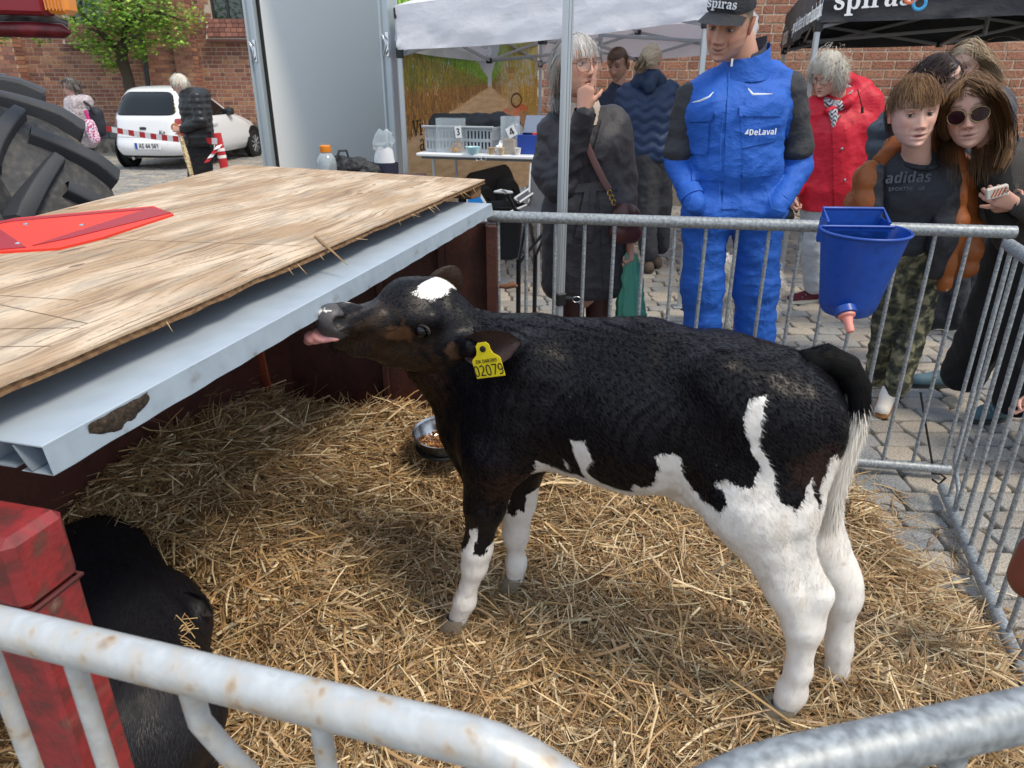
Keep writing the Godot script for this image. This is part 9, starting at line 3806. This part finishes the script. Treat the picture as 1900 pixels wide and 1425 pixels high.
	solo("clear_bag",pg,M.clear,"crumpled clear plastic bag beside the grain box","bag","",pbp)
	chair()
	var tb := on(948,475,0.0)
	var tub := thing("black_tub","large round black plastic tub standing beside the camping chair","tub",tb)
	var tmb := MB.new()
	var hh2 := at(925,380,-tb.z).y
	tmb.lathe(Transform3D(Basis(),tb - Vector3(0.07,0,0)),[Vector2(0.0,0.0),Vector2(0.15,0.0),Vector2(0.19,hh2 - 0.03),Vector2(0.21,hh2),Vector2(0.195,hh2),Vector2(0.18,hh2 - 0.04),Vector2(0.14,0.06),Vector2(0.0,0.05)],28)
	part(tub,"wall",tmb,mat("23262a",0.55))
	var trm := MB.new()
	var tpts := []
	for k in 33:
		var t := TAU * k / 32.0
		tpts.append(tb - Vector3(0.07,-hh2,0) + Vector3(cos(t) * 0.205,0,sin(t) * 0.205))
	trm.tube(tpts,0.009,8,false)
	part(tub,"rim",trm,mat("202327",0.5))
	var sp := at(893,372,5.0)
	var sg := thing("folding_sign","blue and white folding pavement sign half hidden behind the plywood","sign",Vector3(sp.x,0,sp.z))
	var sb := MB.new()
	sb.plate([Vector3(sp.x - 0.12,0.0,sp.z),Vector3(sp.x + 0.06,0.0,sp.z),at(902,376,5.0),at(884,347,5.0),Vector3(sp.x - 0.1,at(884,347,5.0).y,sp.z)],Vector3.BACK,0.02)
	part(sg,"board",sb,mat("d8dde2",0.5))
	var sb2 := MB.new()
	sb2.plate([Vector3(sp.x - 0.11,0.05,sp.z + 0.003),Vector3(sp.x + 0.04,0.05,sp.z + 0.003),at(897,376,5.0) + Vector3(0,0,0.003),at(883,352,5.0) + Vector3(0,0,0.003),Vector3(sp.x - 0.09,at(884,352,5.0).y,sp.z + 0.003)],Vector3.BACK,0.004)
	part(sg,"blue_print",sb2,mat("1f7fd0",0.5))
func chair() -> void:
	var f := 4.3
	var w := thing("camping_chair","dark grey folding camping chair with pale piping and cup holder arm","chair",Vector3(at(985,470,f).x,0,-f))
	var cl := cloth("3a3d44",0.7,0.5,30.0)
	var pipe := mat("b9bcc0",0.7)
	var dark := mat("1f2022",0.45,0.3)
	var panel := func(called: String,q: Array,bulge: float) -> void:
		var rows := []
		for j in 9:
			var row := []
			for k in 9:
				var s := k / 8.0
				var t := j / 8.0
				var p: Vector3 = q[0].lerp(q[1],s).lerp(q[3].lerp(q[2],s),t)
				row.append(p + Vector3(0,-1,-0.3) * bulge * sin(s * PI) * sin(t * PI))
			rows.append(row)
		var mb := MB.new()
		mb.sheet(rows)
		var o := part(w,called,mb,cl)
		var pb := MB.new()
		pb.tube([q[0],q[1],q[2],q[3],q[0]],0.007,6)
		part(o,"piping",pb,pipe)
	panel.call("backrest",[at(980,390,f),at(1070,395,f - 0.1),at(1058,310,f + 0.12),at(985,305,f + 0.22)],0.03)
	panel.call("seat",[at(945,394,f - 0.35),at(1050,400,f - 0.42),at(1060,386,f - 0.05),at(978,380,f + 0.05)],0.03)
	panel.call("armrest",[at(955,368,f - 0.1),at(963,376,f - 0.14),at(990,358,f + 0.1),at(982,350,f + 0.12)],0.004)
	panel.call("armrest",[at(918,356,f - 0.42),at(940,358,f - 0.46),at(950,357,f - 0.18),at(930,353,f - 0.15)],0.004)
	for q in [[[940,358,-0.42],[955,388,-0.4],[972,398,-0.38]],[[962,486,-0.25],[978,400,-0.05],[985,360,0.1]],[[992,472,0.1],[985,420,-0.2],[975,396,-0.35]],[[965,486,-0.25],[1010,430,0.05],[1020,410,0.1]],[[995,472,0.15],[1010,440,0.0],[1040,400,-0.3]]]:
		var mb := MB.new()
		var pts := []
		for e in q:
			pts.append(at(e[0],e[1],f + e[2]))
		mb.tube(pts,0.010,8)
		part(w,"frame_tube",mb,dark)
	for q in [[962,487,-0.25],[993,474,0.1]]:
		var mb := MB.new()
		var p := at(q[0],q[1],f + q[2])
		mb.tube([p + Vector3.UP * 0.02,Vector3(p.x,0.0,p.z)],0.014,8)
		part(w,"foot",mb,dark)
# ================================================================ things in and at the pen
func build_pen_things() -> void:
	var f := 2.46
	var w := thing("calf_feeder","blue plastic feeding bucket with pink rubber teat hooked on the fence rail","bucket",at(1580,590,f))
	var blue := mat("1647a2",0.36)
	blue.albedo_texture = noise_tex(256,0.03,[[0.0,"c9c9c9"],[0.4,"f0f0f0"],[1.0,"ffffff"]],FastNoiseLite.TYPE_SIMPLEX_SMOOTH,6,0.0,95)
	tri_map(blue,3.0)
	var up := (at(1607,425,f) - at(1570,580,f + 0.02)).normalized()
	var rtv := Vector3(1,-0.02,0)
	rtv = (rtv - up * rtv.dot(up)).normalized()
	var bk := up.cross(rtv)
	if bk.z > 0:
		bk = -bk
	var top := at(1606,428,f)
	var bot := at(1569,578,f)
	var h := (top - bot).length()
	var ring := func(t: float,inset: float) -> Array:
		var rx := lerpf(0.093,0.147,t) - inset
		var rz := lerpf(0.085,0.125,t) - inset
		var c := bot.lerp(top,t)
		var out := []
		for k in 40:
			var a := TAU * k / 40.0
			var x := sin(a)
			var z := cos(a)
			var zz := z * rz if z > 0 else maxf(z * rz,-0.055)
			out.append(c + rtv * x * rx - bk * zz)
		return out
	var outer := MB.new()
	var rows := []
	for k in 13:
		var t := k / 12.0
		var rg: Array = ring.call(t,0.0 if t > 0.02 else 0.012)
		rows.append(rg)
	outer.sheet(rows,true)
	part(w,"wall",outer,blue)
	var inner := MB.new()
	var ir := []
	for k in 13:
		var rg: Array = ring.call(1.0 - k / 12.0 * 0.94,0.004)
		ir.append(rg)
	inner.sheet(ir,true)
	part(w,"inside",inner,blue)
	var bt := MB.new()
	bt.plate(ring.call(0.04,0.004),-up,0.004)
	part(w,"bottom",bt,blue)
	var rim := MB.new()
	var rp: Array = ring.call(1.0,-0.003)
	rp.append(rp[0])
	rim.tube(rp,0.0055,8,false)
	part(w,"rim",rim,blue)
	var pk := MB.new()
	var pc := top + bk * 0.075
	var hw := 0.108
	var pb := Basis(rtv,up,-bk)
	pk.box(Transform3D(pb,pc + bk * 0.05 - up * 0.015),Vector3(hw * 2.0,0.12,0.006),0.002)
	pk.box(Transform3D(pb,pc - bk * 0.018 - up * 0.03),Vector3(hw * 2.0,0.07,0.006),0.002)
	pk.box(Transform3D(pb,pc + bk * 0.016 + rtv * hw - up * 0.025),Vector3(0.006,0.085,0.075),0.002)
	pk.box(Transform3D(pb,pc + bk * 0.016 - rtv * hw - up * 0.025),Vector3(0.006,0.085,0.075),0.002)
	pk.box(Transform3D(pb,pc + bk * 0.016 - up * 0.045),Vector3(hw * 2.0 - 0.01,0.005,0.07),0.002)
	part(w,"hook_pocket",pk,blue)
	var rr := MB.new()
	rr.tube([pc - rtv * hw - bk * 0.02 + up * 0.012,pc - rtv * hw + bk * 0.05 + up * 0.048,pc + rtv * hw + bk * 0.05 + up * 0.048,pc + rtv * hw - bk * 0.02 + up * 0.012],0.006,8)
	part(w,"pocket_rim",rr,blue)
	var crumb := MB.new()
	crumb.box(Transform3D(pb,pc + bk * 0.02 - up * 0.036),Vector3(0.09,0.008,0.03),0.003)
	part(w,"feed_crumbs",crumb,mat("8a5030",0.9))
	var teat := MB.new()
	var td := (at(1575,616,f - 0.14) - at(1568,588,f - 0.10)).normalized()
	var t0 := at(1571,586,f - 0.10)
	var tx := Transform3D(Basis(td.cross(Vector3.BACK).normalized(),td,td.cross(Vector3.BACK).normalized().cross(td)),t0)
	teat.lathe(tx,[Vector2(0.0,-0.012),Vector2(0.030,-0.012),Vector2(0.028,0.004),Vector2(0.019,0.010),Vector2(0.014,0.03),Vector2(0.0145,0.05),Vector2(0.011,0.062),Vector2(0.0,0.066)],20)
	var tm := mat("d98d80",0.45)
	tm.subsurf_scatter_enabled = true
	tm.subsurf_scatter_strength = 0.1
	part(w,"teat",teat,tm)
	var nut := MB.new()
	nut.lathe(tx,[Vector2(0.0,-0.03),Vector2(0.036,-0.03),Vector2(0.037,-0.006),Vector2(0.028,-0.003)],16)
	part(w,"teat_socket",nut,blue)
	var bp := on(822,832,straw_height(on(822,832,0.1).x,-on(822,832,0.1).z) + 0.004)
	var bw := thing("feed_bowl","shiny steel bowl with brown feed pellets standing in the straw","bowl",bp)
	var bm := MB.new()
	var bx := Transform3D(Basis(Vector3.RIGHT,0.12),bp)
	bm.lathe(bx,[Vector2(0.0,0.0),Vector2(0.065,0.0),Vector2(0.095,0.03),Vector2(0.107,0.075),Vector2(0.112,0.079),Vector2(0.103,0.075),Vector2(0.09,0.03),Vector2(0.06,0.006),Vector2(0.0,0.006)],36)
	part(bw,"steel_shell",bm,mat("b9bcc0",0.22,1.0))
	var bf := MB.new()
	bf.lathe(bx,[Vector2(0.07,-0.004),Vector2(0.10,0.01),Vector2(0.102,0.018),Vector2(0.088,0.02)],32)
	part(bw,"rubber_foot",bf,M.rubber)
	var r := RandomNumberGenerator.new()
	r.seed = 65
	var pl := MB.new()
	for k in 520:
		var q := Vector2(r.randfn(),r.randfn()).limit_length(1.6) * 0.047
		var p := bx * Vector3(q.x,0.026 + r.randf() * 0.012 - q.length() * 0.03,q.y)
		pl.col = [lin("8a5a30"),lin("a87240"),lin("6e4526"),lin("c2935c")][r.randi() % 4]
		var d := Vector3(r.randfn(),r.randfn() * 0.3,r.randfn()).normalized()
		pl.tube([p,p + d * r.randf_range(0.006,0.013)],0.0026,5)
	part(bw,"feed_pellets",pl,vmat(0.85)).set_meta("kind","stuff")
	var dy := 1.087
	var b0 := Vector3(at(606,300,3.86).x,dy,-3.86)
	var bo := thing("spray_bottle","clear plastic bottle with orange cap standing behind the plywood","bottle",b0)
	var bb := MB.new()
	bb.lathe(Transform3D(Basis(),b0),[Vector2(0.0,0.0),Vector2(0.046,0.0),Vector2(0.05,0.01),Vector2(0.05,0.105),Vector2(0.046,0.125),Vector2(0.03,0.148),Vector2(0.024,0.152),Vector2(0.024,0.16)],26)
	var bmat := mat("ffffff",0.12)
	bmat.transparency = BaseMaterial3D.TRANSPARENCY_ALPHA
	bmat.albedo_color = Color(0.78,0.82,0.84,0.4)
	part(bo,"shell",bb,bmat)
	var lbm := MB.new()
	lbm.lathe(Transform3D(Basis(),b0),[Vector2(0.0508,0.005),Vector2(0.0508,0.055)],26)
	part(bo,"label_band",lbm,mat("e4e6e8",0.6))
	var cap := MB.new()
	cap.lathe(Transform3D(Basis(),b0 + Vector3.UP * 0.155),[Vector2(0.028,0.0),Vector2(0.029,0.004),Vector2(0.028,0.03),Vector2(0.024,0.034),Vector2(0.0,0.035)],24)
	part(bo,"screw_cap",cap,mat("d9801c",0.4))
	var g0 := Vector3(at(662,300,3.95).x,dy,-3.95)
	var bag := thing("black_bag","crumpled black fabric bag with carrying handles behind the plywood","bag",g0)
	var sd := SD.new()
	sd.cap(g0 + Vector3(-0.09,0.05,0),g0 + Vector3(0.09,0.035,0),0.06,0.045,0.04)
	sd.cap(g0 + Vector3(-0.09,0.08,0),g0 + Vector3(0.02,0.08,0.0),0.045,0.04,0.04)
	var bg := MB.new()
	sd.build(bg,0.009,1)
	var nz := FastNoiseLite.new()
	nz.frequency = 14.0
	for k in bg.v.size():
		bg.v[k] += bg.n[k] * nz.get_noise_3dv(bg.v[k]) * 0.022
		bg.v[k].y = maxf(bg.v[k].y,dy + 0.001)
	bg.smooth()
	part(bag,"pouch",bg,cloth("1e1f22",0.6,0.5,40.0))
	var hn := MB.new()
	hn.tube([g0 + Vector3(-0.1,0.11,0.03),g0 + Vector3(-0.085,0.155,0.02),g0 + Vector3(-0.05,0.155,0.0),g0 + Vector3(-0.04,0.11,0.0)],0.007,6)
	hn.tube([g0 + Vector3(-0.11,0.06,0.06),g0 + Vector3(-0.05,0.03,0.07),g0 + Vector3(-0.04,0.10,0.06)],0.006,6)
	part(bag,"handle",hn,mat("2b2c2f",0.7))
	var s0 := Vector3(at(714,300,4.0).x,dy,-4.0)
	var sk := thing("white_sack","white and navy plastic sack standing beside the trailer post","sack",s0)
	var sm := MB.new()
	var srows := []
	for j in 9:
		var t := j / 8.0
		var row := []
		for k in 18:
			var a := TAU * k / 18.0
			row.append(s0 + Vector3(cos(a) * (0.062 - 0.02 * t * t) * (1.0 + 0.1 * sin(k * 3.0 + j)),t * 0.155 + 0.015 * sin(a * 2.0) * t,sin(a) * 0.045))
		srows.append(row)
	sm.sheet(srows,true)
	part(sk,"sack_wall",sm,mat("d9dce0",0.5))
	var sl := MB.new()
	var lr := []
	for j in 3:
		var row := []
		for k in 18:
			var a := TAU * k / 18.0
			row.append(s0 + Vector3(cos(a) * 0.0665 * (1.0 + 0.1 * sin(k * 3.0 + j)),0.01 + j * 0.04,sin(a) * 0.049))
		lr.append(row)
	sl.sheet(lr,true)
	part(sk,"dark_print",sl,mat("23253a",0.5))
	var cf := MB.new()
	cf.lathe(Transform3D(Basis(),s0 + Vector3(0.0,0.155,-0.03)),[Vector2(0.05,0.0),Vector2(0.065,0.03),Vector2(0.045,0.08),Vector2(0.02,0.095),Vector2(0.0,0.09)],11)
	for k in cf.v.size():
		cf.v[k] += Vector3(nz.get_noise_3dv(cf.v[k] * 3.0),nz.get_noise_3dv(cf.v[k] * 3.0 + Vector3.ONE),0.0) * 0.03
	cf.smooth()
	solo("clear_film",cf,M.clear,"crumpled clear plastic film lying on the white sack","film","",s0 + Vector3(0,0.155,-0.03))
	var cs := thing("tie_rope","thin black cord tied down to the fence corner","cord",on(1735,885,0.05))
	var cm := MB.new()
	cm.tube([at(1708,728,2.75),at(1718,790,2.72),at(1732,872,2.66)],0.005,6)
	part(cs,"line",cm,mat("141416",0.7))
	var kn := MB.new()
	var kp := on(1735,886,0.06)
	kn.tube([kp + Vector3(-0.02,0.02,0),kp + Vector3(0.005,0.028,0.02),kp + Vector3(0.03,0.01,0.02),kp + Vector3(0.01,-0.02,0.02),kp + Vector3(-0.02,0.0,0.015)],0.005,6)
	part(cs,"knot",kn,mat("141416",0.7))
# ================================================================ white dog behind the man's legs
func build_dog() -> void:
	var f := 4.75
	var w := thing("white_dog","small shaggy white dog on a leash, half hidden behind the blue trousers","dog",Vector3(at(1390,600,f).x,0,-f))
	var sd := SD.new()
	var c := func(u1,v1,d1,r1,u2,v2,d2,r2,k := 0.04) -> void:
		sd.cap(at(u1,v1,f + d1),at(u2,v2,f + d2),r1,r2,k)
	c.call(1352,535,0.0,0.10,1425,525,0.1,0.11)
	c.call(1346,545,-0.06,0.045,1346,590,-0.06,0.035)
	c.call(1362,545,0.06,0.045,1362,588,0.06,0.035)
	c.call(1422,540,0.06,0.05,1430,575,0.05,0.035)
	c.call(1428,535,0.18,0.05,1438,570,0.18,0.035)
	c.call(1346,592,-0.06,0.035,1342,598,-0.10,0.032)
	c.call(1430,578,0.05,0.034,1428,582,0.01,0.032)
	c.call(1350,515,0.0,0.07,1340,495,-0.04,0.06)
	c.call(1338,488,-0.05,0.075,1326,494,-0.12,0.045)
	c.call(1326,494,-0.12,0.04,1320,498,-0.16,0.026)
	c.call(1350,482,-0.02,0.03,1354,500,-0.02,0.026,0.02)
	c.call(1330,480,0.03,0.03,1326,496,0.04,0.026,0.02)
	c.call(1428,515,0.12,0.035,1440,492,0.16,0.03,0.02)
	var mb := MB.new()
	sd.build(mb,0.013,1)
	var nz := FastNoiseLite.new()
	nz.frequency = 25.0
	for k in mb.v.size():
		var g := 0.6 + 0.18 * nz.get_noise_3dv(mb.v[k])
		mb.c[k] = Color(g,g * 0.97,g * 0.92)
	part(w,"body",mb,vmat(0.9))
	var r := RandomNumberGenerator.new()
	r.seed = 9
	var hair := MB.new()
	for t in mb.i.size() / 3:
		var a := mb.i[t * 3]
		for k in 2:
			var nn := mb.n[a]
			var p: Vector3 = mb.v[a].lerp(mb.v[mb.i[t * 3 + 1 + k]],r.randf())
			var g := r.randf_range(0.35,0.72)
			hair.col = Color(g,g * 0.97,g * 0.92)
			hair_blade(hair,p,(Vector3.DOWN * 0.8 + nn * 0.5 + Vector3(r.randfn(),r.randfn(),r.randfn()) * 0.3).normalized(),nn,r.randf_range(0.02,0.045),0.0018)
	part(w,"shaggy_hair",hair,vmat(0.9)).set_meta("kind","stuff")
	var ey := MB.new()
	for s in [-1.0,1.0]:
		ey.lathe(Transform3D(Basis(),at(1328,487,f - 0.12) + Vector3(0,0,s * 0.03)),sphere_profile(0.009,6),8)
	ey.lathe(Transform3D(Basis(),at(1318,497,f - 0.18)),sphere_profile(0.012,6),8)
	part(w,"eyes_and_nose",ey,mat("0c0b0b",0.2))
